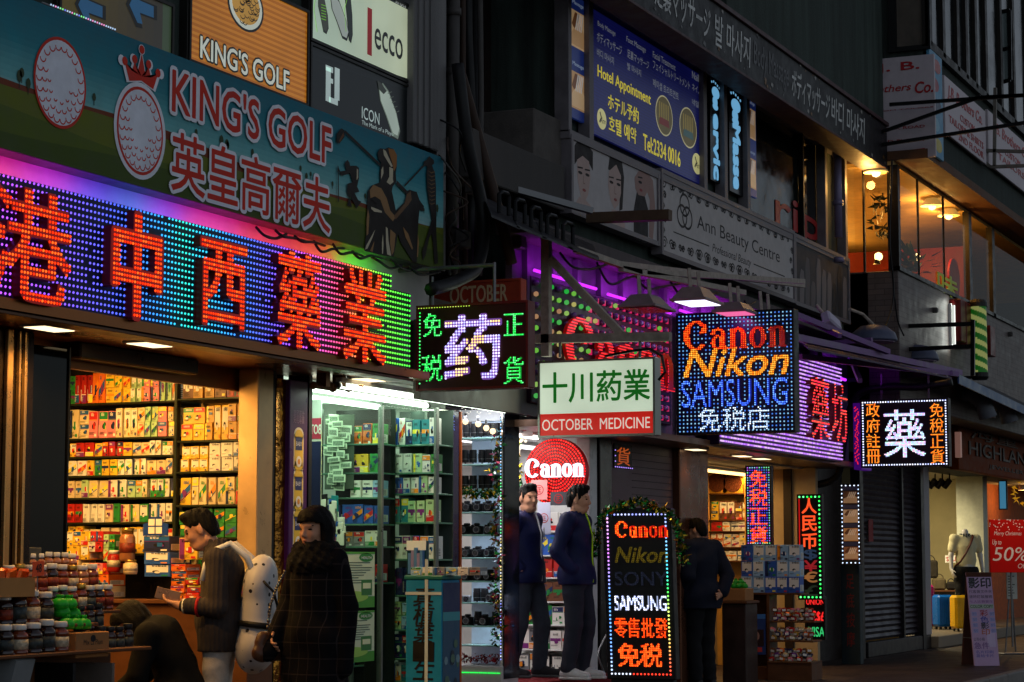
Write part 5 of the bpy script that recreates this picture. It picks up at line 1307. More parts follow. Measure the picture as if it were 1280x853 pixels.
def carton(fr,a,b,w,h,d,col,proto,label,c_front=0.0,turn=0.0,cat='box',group=None,name='carton'):
 global NBOX;NBOX+=1
 o=bpy.data.objects.new(name,PROTO[proto]);COL.objects.link(o)
 o.location=fr.pt(a,b,c_front-d/2);o.rotation_euler=(0,0,fr.yaw+turn);o.scale=(w,d,h)
 rr=PAL[col];j=rnd.uniform(.85,1.08);o.color=tuple(min(1,x*j)for x in lin(rr)[:3])+(1,)
 tag(o,label,cat,group);return o
def fill_row(fr,pxl,pxr,pyt,pyb,pal,place,group,c_front=0.0,wr=(.06,.11),depth=.14,layers=1,runs=True,gap=.004,protos=range(18),name='carton'):
 a0,a1=fr.at(pxl,600)[0],fr.at(pxr,600)[0];pm=(pxl+pxr)/2;b0,b1=fr.at(pm,pyb)[1],fr.at(pm,pyt)[1]
 H=b1-b0;a=a0+.01;k=0;runl=0
 while a<a1-.035:
  if runl<=0:w=rnd.uniform(*wr);col=rnd.choice(pal);pr=rnd.choice(list(protos));runl=rnd.choice((1,1,2,2,3))if runs else 1;hh=rnd.uniform(.84,.99);ly=layers if rnd.random()<.75 else 1
  w=min(w,a1-a);h=H*hh/ly
  for l in range(ly):
   pos=ORD[min(k,29)];lay='' if ly==1 else(', stack top' if l==ly-1 else(', stack bottom' if l==0 else ', stack middle'))
   carton(fr,a+w/2,b0+l*(h+.001),w-gap,h,depth*rnd.uniform(.85,1),col,pr,'%s carton %s from left%s, %s'%(col,pos,lay,place),c_front+rnd.uniform(-.02,0),rnd.gauss(0,.04),'carton',group,name)
  a+=w+rnd.uniform(0,.006);k+=1;runl-=1
def rack(label,fr,pxl,pxr,rows,depth,m_shelf,m_post,posts=None,back=None,name='display_shelf',c_front=.015,thick=.014,top=None,z0=0.0,side=None):
 """rows: pixel y of the goods' standing line per board"""
 a0,a1=fr.at(pxl,600)[0],fr.at(pxr,600)[0];pm=(pxl+pxr)/2
 r=thing(name,label,'shelf',tuple(fr.pt((a0+a1)/2,z0,-depth/2)))
 for y in rows:
  b=fr.at(pm,y)[1];g=MB();g.fbox(fr,a0,a1,b-thick-.001,b-.001,-depth,c_front,bev=.003);g.build('shelf_board',m_shelf,r)
 bt=fr.at(pm,top or rows[0]-45)[1]
 for p in(posts or(pxl,pxr)):
  a=fr.at(p,600)[0];g=MB();g.fbox(fr,a-.012,a+.012,z0,bt,-.03,c_front+.004,bev=.003);g.build('upright',m_post,r)
 if side:g=MB();g.fbox(fr,a1+.014,a1+.024,z0,bt,-depth,.01);g.build('side_panel',side,r)
 if back:g=MB();g.fbox(fr,a0,a1,z0,bt,-depth-.01,-depth-.002);g.build('back_panel',back,r)
 return r
# ---------------- warm medicine shelves
S1=FX(12.95);gm=mat('dark_green_shelf',(40,46,30),.4,.3,vary=.2)
rowsA=[(463,503,2),(508,547,2),(551,570,1),(573,594,1),(597,622,1),(627,653,1),(657,692,2)]
rack('open medicine shelves packed with cartons in the warm shop',S1,80,219,[q[1]for q in rowsA],.3,gm,gm,back=mat('shelf_back_ochre',(150,112,62),.6),posts=(81,))
P1=['cream','white','yellow','white','cream','white','green','red','pink','yellow','pale green','orange']
P2=['yellow','cream','green','white','white','yellow','red','navy','pale green','cream']
gA='medicine cartons on the open shelves'
for k,(t,b,l)in enumerate(rowsA):
 fill_row(S1,83,217,t,b,P1 if k<2 else P2+P1[:3],'%s shelf of left medicine bay'%ORD[k],gA,0,(.044,.082),.16,l,name='medicine_carton')
rowsB=[(462,497,1),(501,550,2),(553,589,2),(594,631,2),(635,672,2),(676,708,2)]
S1b=FX(12.88)
rack('nearer bay of medicine shelves by the beige column',S1b,221,316,[q[1]for q in rowsB],.3,gm,gm,back=MATS['shelf_back_ochre'],posts=(220,316))
for k,(t,b,l)in enumerate(rowsB):
 fill_row(S1b,223,314,t,b,(['red','brown','gold']if k==0 else['orange','yellow','red','gold','cream','yellow']if k==1 else['cream','yellow','white','green','cream','pink']),'%s shelf of right medicine bay'%ORD[k],gA,0,(.055,.10),.18,l,name='medicine_carton')
# ---------------- glass showcase shop
S2=FX(15.05);tg=mat('glass_shelf_edge',(90,130,110),.15,.1,vary=.1);al=mat('brushed_frame',(120,124,120),.35,.7)
rows2=[(521,556,1),(566,591,1),(594,617,1),(622,653,1),(668,699,1),(706,744,2),(750,787,2),(793,823,1),(828,852,1)]
rack('glass shelves of blue and white boxes in the bright shop',S2,477,545,[q[1]for q in rows2],.3,tg,al,back=mat('cabinet_back',(70,80,76),.6))
P3=['blue','white','pale blue','teal','blue','white','pale green','navy']
gB='boxes on the glass shelves'
for k,(t,b,l)in enumerate(rows2):fill_row(S2,479,543,t,b,P3 if k!=1 else['green','pale green','white','blue','orange'],'%s glass shelf of corner bay'%ORD[k],gB,0,(.045,.085),.15,l,name='cosmetics_carton')
S2b=FX(14.75);rows2b=[(528,556,1),(566,591,1),(600,622,1),(630,655,1),(662,683,1),(705,728,1)]
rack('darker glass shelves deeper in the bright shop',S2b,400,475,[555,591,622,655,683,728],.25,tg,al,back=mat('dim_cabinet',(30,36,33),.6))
for k,(t,b,l)in enumerate(rows2b):fill_row(S2b,(440,436,436,402,402,402)[k],474,t,b,(['orange','green'],['yellow','blue','green'],['white','grey','pale blue'],['blue','navy','grey'],['blue','white','grey','black'],['red','black','yellow','brown'])[k],'%s shelf of darker glass bay'%ORD[k],gB,0,(.06,.1),.15,l,name='cosmetics_carton')
# leaflets pinned in bundles
lf=mat('pale_leaflet',(196,214,188),.7,vary=.1)
for k in range(26):
 px,py=417+rnd.uniform(-5,17),524+k*3.4;a,b=FX(14.7).at(px,py);w,h=rnd.uniform(.07,.11),rnd.uniform(.04,.07)
 fr=FrT(FX(14.7).pt(a,b,rnd.uniform(0,.06)),(0,-1,rnd.uniform(-.14,.10)),(rnd.uniform(-.1,.1),0,1));g=MB();g.fbox(fr,-w/2,w/2,-h/2,h/2,0,.012,bev=.002);g.fbox(fr,-w*.4,w*.4,-h*.3,h*.25,.0125,.0135,1)
 tag(g.build('leaflet_bundle',[mat('pale_leaflet',(138,152,130),.7,vary=.1),mat('leaflet_print',(120,140,120),.7,vary=.6,scale=60)]),'pale leaflet bundle, %s down the heap hung beside the glass shelves'%ORD[k],'leaflet','leaflet bundles in the bright shop')
g=MB();fr=FX(14.72);a0,b0=fr.at(404,612);a1,b1=fr.at(441,518);g.fbox(fr,a0,a1,b0,b1,-.03,-.02,bev=.003);tag(g.build('pin_board',mat('pin_board_green',(84,98,84),.8,vary=.3)),'pale pin board carrying the leaflet bundles in the bright shop','board')
# hanging blister packs and small things on the dim cabinet
for k in range(34):
 px,py=rnd.choice((404,412,421,430))+rnd.uniform(-3,3),rnd.uniform(618,700);a,b=FX(14.6).at(px,py);fr=FrT(FX(14.6).pt(a,b,.05),(0,-1,rnd.uniform(-.1,.1)),(0,0,1));g=MB();g.fbox(fr,-.03,.03,-.07,.05,0,.012,bev=.003);g.fbox(fr,-.022,.022,-.05,.01,.0125,.02,1,bev=.006)
 cn=rnd.choice(('white','blue','pale blue','grey','teal','black'));o=g.build('blister_pack',[mat('blister_'+cn.replace(' ','_'),PAL[cn],.35,vary=.3,scale=30),WHM]);tag(o,'small %s blister pack hanging in the %s rank behind the woman in plaid'%(cn,ORD[k%30]),'blister pack','blister packs in the bright shop')
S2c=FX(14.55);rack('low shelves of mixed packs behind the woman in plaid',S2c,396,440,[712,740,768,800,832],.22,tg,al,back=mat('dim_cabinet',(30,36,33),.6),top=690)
for k,y in enumerate((712,740,768,800,832)):fill_row(S2c,398,439,y-21,y,['white','pale blue','green','teal','pale green','blue'],'%s low shelf behind the woman'%ORD[k],gB,0,(.05,.09),.15,name='cosmetics_carton')
# glazing of that shop front
r=thing('glass_showcase','tall glass shopfront with thin steel edges in front of the boxes','window',(X(470,.0),0,.3))
g=MB();xa,xb=X(388,0),X(545,0);g.quad((xa,0,.1),(xb,0,.1),(xb,0,2.5),(xa,0,2.5));g.build('pane',glassmat('shop_glass',(214,236,222),.0),r)
for p in(477,533):g=MB();g.box(X(p,0)-.012,X(p,0)+.012,-.012,.012,.1,2.46);g.build('edge_bar',al,r)
g=MB();g.box(X(541,0),X(555,0),-.05,.1,0,2.5,bev=.008);g.build('steel_post',chrome,r)
g=MB();g.box(X(556,0),X(570,0),-.03,.1,0,2.5,bev=.006);g.build('purple_post',mat('purple_glass_post',(54,36,72),.12,.2,vary=.2),r)
g=MB();g.box(X(570.2,0),X(572,0),-.04,.1,0,2.5);g.build('orange_trim',mat('orange_trim',(190,84,30),.3),r)
# small blue reversed characters on the purple post
fr=FY(-.034);g=MB();A0,A1=X(558,-.034),X(568,-.034)
for k,ch in enumerate('免税'):g.text(fr,ch,A1,A0,Z(563,527+k*13,-.034),Z(563,516+k*13,-.034),0,.003)
tag(g.build('led_characters',lit('dim_blue_chars',(90,130,255),.5)),'faint blue mirrored characters on the purple post','lettering')
# purple poster column
f=FY(-.05);a0,a1=X(361.5,-.05),X(384,-.05);r=thing('poster_column','purple poster column with yellow tube pictures between the two shops','poster',((a0+a1)/2,-.05,0))
g=MB();g.fbox(f,a0,a1,0,2.55,-.1,0,bev=.006);g.build('board',mat('purple_board',(78,24,96),.35,vary=.12),r)
g=MB();yel=rgb(236,200,60)
for k in range(4):
 zc=Z(373,563+50*k,-.05);W=a1-a0
 for rr,c,cc in((1,.001,rgb(240,232,210)),(.86,.002,yel)):
  g.fbox(f,a0+W*(.5-.27*rr),a0+W*(.5+.27*rr),zc-.13*rr,zc+.11*rr,0,c,0,col=cc);g.disc(f,a0+W*.5,zc+.11*rr,W*.27*rr,.05,c,0,16,cc);g.disc(f,a0+W*.5,zc-.12*rr,W*.27*rr,.04,c,0,16,cc)
 g.fbox(f,a0+W*.32,a0+W*.68,zc+.0,zc+.09,0,.003,0,col=rgb(40,50,110));g.text(f,'BABY',a0+W*.34,a0+W*.66,zc+.03,zc+.06,.004,0,0,0,0,WHT);g.disc(f,a0+W*.5,zc-.08,W*.15,.04,.0035,0,12,rgb(250,246,230));g.disc(f,a0+W*.5,zc-.08,W*.07,.02,.0045,0,10,rgb(236,160,40))
for k,s in enumerate(('韓國藥妝','免稅專賣')):g.text(f,s,a0+.05,a1-.05,Z(373,519+7*k,-.05)-.02,Z(373,513+7*k,-.05)-.0,.001,0,0,0,0,rgb(150,110,160))
g.build('print',prt,r)
# pink and navy panel beside it
fr=FX(13.9);a0,a1=fr.at(386,600)[0],fr.at(401,600)[0]
g=MB();g.fbox(fr,a0,a1,.3,fr.at(393,500)[1],-.01,0,0,col=rgb(214,222,216));g.fbox(fr,a0,a1,fr.at(393,549)[1],fr.at(393,523)[1],0,.002,0,col=rgb(200,60,90));g.fbox(fr,a0,a1,.3,fr.at(393,552)[1],0,.002,0,col=rgb(30,40,90))
g.text(fr,'BOT',a1,a0+.01,fr.at(393,543)[1],fr.at(393,531)[1],.003,0,0,.02,0,rgb(240,240,236));tag(g.build('advert_panel',prt),'pink, white and navy advert panel standing behind the purple poster column','poster')
# green leaflets on the glass
for k,(y0,y1,lab)in enumerate(((690,760,'upper green and white health poster on the glass front'),(764,828,'lower green and white health poster with a curved foot'))):
 f=FY(-.03);a0,a1=X(425,-.03),X(469,-.03);zz1,zz0=Z(447,y0,-.03),Z(447,y1,-.03);W,H=a1-a0,zz1-zz0
 r=thing('poster',lab,'poster',((a0+a1)/2,-.03,zz0));g=MB();g.fbox(f,a0,a1,zz0,zz1,-.004,0,0,col=rgb(206,222,190));g.build('sheet',prt,r);g=MB()
 g.fbox(f,a0,a1,zz0,zz0+H*.2,0,.001,0,col=rgb(70,150,50));g.disc(f,a0+W*.4,zz0+H*.2,W*.42,H*.1,.0016,0,20,rgb(150,200,90));g.disc(f,a0+W*.75,zz1-H*.1,W*.2,H*.08,.001,0,16,rgb(40,130,50));g.fbox(f,a0,a1,zz1-H*.04,zz1,0,.001,0,col=rgb(80,160,60))
 for q in range(9):g.fbox(f,a0+W*.05,a0+W*rnd.uniform(.5,.92),zz1-H*(.2+.045*q),zz1-H*(.2+.045*q)+.006,0,.001,0,col=rgb(60,80,60))
 g.fbox(f,a0+W*.62,a0+W*.92,zz0+H*.22,zz0+H*.5,0,.002,0,col=rgb(50,120,60));g.fbox(f,a0+W*.66,a0+W*.88,zz0+H*.34,zz0+H*.44,0,.003,0,col=rgb(220,230,190));g.text(f,'HEALTH',a0+W*.62,a0+W*.9,zz1-H*.13,zz1-H*.08,.002,0,0,0,0,WHT)
 g.build('print',prt,r)
# turquoise stand
Xs=13.35;fr=FX(Xs);a0,a1=fr.at(508,600)[0],fr.at(553,600)[0];b1=fr.at(530,725)[1]
r=thing('display_stand','turquoise cardboard stand with black brush writing tied by a pale ribbon','display stand',tuple(fr.pt((a0+a1)/2,0,-.15)))
g=MB();g.fbox(fr,a0,a1,0,b1,-.28,0,bev=.006);g.build('box',mat('turquoise_card',(20,130,176),.4,vary=.15),r)
g=MB();g.fbox(fr,a0-.01,a1+.01,b1+.001,b1+.03,-.29,.01,bev=.006);g.build('lid',mat('teal_lid',(24,110,100),.4),r)
g=MB();
for k,ch in enumerate('真植葉一生'):
 bb=fr.at(530,758+k*23)[1];g.text(fr,ch,(a0+a1)/2-.08,(a0+a1)/2+.08,bb,bb+.13,.001,.002,0,.015,.15)
g.build('brush_writing',mat('brush_ink',(16,18,22),.5),r)
g=MB();am=a0+(a1-a0)*.58;g.fbox(fr,am-.012,am+.012,0,b1+.14,.0032,.006);g.fbox(fr,a0,a1,fr.at(530,742)[1]-.01,fr.at(530,742)[1]+.01,.0065,.009);g.build('ribbon',mat('pale_ribbon',(190,206,206),.4),r)
fy=FY(-fr.pt(a1,0).y*-1-.0);
yy=fr.pt(a1,0,0).y;g=MB();ff=FY(yy-.002);xa,xb=Xs+.01,Xs+.27
g.fbox(ff,xa,xb,0,b1-.02,-.001,.003,0,col=rgb(40,80,110));g.fbox(ff,xa,xb,b1-.22,b1-.02,.003,.004,0,col=rgb(30,40,90));g.fbox(ff,xa,xb,b1-.28,b1-.22,.003,.0045,0,col=rgb(60,150,160))
for k in range(26):g.disc(ff,rnd.uniform(xa+.03,xb-.03),rnd.uniform(.05,b1-.4),.02+.02*rnd.random(),.03,.004+k*.0001,0,8,rnd.choice((rgb(120,150,160),rgb(20,40,60),rgb(80,110,90))))
g.build('side_print',prt,r)
for k in range(6):carton(fr,a0+.05+k*.09,b1+.031,.08,.055,.12,rnd.choice(('white','pale blue','grey')),k%8,'small pale carton, %s along the top of the turquoise stand'%ORD[k],-.05,0,'carton','small cartons on the turquoise stand')
# leaflet holder behind the stand
fr=FX(14.2);g=MB();a0,a1=fr.at(509,600)[0],fr.at(533,600)[0];r=thing('leaflet_holder','dark teal leaflet holder with white header standing in the glass front','leaflet holder',tuple(fr.pt((a0+a1)/2,.9)))
b0,b1=fr.at(520,726)[1],fr.at(520,676)[1];g.fbox(fr,a0,a1,b0,b1,-.05,0,bev=.004);g.build('board',mat('dark_teal',(24,70,74),.4),r)
g=MB();g.fbox(fr,a0,a1,b1-.07,b1,.001,.006);g.build('header',WHM,r)
for k in range(5):g=MB();a=a0+.02+k*.026;g.fbox(fr,a,a+.022,b0+.05,b0+.2+.02*(k%3),.001,.02+.004*k);g.build('leaflet',[mat('leaflet_blue',(90,130,170),.6),mat('leaflet_lilac',(150,130,160),.6)][k%2],r)
# ================================================================ counters and goods in front of the warm shop
amberg=mat('amber_jar_glass',(110,44,14),.12,vary=.25,spec=.8);clearj=mat('clear_jar_glass',(150,96,60),.1,vary=.2,spec=.8);darkb=mat('dark_bottle',(40,22,20),.12,spec=.8)
lidw=mat('white_lid',(210,206,200),.4,vary=.05);lidg=mat('gold_lid',(190,150,70),.3,.8);lidk=mat('dark_lid',(30,30,34),.4)
lblb=mat('bottle_label_blue',(58,66,66),.5,vary=.8,scale=38);lblw=mat('bottle_label_white',(190,176,150),.5,vary=.7,scale=38);lblr=mat('bottle_label_red',(120,44,26),.5,vary=.7,scale=38)
def jar_mesh(name,mats,squat=1.0):
 g=MB();g.lathe(0,0,0,[(.036,0),(.041,.008),(.041,.03)],0,14);g.lathe(0,0,0,[(.0413,.03),(.0413,.082)],1,14);g.lathe(0,0,0,[(.041,.082),(.041,.10),(.036,.114),(.024,.124),(.024,.132)],0,14);g.lathe(0,0,0,[(.030,.130),(.032,.134),(.032,.156),(.029,.160)],2,14)
 o=g.build(name,mats);me=o.data;bpy.data.objects.remove(o);me.polygons.foreach_set('use_smooth',[True]*len(me.polygons));return me
JARS={'amber jar':jar_mesh('jar',[amberg,lblr,lidw]),'clear jar':jar_mesh('jar',[clearj,clearj,lidw]),'dark bottle':jar_mesh('bottle',[darkb,lblb,lidw]),'white label bottle':jar_mesh('bottle',[amberg,lblw,lidw]),'dark lidded bottle':jar_mesh('bottle',[darkb,lblb,lidk]),'gold lidded jar':jar_mesh('jar',[amberg,lblw,lidg]),'red label bottle':jar_mesh('bottle',[darkb,lblr,lidw])}
SF=at_depth(60,740,12.6)
ST=FY(-.40)
def put(kind_,fr,a,b,c,s,label,group,cat):
 o=bpy.data.objects.new('glass_jar' if 'jar' in kind_ else 'medicine_bottle',JARS[kind_]);COL.objects.link(o);o.location=fr.pt(a,b,c);q_=rnd.uniform(.94,1.03);o.scale=(s[0]*q_,s[0]*q_,s[1]*rnd.uniform(.92,1.05));o.rotation_euler=(0,0,rnd.uniform(0,6));tag(o,label,cat,group)
def row_of(kind_,y,x0,x1,c,s,desc,group):
 a0,b0=ST.at(x0,y);a1,_=ST.at(x1,y);step=.094*s[0]*1.04;a=a0+step/2;k=0
 while a<a1:put(kind_ if isinstance(kind_,str)else kind_[k%len(kind_)],ST,a,b0,c,s,'%s, %s from left %s'%(kind_ if isinstance(kind_,str)else kind_[k%len(kind_)],ORD[k],desc),group,'jar' if 'jar' in str(kind_)else 'bottle');a+=step;k+=1
r=thing('display_counter','stepped wooden counter of jars and bottles in front of the warm shop','counter',tuple(ST.pt(0,0,0)))
wd=mat('brown_wood',(96,58,32),.5,vary=.3,scale=5);gwd=mat('greyed_wood',(110,100,92),.6,vary=.25)
def step(y,x0,x1,c0,c1,m=wd):
 a0,b=ST.at(x0,y);a1,_=ST.at(x1,y);g=MB();g.fbox(ST,a0,a1,b-.02,b-.001,c0,c1,bev=.004);g.build('step_board',m,r);return a0,a1,b
step(744,-60,166,-.34,-.18);step(766,60,166,-.18,-.08);A0,A1,B=step(786,-60,120,-.18,.02);step(822,-60,168,-.18,.12)
a0,_=ST.at(-60,800);a1,_=ST.at(168,800)
g=MB();g.fbox(ST,a0,a1,0,ST.at(0,823)[1]-.02,-.3,-.16,bev=.005);g.build('back_board',wd,r)
for x in(-58,75,124):a,b=ST.at(x,824);g=MB();g.fbox(ST,a-.012,a+.012,0,b-.02,-.16,.1,bev=.004);g.build('divider',gwd if x==124 else black,r)
row_of(['amber jar','gold lidded jar','clear jar','amber jar','red label bottle'],742,52,168,-.26,(1.0,1.0),'along the back row of the counter','jars on the back row')
row_of('clear jar',722,96,166,-.40,(.8,.9),'behind the back row of the counter','jars on the raised row')
row_of(['dark bottle','red label bottle','amber jar','gold lidded jar'],766,84,158,-.13,(.9,.95),'on the middle step of the counter','bottles on the middle step')
row_of(['white label bottle','dark bottle','red label bottle','dark bottle'],785,-30,82,-.06,(1.25,1.15),'in the upper front row of the counter','bottles in the front rows')
row_of(['dark bottle','dark bottle','white label bottle'],822,-30,78,.04,(1.25,1.1),'in the lower front row of the counter','bottles in the front rows')
row_of('dark lidded bottle',816,124,168,-.02,(.9,.95),'beside the brown carton on the lowest step','dark lidded bottles')
row_of('dark lidded bottle',790,112,150,-.1,(.9,.95),'behind the green pouches','dark lidded bottles')
# brown carton with sign writing, green pouches
a0,b0=ST.at(80,823);a1,b1=ST.at(122,789);r=thing('brown_carton','plain brown carton with dark emblem standing on the lowest counter step','box',tuple(ST.pt((a0+a1)/2,b0,.03)))
g=MB();g.fbox(ST,a0,a1,b0,b1,-.12,.08,bev=.004);g.build('body',mat('brown_card',(160,108,62),.7,vary=.15),r)
g=MB();w_=a1-a0;g.text(ST,'Mix La Plum',a0+w_*.22,a1-w_*.2,b0+.07,b0+.10,.081,0);g.disc(ST,(a0+a1)/2,b1-.035,.025,.02,.0815,0,10);g.build('print',INKM,r)
gp_=mat('green_pouch',(30,160,40),.35,vary=.25,scale=20)
def pouch(P,s):
 g=MB();
 prof=[(.02,0),(.05,.006),(.055,.03),(.045,.055),(.02,.068)]
 g.lathe(P.x,P.y,P.z,[(r_*s,h*s)for r_,h in prof],0,10);g.beam(P+Vector((0,0,.066*s)),P+Vector((0,0,.085*s)),.05*s,.012*s);return g.build('green_pouch',gp_,None,True)
for k,(x,y)in enumerate(((86,787),(97,787),(107,787),(88,772),(101,774),(86,762),(97,762))):
 a,b=ST.at(x,y);tag(pouch(ST.pt(a,b,-.02-.04*(y<780)),.95),'bright green pouch, %s of the heap above the brown carton'%['front left one','front middle one','front right one','middle left one','middle right one','top left one','top right one'][k],'pouch','green pouches above the brown carton')
# open carton of orange snack bags with price tag
a0,b0=ST.at(-40,748);a1,b1=ST.at(44,722);r=thing('snack_carton','open cardboard carton filled with shiny orange snack bags','box',tuple(ST.pt((a0+a1)/2,b0,-.1)))
g=MB();cb=mat('raw_cardboard',(176,122,68),.75,vary=.15);e=.006
for q in((a0,a1,-.20,-.194),(a0,a1,-.006,.0)):g.fbox(ST,q[0],q[1],b0,b1,q[2],q[3])
for q in(a0,a1-e):g.fbox(ST,q,q+e,b0,b1,-.194,-.006)
g.fbox(ST,a0+e,a1-e,b0,b0+e,-.194,-.006);g.build('body',cb,r)
for k in range(12):
 a=a0+.04+(a1-a0-.08)*(k%6)/5;o_=mat('orange_wrap',(226,96,24),.2,.3,vary=.35,scale=25);g=MB()
 fr=FrT(ST.pt(a,b1+.0,-.06-.07*(k//6)),ST.u+Vector((0,0,rnd.uniform(-.3,.3))),Vector((rnd.uniform(-.3,.3),rnd.uniform(-.3,.3),1)));g.fbox(fr,-.045,.045,-.06,.05,-.015,.015,bev=.014);
 tag(g.build('snack_bag',o_),'shiny orange snack bag, %s from left in the %s row of the open cardboard carton'%(ORD[k%6],('front','rear')[k//6]),'snack bag','snack bags in the cardboard carton')
a,b=ST.at(46,711);fr=FrT(ST.pt(a,b,.01),ST.u+Vector((0,0,.06)),(0,0,1));r=thing('price_tag','torn fluorescent orange price tag clipped above the jars','price tag',tuple(fr.pt(0,-.05)))
g=MB();g.fbox(fr,-.05,.05,-.04,.04,-.002,.002);g.build('card',mat('fluor_orange',(255,90,40),.5,vary=.05),r);g=MB();g.text(fr,'48',-.025,.025,-.02,.025,.003,0,0,.02);g.build('figures',INKM,r)
g=MB();g.tube([fr.pt(0,-.04,-.004),fr.pt(0,-.12,-.004)],.003);g.build('clip',steel,r)
# grey paper bag corner at the very edge
P0=at_depth(1,846,11.4);fr=Fr((P0 .x,P0 .y,0),PSI-math.pi/2-.3);a,b=fr.at(0,812)
g=MB();g.add([fr.pt(-.25,.55),fr.pt(.02,.5),fr.pt(.09,b-.06),fr.pt(-.0,b+.01),fr.pt(-.25,b+.05),fr.pt(-.25,.55,-.2),fr.pt(.02,.5,-.2),fr.pt(.09,b-.06,-.2),fr.pt(-.0,b+.01,-.2),fr.pt(-.25,b+.05,-.2)],[(0,1,2,3,4),(9,8,7,6,5),(0,5,6,1),(1,6,7,2),(2,7,8,3),(3,8,9,4),(4,9,5,0)])
tag(g.build('paper_bag',mat('grey_paper',(130,134,136),.7,vary=.15)),'pale grey paper bag poking in at the lower corner','bag')
# goods stacked in front of the medicine shelves
S1c=FX(12.55)
def stack(x0,x1,y0,y1,nx,ny,pal,prs,desc,group,cc=0.0,depth=.2,fr=S1c,cat='box'):
 a0,b0=fr.at(x0,y1);a1,b1=fr.at(x1,y0)
 for j in range(ny):
  for i in range(nx):
   w_,h_=(a1-a0)/nx,(b1-b0)/ny;col=rnd.choice(pal)
   carton(fr,a0+w_*(i+.5),b0+h_*j+.001*j,w_-.004,h_-.002,depth,col,rnd.choice(prs),'%s box %s from left, layer %s, %s'%(col,ORD[i],ORD[j],desc),cc+rnd.uniform(-.015,0),rnd.gauss(0,.03),'box',group,'goods_box')
g=MB();a0,b0=S1c.at(78,748);a1,_=S1c.at(318,748);r=thing('low_counter','low wooden counter under the medicine shelves','counter',tuple(S1c.pt((a0+a1)/2,0,-.1)));g.fbox(S1c,a0,a1,b0-.03,b0-.002,-.3,.08,bev=.004);g.build('top',wd,r);g=MB();g.fbox(S1c,a0+.02,a1-.02,0,b0-.032,-.28,.05,bev=.004);g.build('body',wd,r)
stack(79,110,664,700,3,2,['yellow','gold','yellow'],(0,4,7),'yellow pile on the low counter','yellow pile');stack(79,98,700,747,1,2,['cream','white'],(6,),'pale pile by the glass door','pale pile');stack(100,136,704,747,4,3,['red','orange','cream','pink'],(1,3),'mixed pile on low counter','mixed pile')
stack(108,128,664,690,2,2,['red','white','pink'],(2,5),'small pile over the mixed pile','small pile');stack(128,142,668,702,2,2,['green','pale green'],(5,3),'green pile','green pile')
stack(178,211,670,690,1,1,['navy'],(6,),'blue pile top','blue pile');stack(178,211,690,721,1,2,['blue'],(4,),'blue display pile','blue pile')
a,b=S1c.at(194,670);
g=MB();fr=FrT(S1c.pt(a,b,0),(0,-1,0),(0,0,1));P=[(-.10,0),(.10,0),(.10,.08),(.06,.09),(.04,.13),(-.04,.13),(-.06,.09),(-.10,.08)];g.poly(fr,P,-.01,.0,0);o_=g.build('display_card',mat('blue_card',(24,60,140),.4));tag(o_,'blue display card with white pictured packs on top of the blue pile','display card')
g=MB()
for i in range(2):
 for j in range(2):g.fbox(fr,-.055+i*.06,-.005+i*.06,.015+j*.055,.06+j*.055,.001,.003)
g.build('pack_print',WHM,None);o2=bpy.context.scene.objects.get('pack_print');o2 .parent=o_;o2 .location=o2 .location-o_.location
stack(212,231,706,750,1,5,['orange'],(6,),'orange pile beside the standing man','orange pile');stack(231,249,722,750,1,3,['red'],(0,),'red pile beside the standing man','red pile');stack(222,246,672,700,1,1,['yellow'],(2,),'slanted yellow pack behind the standing man','yellow pack')
stack(262,312,712,750,4,2,['brown','cream','yellow','green'],(5,2),'pile behind the standing man','pile behind the man')
for k,(x,y0,y1,rad_,m,lab)in enumerate(((162,660,702,.055,clearj,'large clear plastic jar of orange sweets'),(145,688,716,.045,mat('red_jar',(150,30,20),.2),'red jar with pale screw lid'),(166,700,718,.05,mat('cream_jar',(214,190,150),.35),'squat cream jar with pale label'))):
 a,b=S1c.at(x,y1);_,bt=S1c.at(x,y0);P=S1c.pt(a,b,.03);H=bt-b;r=thing('sweet_jar',lab+' on the low counter','jar',tuple(P));g=MB();g.lathe(P.x,P.y,P.z,[(rad_*.9,0),(rad_,.02),(rad_,H*.7),(rad_*.7,H*.84)],0,14);g.build('body',m,r,True);g=MB();g.lathe(P.x,P.y,P.z+H*.83,[(rad_*.78,0),(rad_*.8,H*.15),(rad_*.7,H*.17)],0,14);g.build('lid',lidg if k!=1 else lidw,r,True);g=MB();g.lathe(P.x,P.y,P.z+H*.25,[(rad_*1.01,0),(rad_*1.01,H*.3)],0,14);g.build('label',lblw if k else lblr,r,True)
 if k:pass
# dark glass door with a dim sticker
r=thing('glazed_entrance','dark glass door at the medicine shop entrance with a pale reflection','door',(X(58,.0),0,0));xa,xb=X(34,0),X(82,0)
g=MB();g.box(xa,xb,.0,.012,.05,Z(58,433,0));g.build('pane',mat('door_glass',(9,10,11),.05,spec=.16,vary=.0),r)
g=MB();g.box(xa-.03,xa,-.02,.03,0,2.55);g.box(xb,xb+.014,-.01,.02,0,2.55);g.build('frame',blackm,r)
g=MB();x_,z_=X(46,-.01),Z(46,702,0);g.box(x_-.06,x_+.06,-.012,-.002,z_-.09,z_+.08,bev=.004);g.build('sticker',mat('dim_sticker',(60,62,60),.5),r)
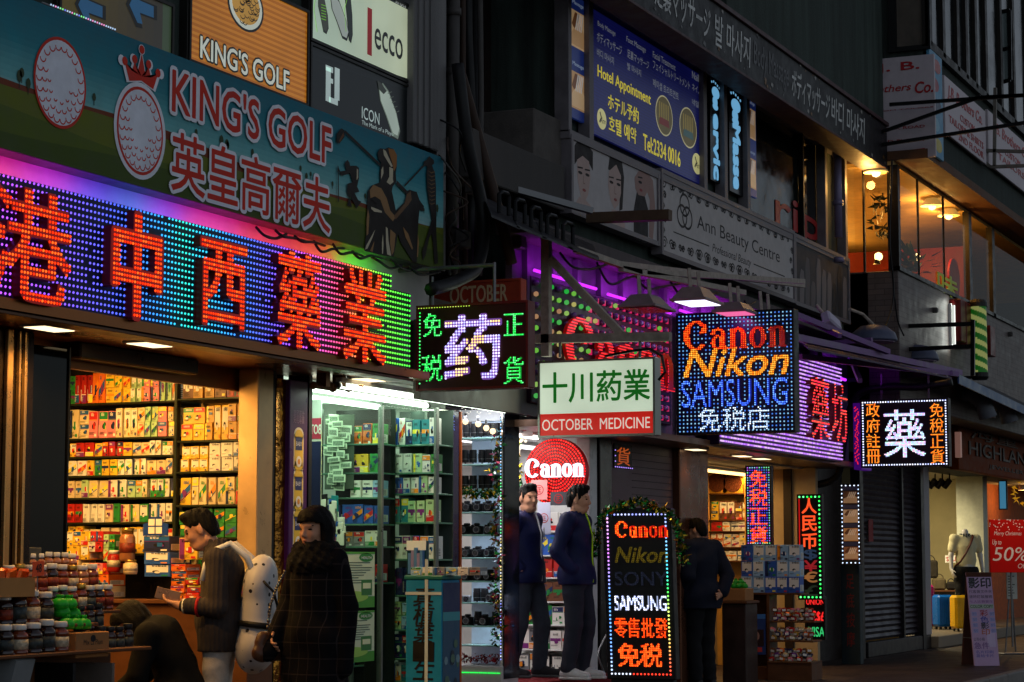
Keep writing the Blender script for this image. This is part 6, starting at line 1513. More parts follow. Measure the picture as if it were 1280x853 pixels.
# ================================================================ camera showcase
S3=FX(16.75);rows3=[547,580,612,640,668,697,726,753,782,806]
r=rack('camera showcase with glass shelves and bright back beside the entrance',S3,571,628,rows3,.3,mat('lit_glass_shelf',(150,200,190),.1),chrome,back=mat('lit_back',(210,225,240),.5,emit=(190,215,255),es=.04),top=516,name='camera_showcase',z0=.3,side=mat('dark_side_glass',(20,22,30),.15,vary=.2))
g=MB();a0,b0=S3 .at(570,832)[0],0;a1=S3 .at(630,832)[0];g.fbox(S3,a0,a1,.0,S3 .at(605,832)[1],-.3,.04,bev=.006);g.build('plinth',mat('white_plinth',(190,186,184),.4),r)
g=MB();z_=S3 .at(605,841)[1]
for k in range(14):a=a0+.04+(a1-a0-.06)*k/14;g.fbox(S3,a,a+.02+.01*(k%3),z_-.004,z_+.004,.041,.05)
g.build('lamp_line',lit('green_line',(40,255,90),1.2),r)['kind']='stuff'
area('showcase_light',r,S3 .pt((a0+a1)/2,S3 .at(600,520)[1],.1),(.6,0,-.8),.5,.05,3.5,(235,240,255))
for k,y in enumerate(rows3[:9:2]):area('showcase_light',r,S3 .pt((a0+a1)/2,S3 .at(600,y)[1]-.02,.0),(.5,0,-.85),.4,.02,.6,(225,235,255))
blk=mat('camera_black',(24,24,26),.35,vary=.2);lensg=mat('lens_glass',(20,16,40),.05,spec=1,vary=0);silv=mat('camera_silver',(130,130,134),.35,.6)
def cam_proto(k):
 g=MB();f=Fr((0,0,0),0)
 if k==0:
  g.fbox(f,-.065,.065,0,.085,-.03,.03,0,.008);g.fbox(f,-.028,.028,.085,.112,-.025,.028,0,.008);g.fbox(f,-.062,-.035,.085,.096,-.02,.02,0,.004)
  for c0,c1,rr,m in((.03,.05,.036,0),(.05,.085,.033,0),(.085,.09,.034,2)):g.disc(f,.008,.045,rr,rr,c0,m,14,None,c1)
  g.disc(f,.008,.045,.026,.026,.091,1,14)
 if k==1:
  for z0,z1,rr,m in((0,.03,.034,0),(.03,.034,.035,2),(.034,.08,.036,0),(.08,.115,.033,0)):g.lathe(0,0,z0,[(rr,0),(rr,z1-z0)],m,14)
  g.disc(f,0,0,.01,.01,0,0,8)
 if k==2:g.fbox(f,-.05,.05,0,.06,-.02,.015,2,.008);g.disc(f,.008,.03,.022,.022,.015,0,12,None,.03);g.disc(f,.008,.03,.016,.016,.031,1,12)
 o=g.build('camera',[blk,lensg,silv]);me=o.data;bpy.data.objects.remove(o);off=(0,0,0);return me
CAMS=[cam_proto(k)for k in range(3)]
def camera_thing(fr,a,b,c,k,s,label,group):
 o=bpy.data.objects.new(('camera','camera_lens','compact_camera')[k],CAMS[k]);COL.objects.link(o)
# mesh origin is its base centre
 o.location=fr.pt(a,b,c);o.rotation_euler=(0,0,fr.yaw+rnd.gauss(0,.15));o.scale=(s,s,s);tag(o,label,('camera','lens','camera')[k],group)
for j,y in enumerate(rows3[:-1]):
 a0,b=S3 .at(573,y);a1,_=S3 .at(618,y);k=0;a=a0+.05
 while a<a1:
  kk=1 if j<3 else rnd.choice((0,0,0,2,1));s=.95 if kk else .85
  st_=2 if(j==0 and kk==1)else 1
  camera_thing(S3,a,b,-.03-rnd.uniform(0,.04),kk,s,'%s %s from left on the %s lit shelf of the camera showcase'%(('black camera','black lens','silver compact camera')[kk],ORD[k],ORD[j]),'cameras and lenses in the showcase');a+=(.105 if kk==0 else .072 if kk==1 else .095);k+=1
pal_t=[mat('red_foil',(170,24,30),.25,.7,vary=.3),mat('red_foil_dark',(96,12,18),.3,.6,vary=.3)]
tinsel('tinsel_garland','red tinsel lying along the foot of the camera showcase',[S3 .pt(S3 .at(573,822)[0],S3 .at(600,824)[1],.0),S3 .pt(S3 .at(625,820)[0],S3 .at(600,824)[1],.0)],.05,260,pal_t)
mix_t=TG+[mat('pink_foil',(170,60,90),.3,.6,vary=.3),mat('silver_foil',(180,180,186),.2,.9)]
tinsel('tinsel_garland','green and gold garland hanging across the camera showcase',[S3 .pt(*S3 .at(x,612+6*math.sin((x-571)/20)),.06)for x in range(571,628,6)],.05,260,TG,leaf=.045)
tinsel('tinsel_garland','mixed glittering garland hanging down the edge of the camera showcase',[S3 .pt(*S3 .at(624+3*math.sin(y/12),y),.06)for y in range(545,815,10)],.05,420,mix_t,leaf=.05)
gl=MB();cs=[(120,200,255),(110,255,160),(255,230,140),(140,150,255)]
for k in range(80):
 y=520+k*3.85;a,b=S3 .at(629,y);gl.dot(S3,a,b,.0065,.05,0,lin(cs[min(3,int(k/20))]if k%3 else(230,235,255)))
for k in range(26):a,b=S3 .at(573+k*2.1,514+4*math.sin(k));gl.dot(S3,a,b,.005,.06,0,lin((240,235,220)))
r=thing('light_string','string of tiny coloured lamps down the edge of the camera showcase','light string',tuple(S3 .pt(S3 .at(629,820)[0],.5,.05)));stuff_part(gl.build('lamp_dots',dotmat('string_dots',1.6),r));g=MB();g.tube([S3 .pt(*S3 .at(629,y),.045)for y in(518,600,700,825)],.004,0,5);g.build('wire',black,r)
for k,(x,y)in enumerate(((577,524),(588,528),(604,531),(614,536),(622,540))):
 a,b=S3 .at(x,y);P=S3 .pt(a,b,.1);r=thing('spotlight','small glowing globe lamp, %s from left over the camera showcase'%ORD[k],'lamp',tuple(P),'globe lamps over the camera showcase');g=MB();g.bulb(S3,a,b,.028,.1);g.build('globe',lit('globe',(255,220,170),2.0),r,True);g=MB();g.tube([S3 .pt(a,b+.02,.1),S3 .pt(a,b+.07,.1)],.012);g.build('socket',steel,r)
# interior shelves behind the two men
S4=FX(19.6);rack('white shelves of camera boxes behind the two men',S4,640,736,[664,694,722,752,781,812,842],.3,white,chrome,back=white,top=640)
for k,y in enumerate((664,694,722,752,781,812,842)):
 fill_row(S4,642,734,y-26,y,[['white','pink','pale blue'],['grey','white','blue'],['black','red','white'],['black','grey','brown'],['green','white','orange'],['white','grey'],['white','black','grey']][k],'%s white shelf behind the two men'%ORD[k],'camera boxes behind the two men',0,(.1,.16),.2,name='camera_carton')
for k,(x0,y0,x1,y1,c,lab)in enumerate(((645,520,666,546,(206,190,186),'grey notice with a red seal above the entrance'),(664,600,684,625,(226,150,150),'pink notice hanging behind the first man'),(688,615,708,632,(70,72,80),'dark notice with a red seal between the two men'),(672,628,688,668,(200,205,230),'pale blue notice between the two men'))):
 fr=FX(18.2 if k==0 else 18.3);a0,b0=fr.at(x0,y1);a1,b1=fr.at(x1,y0);r=thing('notice',lab,'notice',tuple(fr.pt((a0+a1)/2,b0)));g=MB();g.fbox(fr,a0,a1,b0,b1,-.006,0,0,col=rgb(*c));g.build('card',prt,r);g=MB();A,B=(a0+a1)/2,(b0+b1)/2;g.disc(fr,A,B,.045,.045,.001,0,18,rgb(190,30,34));g.disc(fr,A,B,.038,.038,.002,0,18,rgb(*c));g.text(fr,'正',A-.02,A+.02,B-.022,B+.022,.003,0,0,.02,0,rgb(190,30,34));g.build('seal',prt,r)
tinsel('tinsel_garland','green and gold garland with lamps beside the round red sign',[FX(18.3).pt(*FX(18.3).at(x,y),.05)for x,y in((650,545),(648,570),(653,600),(652,625))],.05,160,TG,leaf=.045)
gl=MB()
for k in range(12):a,b=FX(18.3).at(650+rnd.uniform(-4,12),548+rnd.uniform(0,18));gl.bulb(FX(18.3),a,b,.016,.08,0,lin((255,236,210)))
tag(gl.build('light_string',dotmat('warm_bulbs',1.6),None,True),'cluster of small white globe lamps over the round red sign','light string')
# ================================================================ fourth shop
S5=FX(25.5)
rack('warm wooden shelves of boxes in the fourth shop',S5,885,932,[617,650,664,684,701],.3,wd,mat('light_wood',(190,140,70),.5),back=mat('amber_back',(200,150,70),.6),top=575)
for k,x in enumerate((896,916)):
 a,b=S5 .at(x,617);_,bt=S5 .at(x,590);r=thing('round_tin','%s golden round gift pack on the top shelf of the fourth shop'%('nearer to the pillar,','farther from the pillar,')[k],'gift pack',tuple(S5 .pt(a,b)));h=bt-b;g=MB();g.fbox(S5,a-h*.5,a+h*.5,b,bt,-.12,0,bev=.006);g.build('box',mat('gold_box',(220,160,50),.35,.3),r);g=MB();g.disc(S5,a,b+h*.5,h*.44,h*.44,.0,0,26,None,.012);g.build('window',mat('brown_dried',(92,44,20),.7,vary=.5,scale=60,bump=.5),r)
for k,(t,b,pal)in enumerate(((626,650,['gold','red','yellow','brown']),(652,664,['red','orange','white']),(666,684,['white','yellow','orange','cream']),(687,701,['yellow','cream','white']))):fill_row(S5,887,931,t,b,pal,'%s warm shelf of the fourth shop'%ORD[k],'boxes in the fourth shop',0,(.07,.12),.2,2 if k in(0,2)else 1,name='gift_carton')
S6=FX(22.9)
r=thing('rack_stand','wooden street rack carrying blue boxes and snack trays','rack',tuple(S6 .pt(S6 .at(965,830)[0],0,-.2)))
a0,_=S6 .at(924,830);a1,_=S6 .at(962,830);at1,_=S6 .at(1001,741);bt=S6 .at(960,741)[1]
g=MB();g.fbox(S6,a0,at1,bt-.025,bt-.002,-.3,0,bev=.004);g.build('top_board',wd,r)
g=MB();g.fbox(S6,a0,a1,0,.14,-.3,.0,bev=.004);g.build('base_board',wd,r)
for a in(a0,a1-.03):g=MB();g.fbox(S6,a,a+.03,.14,bt-.025,-.3,-.01);g.build('upright',wd,r)
g=MB();g.fbox(S6,a0+.03,a1-.03,.14,bt-.026,-.3,-.29);g.build('back_board',wd,r)
for k in range(3):
 stack(926,1000,741-20*(k+1),741-20*k,5,1,['pale blue','blue','pale blue'],(2,4),('lowest','middle','topmost')[k]+' tier on the street rack','blue boxes on the street rack',0,.14,S6)
a0p,b0p=S6 .at(930,818);a1p,b1p=S6 .at(957,768);r2=thing('poster','blue and dark picture poster fixed low on the street rack','poster',tuple(S6 .pt((a0p+a1p)/2,b0p,.02)));g=MB();g.fbox(S6,a0p,a1p,b0p,b1p,.002,.012,0,col=rgb(30,60,120));h=b1p-b0p;g.fbox(S6,a0p+.02,a1p-.02,b0p+h*.2,b0p+h*.62,.012,.014,0,col=rgb(40,26,34));g.disc(S6,(a0p+a1p)/2,b0p+h*.46,.06,.06,.0145,0,14,rgb(170,130,120));g.fbox(S6,a0p+.04,a1p-.04,b0p+.03,b0p+.08,.012,.015,0,col=rgb(190,60,60));g.fbox(S6,a0p,a1p,b1p-.05,b1p,.012,.014,0,col=rgb(60,120,190));g.build('print',prt,r2)
a0p,b0p=S6 .at(927,762);a1p,b1p=S6 .at(958,744)
S7=FX(22.86);cpal=['brown','red','pink','gold','navy','cream','orange','purple']
r=thing('snack_rack','stepped rack of wrapped snacks beside the street rack','rack',tuple(S7 .pt(S7 .at(1000,830)[0],0,-.1)))
for k,y in enumerate((776,800,826)):a0,b=S7 .at(963,y);a1,_=S7 .at(1018,y);g=MB();g.fbox(S7,a0,a1,b-.02,b-.002,-.3,.0+.06*k,bev=.004);g.build('tray',wd,r)
g=MB();g.fbox(S7,a0,a1,0,b-.021,-.3,.1,bev=.005);g.build('base',wd,r)
for k,y in enumerate((776,800,826)):
 a0,b=S7 .at(965,y);a1,_=S7 .at(1016,y)
 for q in range(27):
  a=a0+(a1-a0)*((q%9)+.5)/9;lay=q//9;col=rnd.choice(cpal);fr=FrT(S7 .pt(a+rnd.uniform(-.01,.01),b+.045*lay,-.04-.05*(q%2)+.05*k),S7 .u+Vector((rnd.uniform(-.3,.3),0,rnd.uniform(-.2,.2))),Vector((rnd.uniform(-.5,.2),0,1)));g=MB();g.fbox(fr,-.035,.035,0,.05,-.02,.02,bev=.016);g.fbox(fr,-.02,.02,.012,.036,.0205,.0225,1)
  mcol=mat('wrap_'+col.replace(' ','_'),PAL[col],.25,.2,vary=.35,scale=30)
  tag(g.build('wrapped_snack',[mcol,WHM]),'%s wrapped snack %s along layer %s of the %s snack tray'%(col,ORD[q%9],ORD[lay],('top','middle','bottom')[k]),'snack','wrapped snacks on the stepped rack')
# wooden counter with green bags by the man seen from behind
S8=FX(21.9);a0,b0=S8 .at(903,838);a1,b1=S8 .at(932,752);r=thing('wooden_counter','brown wooden street counter beside the man seen from behind','counter',tuple(S8 .pt((a0+a1)/2,0,-.15)))
zt=S8 .at(918,755)[1];g=MB();g.fbox(S8,a0,a1,0,zt,-.4,0,bev=.008);g.build('body',mat('dark_wood_panel',(52,34,28),.45,vary=.3),r);g=MB();g.fbox(S8,a0-.02,a1+.02,zt+.001,zt+.03,-.42,.02,bev=.006);g.build('top',wd,r)
a0,b0=S8 .at(903,754);a1,b1=S8 .at(931,736);r=thing('goods_carton','brown carton of green packs on the wooden street counter','box',tuple(S8 .pt((a0+a1)/2,zt+.031,-.15)));g=MB();g.fbox(S8,a0,a1,zt+.031,zt+.16,-.3,-.01,bev=.005);g.build('body',MATS['brown_card'],r)
for k in range(7):
 P=S8 .pt(a0+.04+(a1-a0-.08)*(k%4)/3,zt+.161+.035*(k//4),-.1-.06*(k//4));tag(pouch(P,.8),'green pack %s in the %s layer on the brown carton of the street counter'%(ORD[k%4],('lower','upper')[k//4]),'pouch','green packs on the street counter')
# tissue of papers: small teal panel column under the photo panel
S9=FX(26.6);a0,b0=S9 .at(1052,815);a1,b1=S9 .at(1074,706);r=thing('sign_column','dim teal column sign with dark red characters below the photo panel','sign',tuple(S9 .pt((a0+a1)/2,0,-.1)));g=MB();g.fbox(S9,a0,a1,0,b1,-.15,0,bev=.006);g.build('body',mat('dim_teal',(30,44,50),.5,vary=.2),r);g=MB()
for k,ch in enumerate('足底按摩'):z_=b1-.3-.24*k;g.text(S9,ch,a0+.07,a1-.07,z_,z_+.18,.001,.003,0,.0)
g.build('lettering',mat('dim_red',(120,30,26),.5),r)
g=MB();f_=FY(.03);x_=X(1087,.03);z_=Z(1087,668,.03);g.fbox(f_,x_-.12,x_+.12,z_-.1,z_+.2,.002,.008);tag(g.build('red_notice',mat('red_paper',(130,20,28),.6)),'small red paper pasted on the dark roller shutter','notice')
# ================================================================ luggage and clothes shop on the right
def suitcase(label,px0,px1,py0,py1,depth_,rgb_,yaw):
 P=at_depth((px0+px1)/2,py1,depth_);w_=(px1-px0)*depth_/FPX;h_=(py1-py0)*depth_/FPX
 r=thing('suitcase',label,'suitcase',(P.x,P.y,.17),'suitcases on the shop step');fr=Fr((P.x,P.y,.17),yaw);m=mat('suitcase_%d_%d'%rgb_[:2],rgb_,.3,vary=.06)
 g=MB();g.fbox(fr,-w_/2,w_/2,.05,h_,-.13,.13,bev=.035);g.build('shell',m,r)
 for k in range(8):a=-w_*.4+w_*.8*k/7;g=MB();g.fbox(fr,a-.008,a+.008,.09,h_-.05,.1305,.137,bev=.003);g.build('rib',m,r)
 g=MB();g.fbox(fr,-.07,.07,h_+.005,h_+.022,-.015,.015,bev=.005);g.build('handle',blackm,r)
 for sx in(-1,1):
  for sy in(-1,1):g=MB();q=fr.pt(sx*(w_/2-.06),.026,sy*.08);g.tube([q-fr.u*.012,q+fr.u*.012],.024,0,10);g.build('wheel',blackm,r)
 g=MB();g.fbox(fr,w_*.28,w_*.38,h_*.5,h_*.56,.131,.14);g.build('latch',steel,r)
YY=PSI-math.pi/2
suitcase('magenta ribbed suitcase half hidden by the white pillar',1150,1166,734,789,35.5,(150,20,90),YY+.3)
suitcase('bright blue ribbed suitcase standing between the magenta and yellow ones',1168,1190,741,784,35.2,(20,100,190),YY+.25)
suitcase('bright yellow ribbed suitcase in front of the mannequin',1190,1219,742,787,34.2,(236,180,20),YY+.2)
for k,x in enumerate((1160,1169,1178,1187)):
 P=at_depth(x,600,35.0);r=thing('track_spotlight','black track spotlight, %s from left above the shop window'%ORD[k],'lamp',tuple(P),'track spotlights in the luggage shop');fr=Fr(tuple(P),YY);g=MB();g.tube([P,P+Vector((.03,.1,-.12))],.05,0,10);g.build('head',blackm,r);g=MB();g.tube([P,P+Vector((0,0,.1))],.012);g.build('stem',blackm,r)
 if k in(0,3):spot('lamp_light',r,P+Vector((.04,.12,-.16)),P+Vector((2.2,1.4,-1.6)),60,(255,238,190),90,.06)
P=at_depth(1190,596,35.0);g=MB();p0,p1=at_depth(1155,596,35.0),at_depth(1192,596,35.0);g.beam(p0+Vector((0,0,.1)),p1+Vector((0,0,.1)),.03,.03);tag(g.build('lamp_track',blackm),'black ceiling track carrying the luggage shop spotlights','lamp track')
r=thing('ceiling_lamp','glowing ceiling lamp inside the luggage shop','lamp',(34.5,1.6,2.7));g=MB();g.box(33.8,35.2,1.2,1.9,2.66,2.70,bev=.01);g.build('diffuser',lit('luggage_panel',(255,240,200),1.2),r);area('lamp_light',r,(34.5,1.55,2.62),(0,0,-1),1.4,.8,95,(255,236,190))
# bags on the rear shelf
P=at_depth(1172,732,36.2);fr=Fr((P.x,P.y,0),YY);a,b=fr.at(1172,738)
r=thing('bag_shelf','low display shelf of handbags behind the suitcases','shelf',tuple(fr.pt(0,.17)));g=MB();g.fbox(fr,-.35,.35,b-.03,b,-.3,.0,bev=.005);g.build('shelf_board',wd,r);g=MB();g.fbox(fr,-.3,.3,.17,b-.03,-.25,-.05);g.build('base',mat('dim_base',(90,78,60),.6),r)
for k,(dx,w_,h_,c)in enumerate(((-.2,.2,.16,(60,52,40)),(.05,.22,.2,(96,84,60)),(.25,.16,.14,(40,36,32)),(-.1,.26,.3,(50,44,34)))):
 z=b+.001+(.2 if k==3 else 0);rr=thing('handbag',('small olive handbag at the near end of the bag shelf','wide khaki handbag in the middle of the bag shelf','small dark handbag at the far end of the bag shelf','large dark handbag on top of the others on the bag shelf')[k],'handbag',tuple(fr.pt(dx,z,-.12)),'handbags on the shelf');g=MB();g.fbox(fr,dx-w_/2,dx+w_/2,z,z+h_,-.18,-.06,bev=.03);g.build('body',mat('bag_%d'%c[0],c,.5,vary=.3),rr);g=MB();g.tube([fr.pt(dx+w_*.32*math.cos(t),z+h_+w_*.3*math.sin(t),-.12)for t in[math.pi*q/8 for q in range(9)]],.009,0,6);g.build('handle',MATS['bag_%d'%c[0]],rr)
a,b=fr.at(1190,699);rr=thing('sale_sign','small red and white sale card on the bag shelf','sign',tuple(fr.pt(a,b-.06,-.02)));g=MB();g.fbox(fr,a-.11,a+.11,b-.06,b+.06,-.03,-.02);g.build('card',WHM,rr);g=MB();g.text(fr,'SALE',a-.09,a+.09,b-.035,b+.035,-.019,.003,0,.03);g.build('lettering',mat('sale_red',(190,20,40),.5),rr)
# mannequin
P=at_depth(1209,787,34.9);MZ=.17;M0=Vector((P.x,P.y,MZ))
# ================================================================ figures: one smooth body grown from blended limbs
class Field:
 def __init__(s,lo,hi,res):
  s.lo=np.array(lo,float);s.res=res;s.n=np.ceil((np.array(hi)-s.lo)/res).astype(int)+1
  s.D=np.full(s.n,.2)
  s.ax=[s.lo[i]+res*np.arange(s.n[i])for i in range(3)]
 def _sub(s,lo,hi):
  i0=np.maximum(0,np.floor((lo-s.lo)/s.res).astype(int));i1=np.minimum(s.n,np.ceil((hi-s.lo)/s.res).astype(int)+1)
  if(i1<=i0).any():return None
  sl=tuple(slice(a,b)for a,b in zip(i0,i1))
  return sl,np.meshgrid(*[s.ax[i][sl[i]]for i in range(3)],indexing='ij',sparse=True)
 def _blend(s,sl,d,k):
  c=s.D[sl]
  if k<=0:s.D[sl]=np.minimum(c,d);return
  h=np.clip(.5+.5*(d-c)/k,0,1);s.D[sl]=d*(1-h)+c*h-k*h*(1-h)
 def cone(s,a,b,ra,rb,k=.03,flat=None,fl=1.0):
  """tapered limb; flat = unit direction squeezed by fl"""
  a,b=np.array(a,float),np.array(b,float);m=max(ra,rb)+k+.03
  r=s._sub(np.minimum(a,b)-m,np.maximum(a,b)+m)
  if r is None:return
  sl,(x,y,z)=r;ab=b-a;L=max(1e-9,(ab**2).sum())
  px,py,pz=x-a[0],y-a[1],z-a[2]
  t=np.clip((px*ab[0]+py*ab[1]+pz*ab[2])/L,0,1)
  dx,dy,dz=px-t*ab[0],py-t*ab[1],pz-t*ab[2]
  if flat is not None:
   q=dx*flat[0]+dy*flat[1]+dz*flat[2];d=np.sqrt(np.maximum(0,dx*dx+dy*dy+dz*dz-q*q)+(q/fl)**2)
   s._blend(sl,(d-(ra+(rb-ra)*t))*min(1,fl+.15),k);return
  s._blend(sl,np.sqrt(dx*dx+dy*dy+dz*dz)-(ra+(rb-ra)*t),k)
 def ell(s,c,r,k=.02,R=None):
  c,r=np.array(c,float),np.array(r,float);m=r.max()+k+.02
  q=s._sub(c-m,c+m)
  if q is None:return
  sl,(x,y,z)=q;px,py,pz=x-c[0],y-c[1],z-c[2]
  if R is not None:
   R=np.array(R);px,py,pz=[px*R[0,i]+py*R[1,i]+pz*R[2,i]for i in range(3)]
  g=np.sqrt((px/r[0])**2+(py/r[1])**2+(pz/r[2])**2);s._blend(sl,(g-1)*r.min()*(.5+.5*g.clip(0,1)),k)
 def grids(s):return np.meshgrid(*s.ax,indexing='ij',sparse=True)
 def mesh(s):
  D=s.D;I=D<0;n=s.n
  cells=np.zeros(n-1,int)
  for i in(0,1):
   for j in(0,1):
    for k in(0,1):cells+=I[i:n[0]-1+i,j:n[1]-1+j,k:n[2]-1+k]
  act=(cells>0)&(cells<8);idx=np.full(act.shape,-1);C=np.argwhere(act);idx[act]=np.arange(len(C))
  S=np.zeros((len(C),3));W=np.zeros(len(C))
  cn=[(i,j,k)for i in(0,1)for j in(0,1)for k in(0,1)]
  val={c:D[C[:,0]+c[0],C[:,1]+c[1],C[:,2]+c[2]]for c in cn}
  for a in cn:
   for ax in range(3):
    if a[ax]:continue
    b=list(a);b[ax]=1;b=tuple(b);va,vb=val[a],val[b];m=(va<0)!=(vb<0)
    t=np.where(m,va/np.where(m,va-vb,1),0);p=np.repeat(np.array([a],float),len(C),0);p[:,ax]=t
    S[m]+=p[m];W[m]+=1
  V=s.lo+(C+S/W[:,None])*s.res;F=[]
  for ax in range(3):
   u,v=(ax+1)%3,(ax+2)%3
   sh=[slice(None)]*3;sh[ax]=slice(0,n[ax]-1);A=I[tuple(sh)];sh[ax]=slice(1,n[ax]);B=I[tuple(sh)]
   E=np.argwhere(A!=B);E=E[(E[:,u]>0)&(E[:,v]>0)&(E[:,u]<n[u]-1)&(E[:,v]<n[v]-1)]
   def at(du,dv):q=E.copy();q[:,u]-=du;q[:,v]-=dv;return idx[q[:,0],q[:,1],q[:,2]]
   Q=np.stack([at(1,1),at(0,1),at(0,0),at(1,0)],1);fl=~A[E[:,0],E[:,1],E[:,2]];Q[fl]=Q[fl][:,::-1];F.append(Q)
  return V,np.concatenate(F)
def mesh_obj(name,V,F,mats,parent,M=None):
 if M is not None:V=V@np.array(M.to_3x3()).T+np.array(M.translation)
 me=bpy.data.meshes.new(name);me.from_pydata(V.tolist(),[],F.tolist());
 for m in(mats if isinstance(mats,(list,tuple))else[mats]):me.materials.append(m)
 me.polygons.foreach_set('use_smooth',[True]*len(me.polygons));o=bpy.data.objects.new(name,me);COL.objects.link(o);o.parent=parent;WLOC[o.name]=WLOC[parent.name];return o
def skeleton(h=1.72,sh=.185,hip=.09):
 k=h/1.72;J=dict(pelvis=(0,0,.95),belly=(.005,0,1.10),chest=(0,0,1.28),neck=(-.01,0,1.45),head=(.02,0,1.605))
 for s,n in((1,'L'),(-1,'R')):
  J.update({'hip'+n:(0,s*hip,.90),'knee'+n:(.02,s*(hip+.005),.49),'ank'+n:(-.02,s*(hip+.01),.085),'toe'+n:(.14,s*(hip+.025),.03),'sh'+n:(-.01,s*sh,1.405),'elb'+n:(-.03,s*(sh+.05),1.13),'wri'+n:(.04,s*(sh+.055),.89),'hand'+n:(.07,s*(sh+.05),.80)})
 return{a:np.array(v)*k for a,v in J.items()}
def Rhead(yaw=0,pitch=0,roll=0):return Matrix.Rotation(math.radians(yaw),3,'Z')@Matrix.Rotation(math.radians(pitch),3,'Y')@Matrix.Rotation(math.radians(roll),3,'X')
def hand_prims(f,wri,tip,side,palm_n,curl=.5,thumb_dir=None):
 w,t=np.array(wri),np.array(tip);d=t-w;L=np.linalg.norm(d);d/=L;n=np.array(palm_n,float);n-=d*n.dot(d);n/=np.linalg.norm(n);s=np.cross(d,n)
 f.cone(w-d*.02,w+d*.03,.027,.026,.012);p0,p1=w+d*.03,w+d*.085
 for u in(-.026,-.009,.009,.026):f.cone(p0+s*u*.7,p1+s*u,.0135,.0125,.012)
 for i,(u,l)in enumerate(((-.029,.062),(-.0098,.076),(.0098,.080),(.029,.070))):
  q=p1+s*u;ang=0;seg=(l*.46,l*.32,l*.24)
  for k,sl in enumerate(seg):
   ang+=curl*(.55,.8,.6)[k]*(1+.12*i);dd=d*math.cos(ang)+n*math.sin(ang);q2=q+dd*sl;f.cone(q,q2,.0092-.0007*k,.0086-.0008*k,.003);q=q2
 tb=w+d*.035+s*.028;td=(d*.72+s*.55+n*.42);td/=np.linalg.norm(td);t2=tb+td*.038;f.cone(w+d*.02+s*.015,tb,.015,.0125,.012);f.cone(tb,t2,.0118,.0105,.005);td2=td*.8+d*.5+n*.25;td2/=np.linalg.norm(td2);f.cone(t2,t2+td2*.032,.0102,.0085,.003)
def fold(f,amp,sx,seed):
 x,y,z=f.grids();r_=random.Random(seed);D=np.zeros(f.n)
 for k in range(5):
  a,b,c=r_.uniform(-14,14),r_.uniform(-14,14),r_.uniform(12,34)*sx;D=D+np.sin(a*x+b*y+c*z+r_.uniform(0,6.28)+1.2*np.sin(9*x+7*y+r_.uniform(4,11)*z))
 f.D+=amp*D/2.5
SKIN=mat('skin',(196,142,112),.45,vary=.08,scale=20,bump=.05);HAIR=mat('black_hair',(12,9,8),.55,vary=.3,scale=60,bump=.5,bscale=160,spec=.12);EYE=mat('eye_dark',(18,14,12),.15,vary=0);LIP=mat('lips',(150,84,76),.4,vary=.05)
def head_prims(f,hc,R,slim=1.0):
 def P(x,y,z):return np.array(hc)+np.array(R@Vector((x,y,z)))
 Rm=np.array(R)
 f.ell(P(-.012,0,.028),(.096,.076*slim,.092),.02,Rm);f.ell(P(.028,0,-.04),(.066,.056*slim,.078),.03,Rm);f.ell(P(.058,0,-.094),(.026,.026,.02),.03,Rm)
 for s in(1,-1):
  f.ell(P(.058,s*.036,-.028),(.026,.022,.026),.02,Rm);f.cone(P(.078,s*.04,.026),P(.088,s*.008,.022),.0095,.0095,.012);f.ell(P(-.006,s*.077*slim,-.012),(.020,.010,.031),.006,Rm);f.cone(P(-.02,s*.05,-.08),P(.045,s*.03,-.1),.018,.02,.03)
 f.cone(P(.088,0,.014),P(.108,0,-.028),.0085,.011,.010);f.ell(P(.100,0,-.034),(.012,.017,.009),.006,Rm)
 f.ell(P(.088,0,-.062),(.010,.022,.006),.005,Rm);f.ell(P(.086,0,-.074),(.010,.020,.0065),.005,Rm)
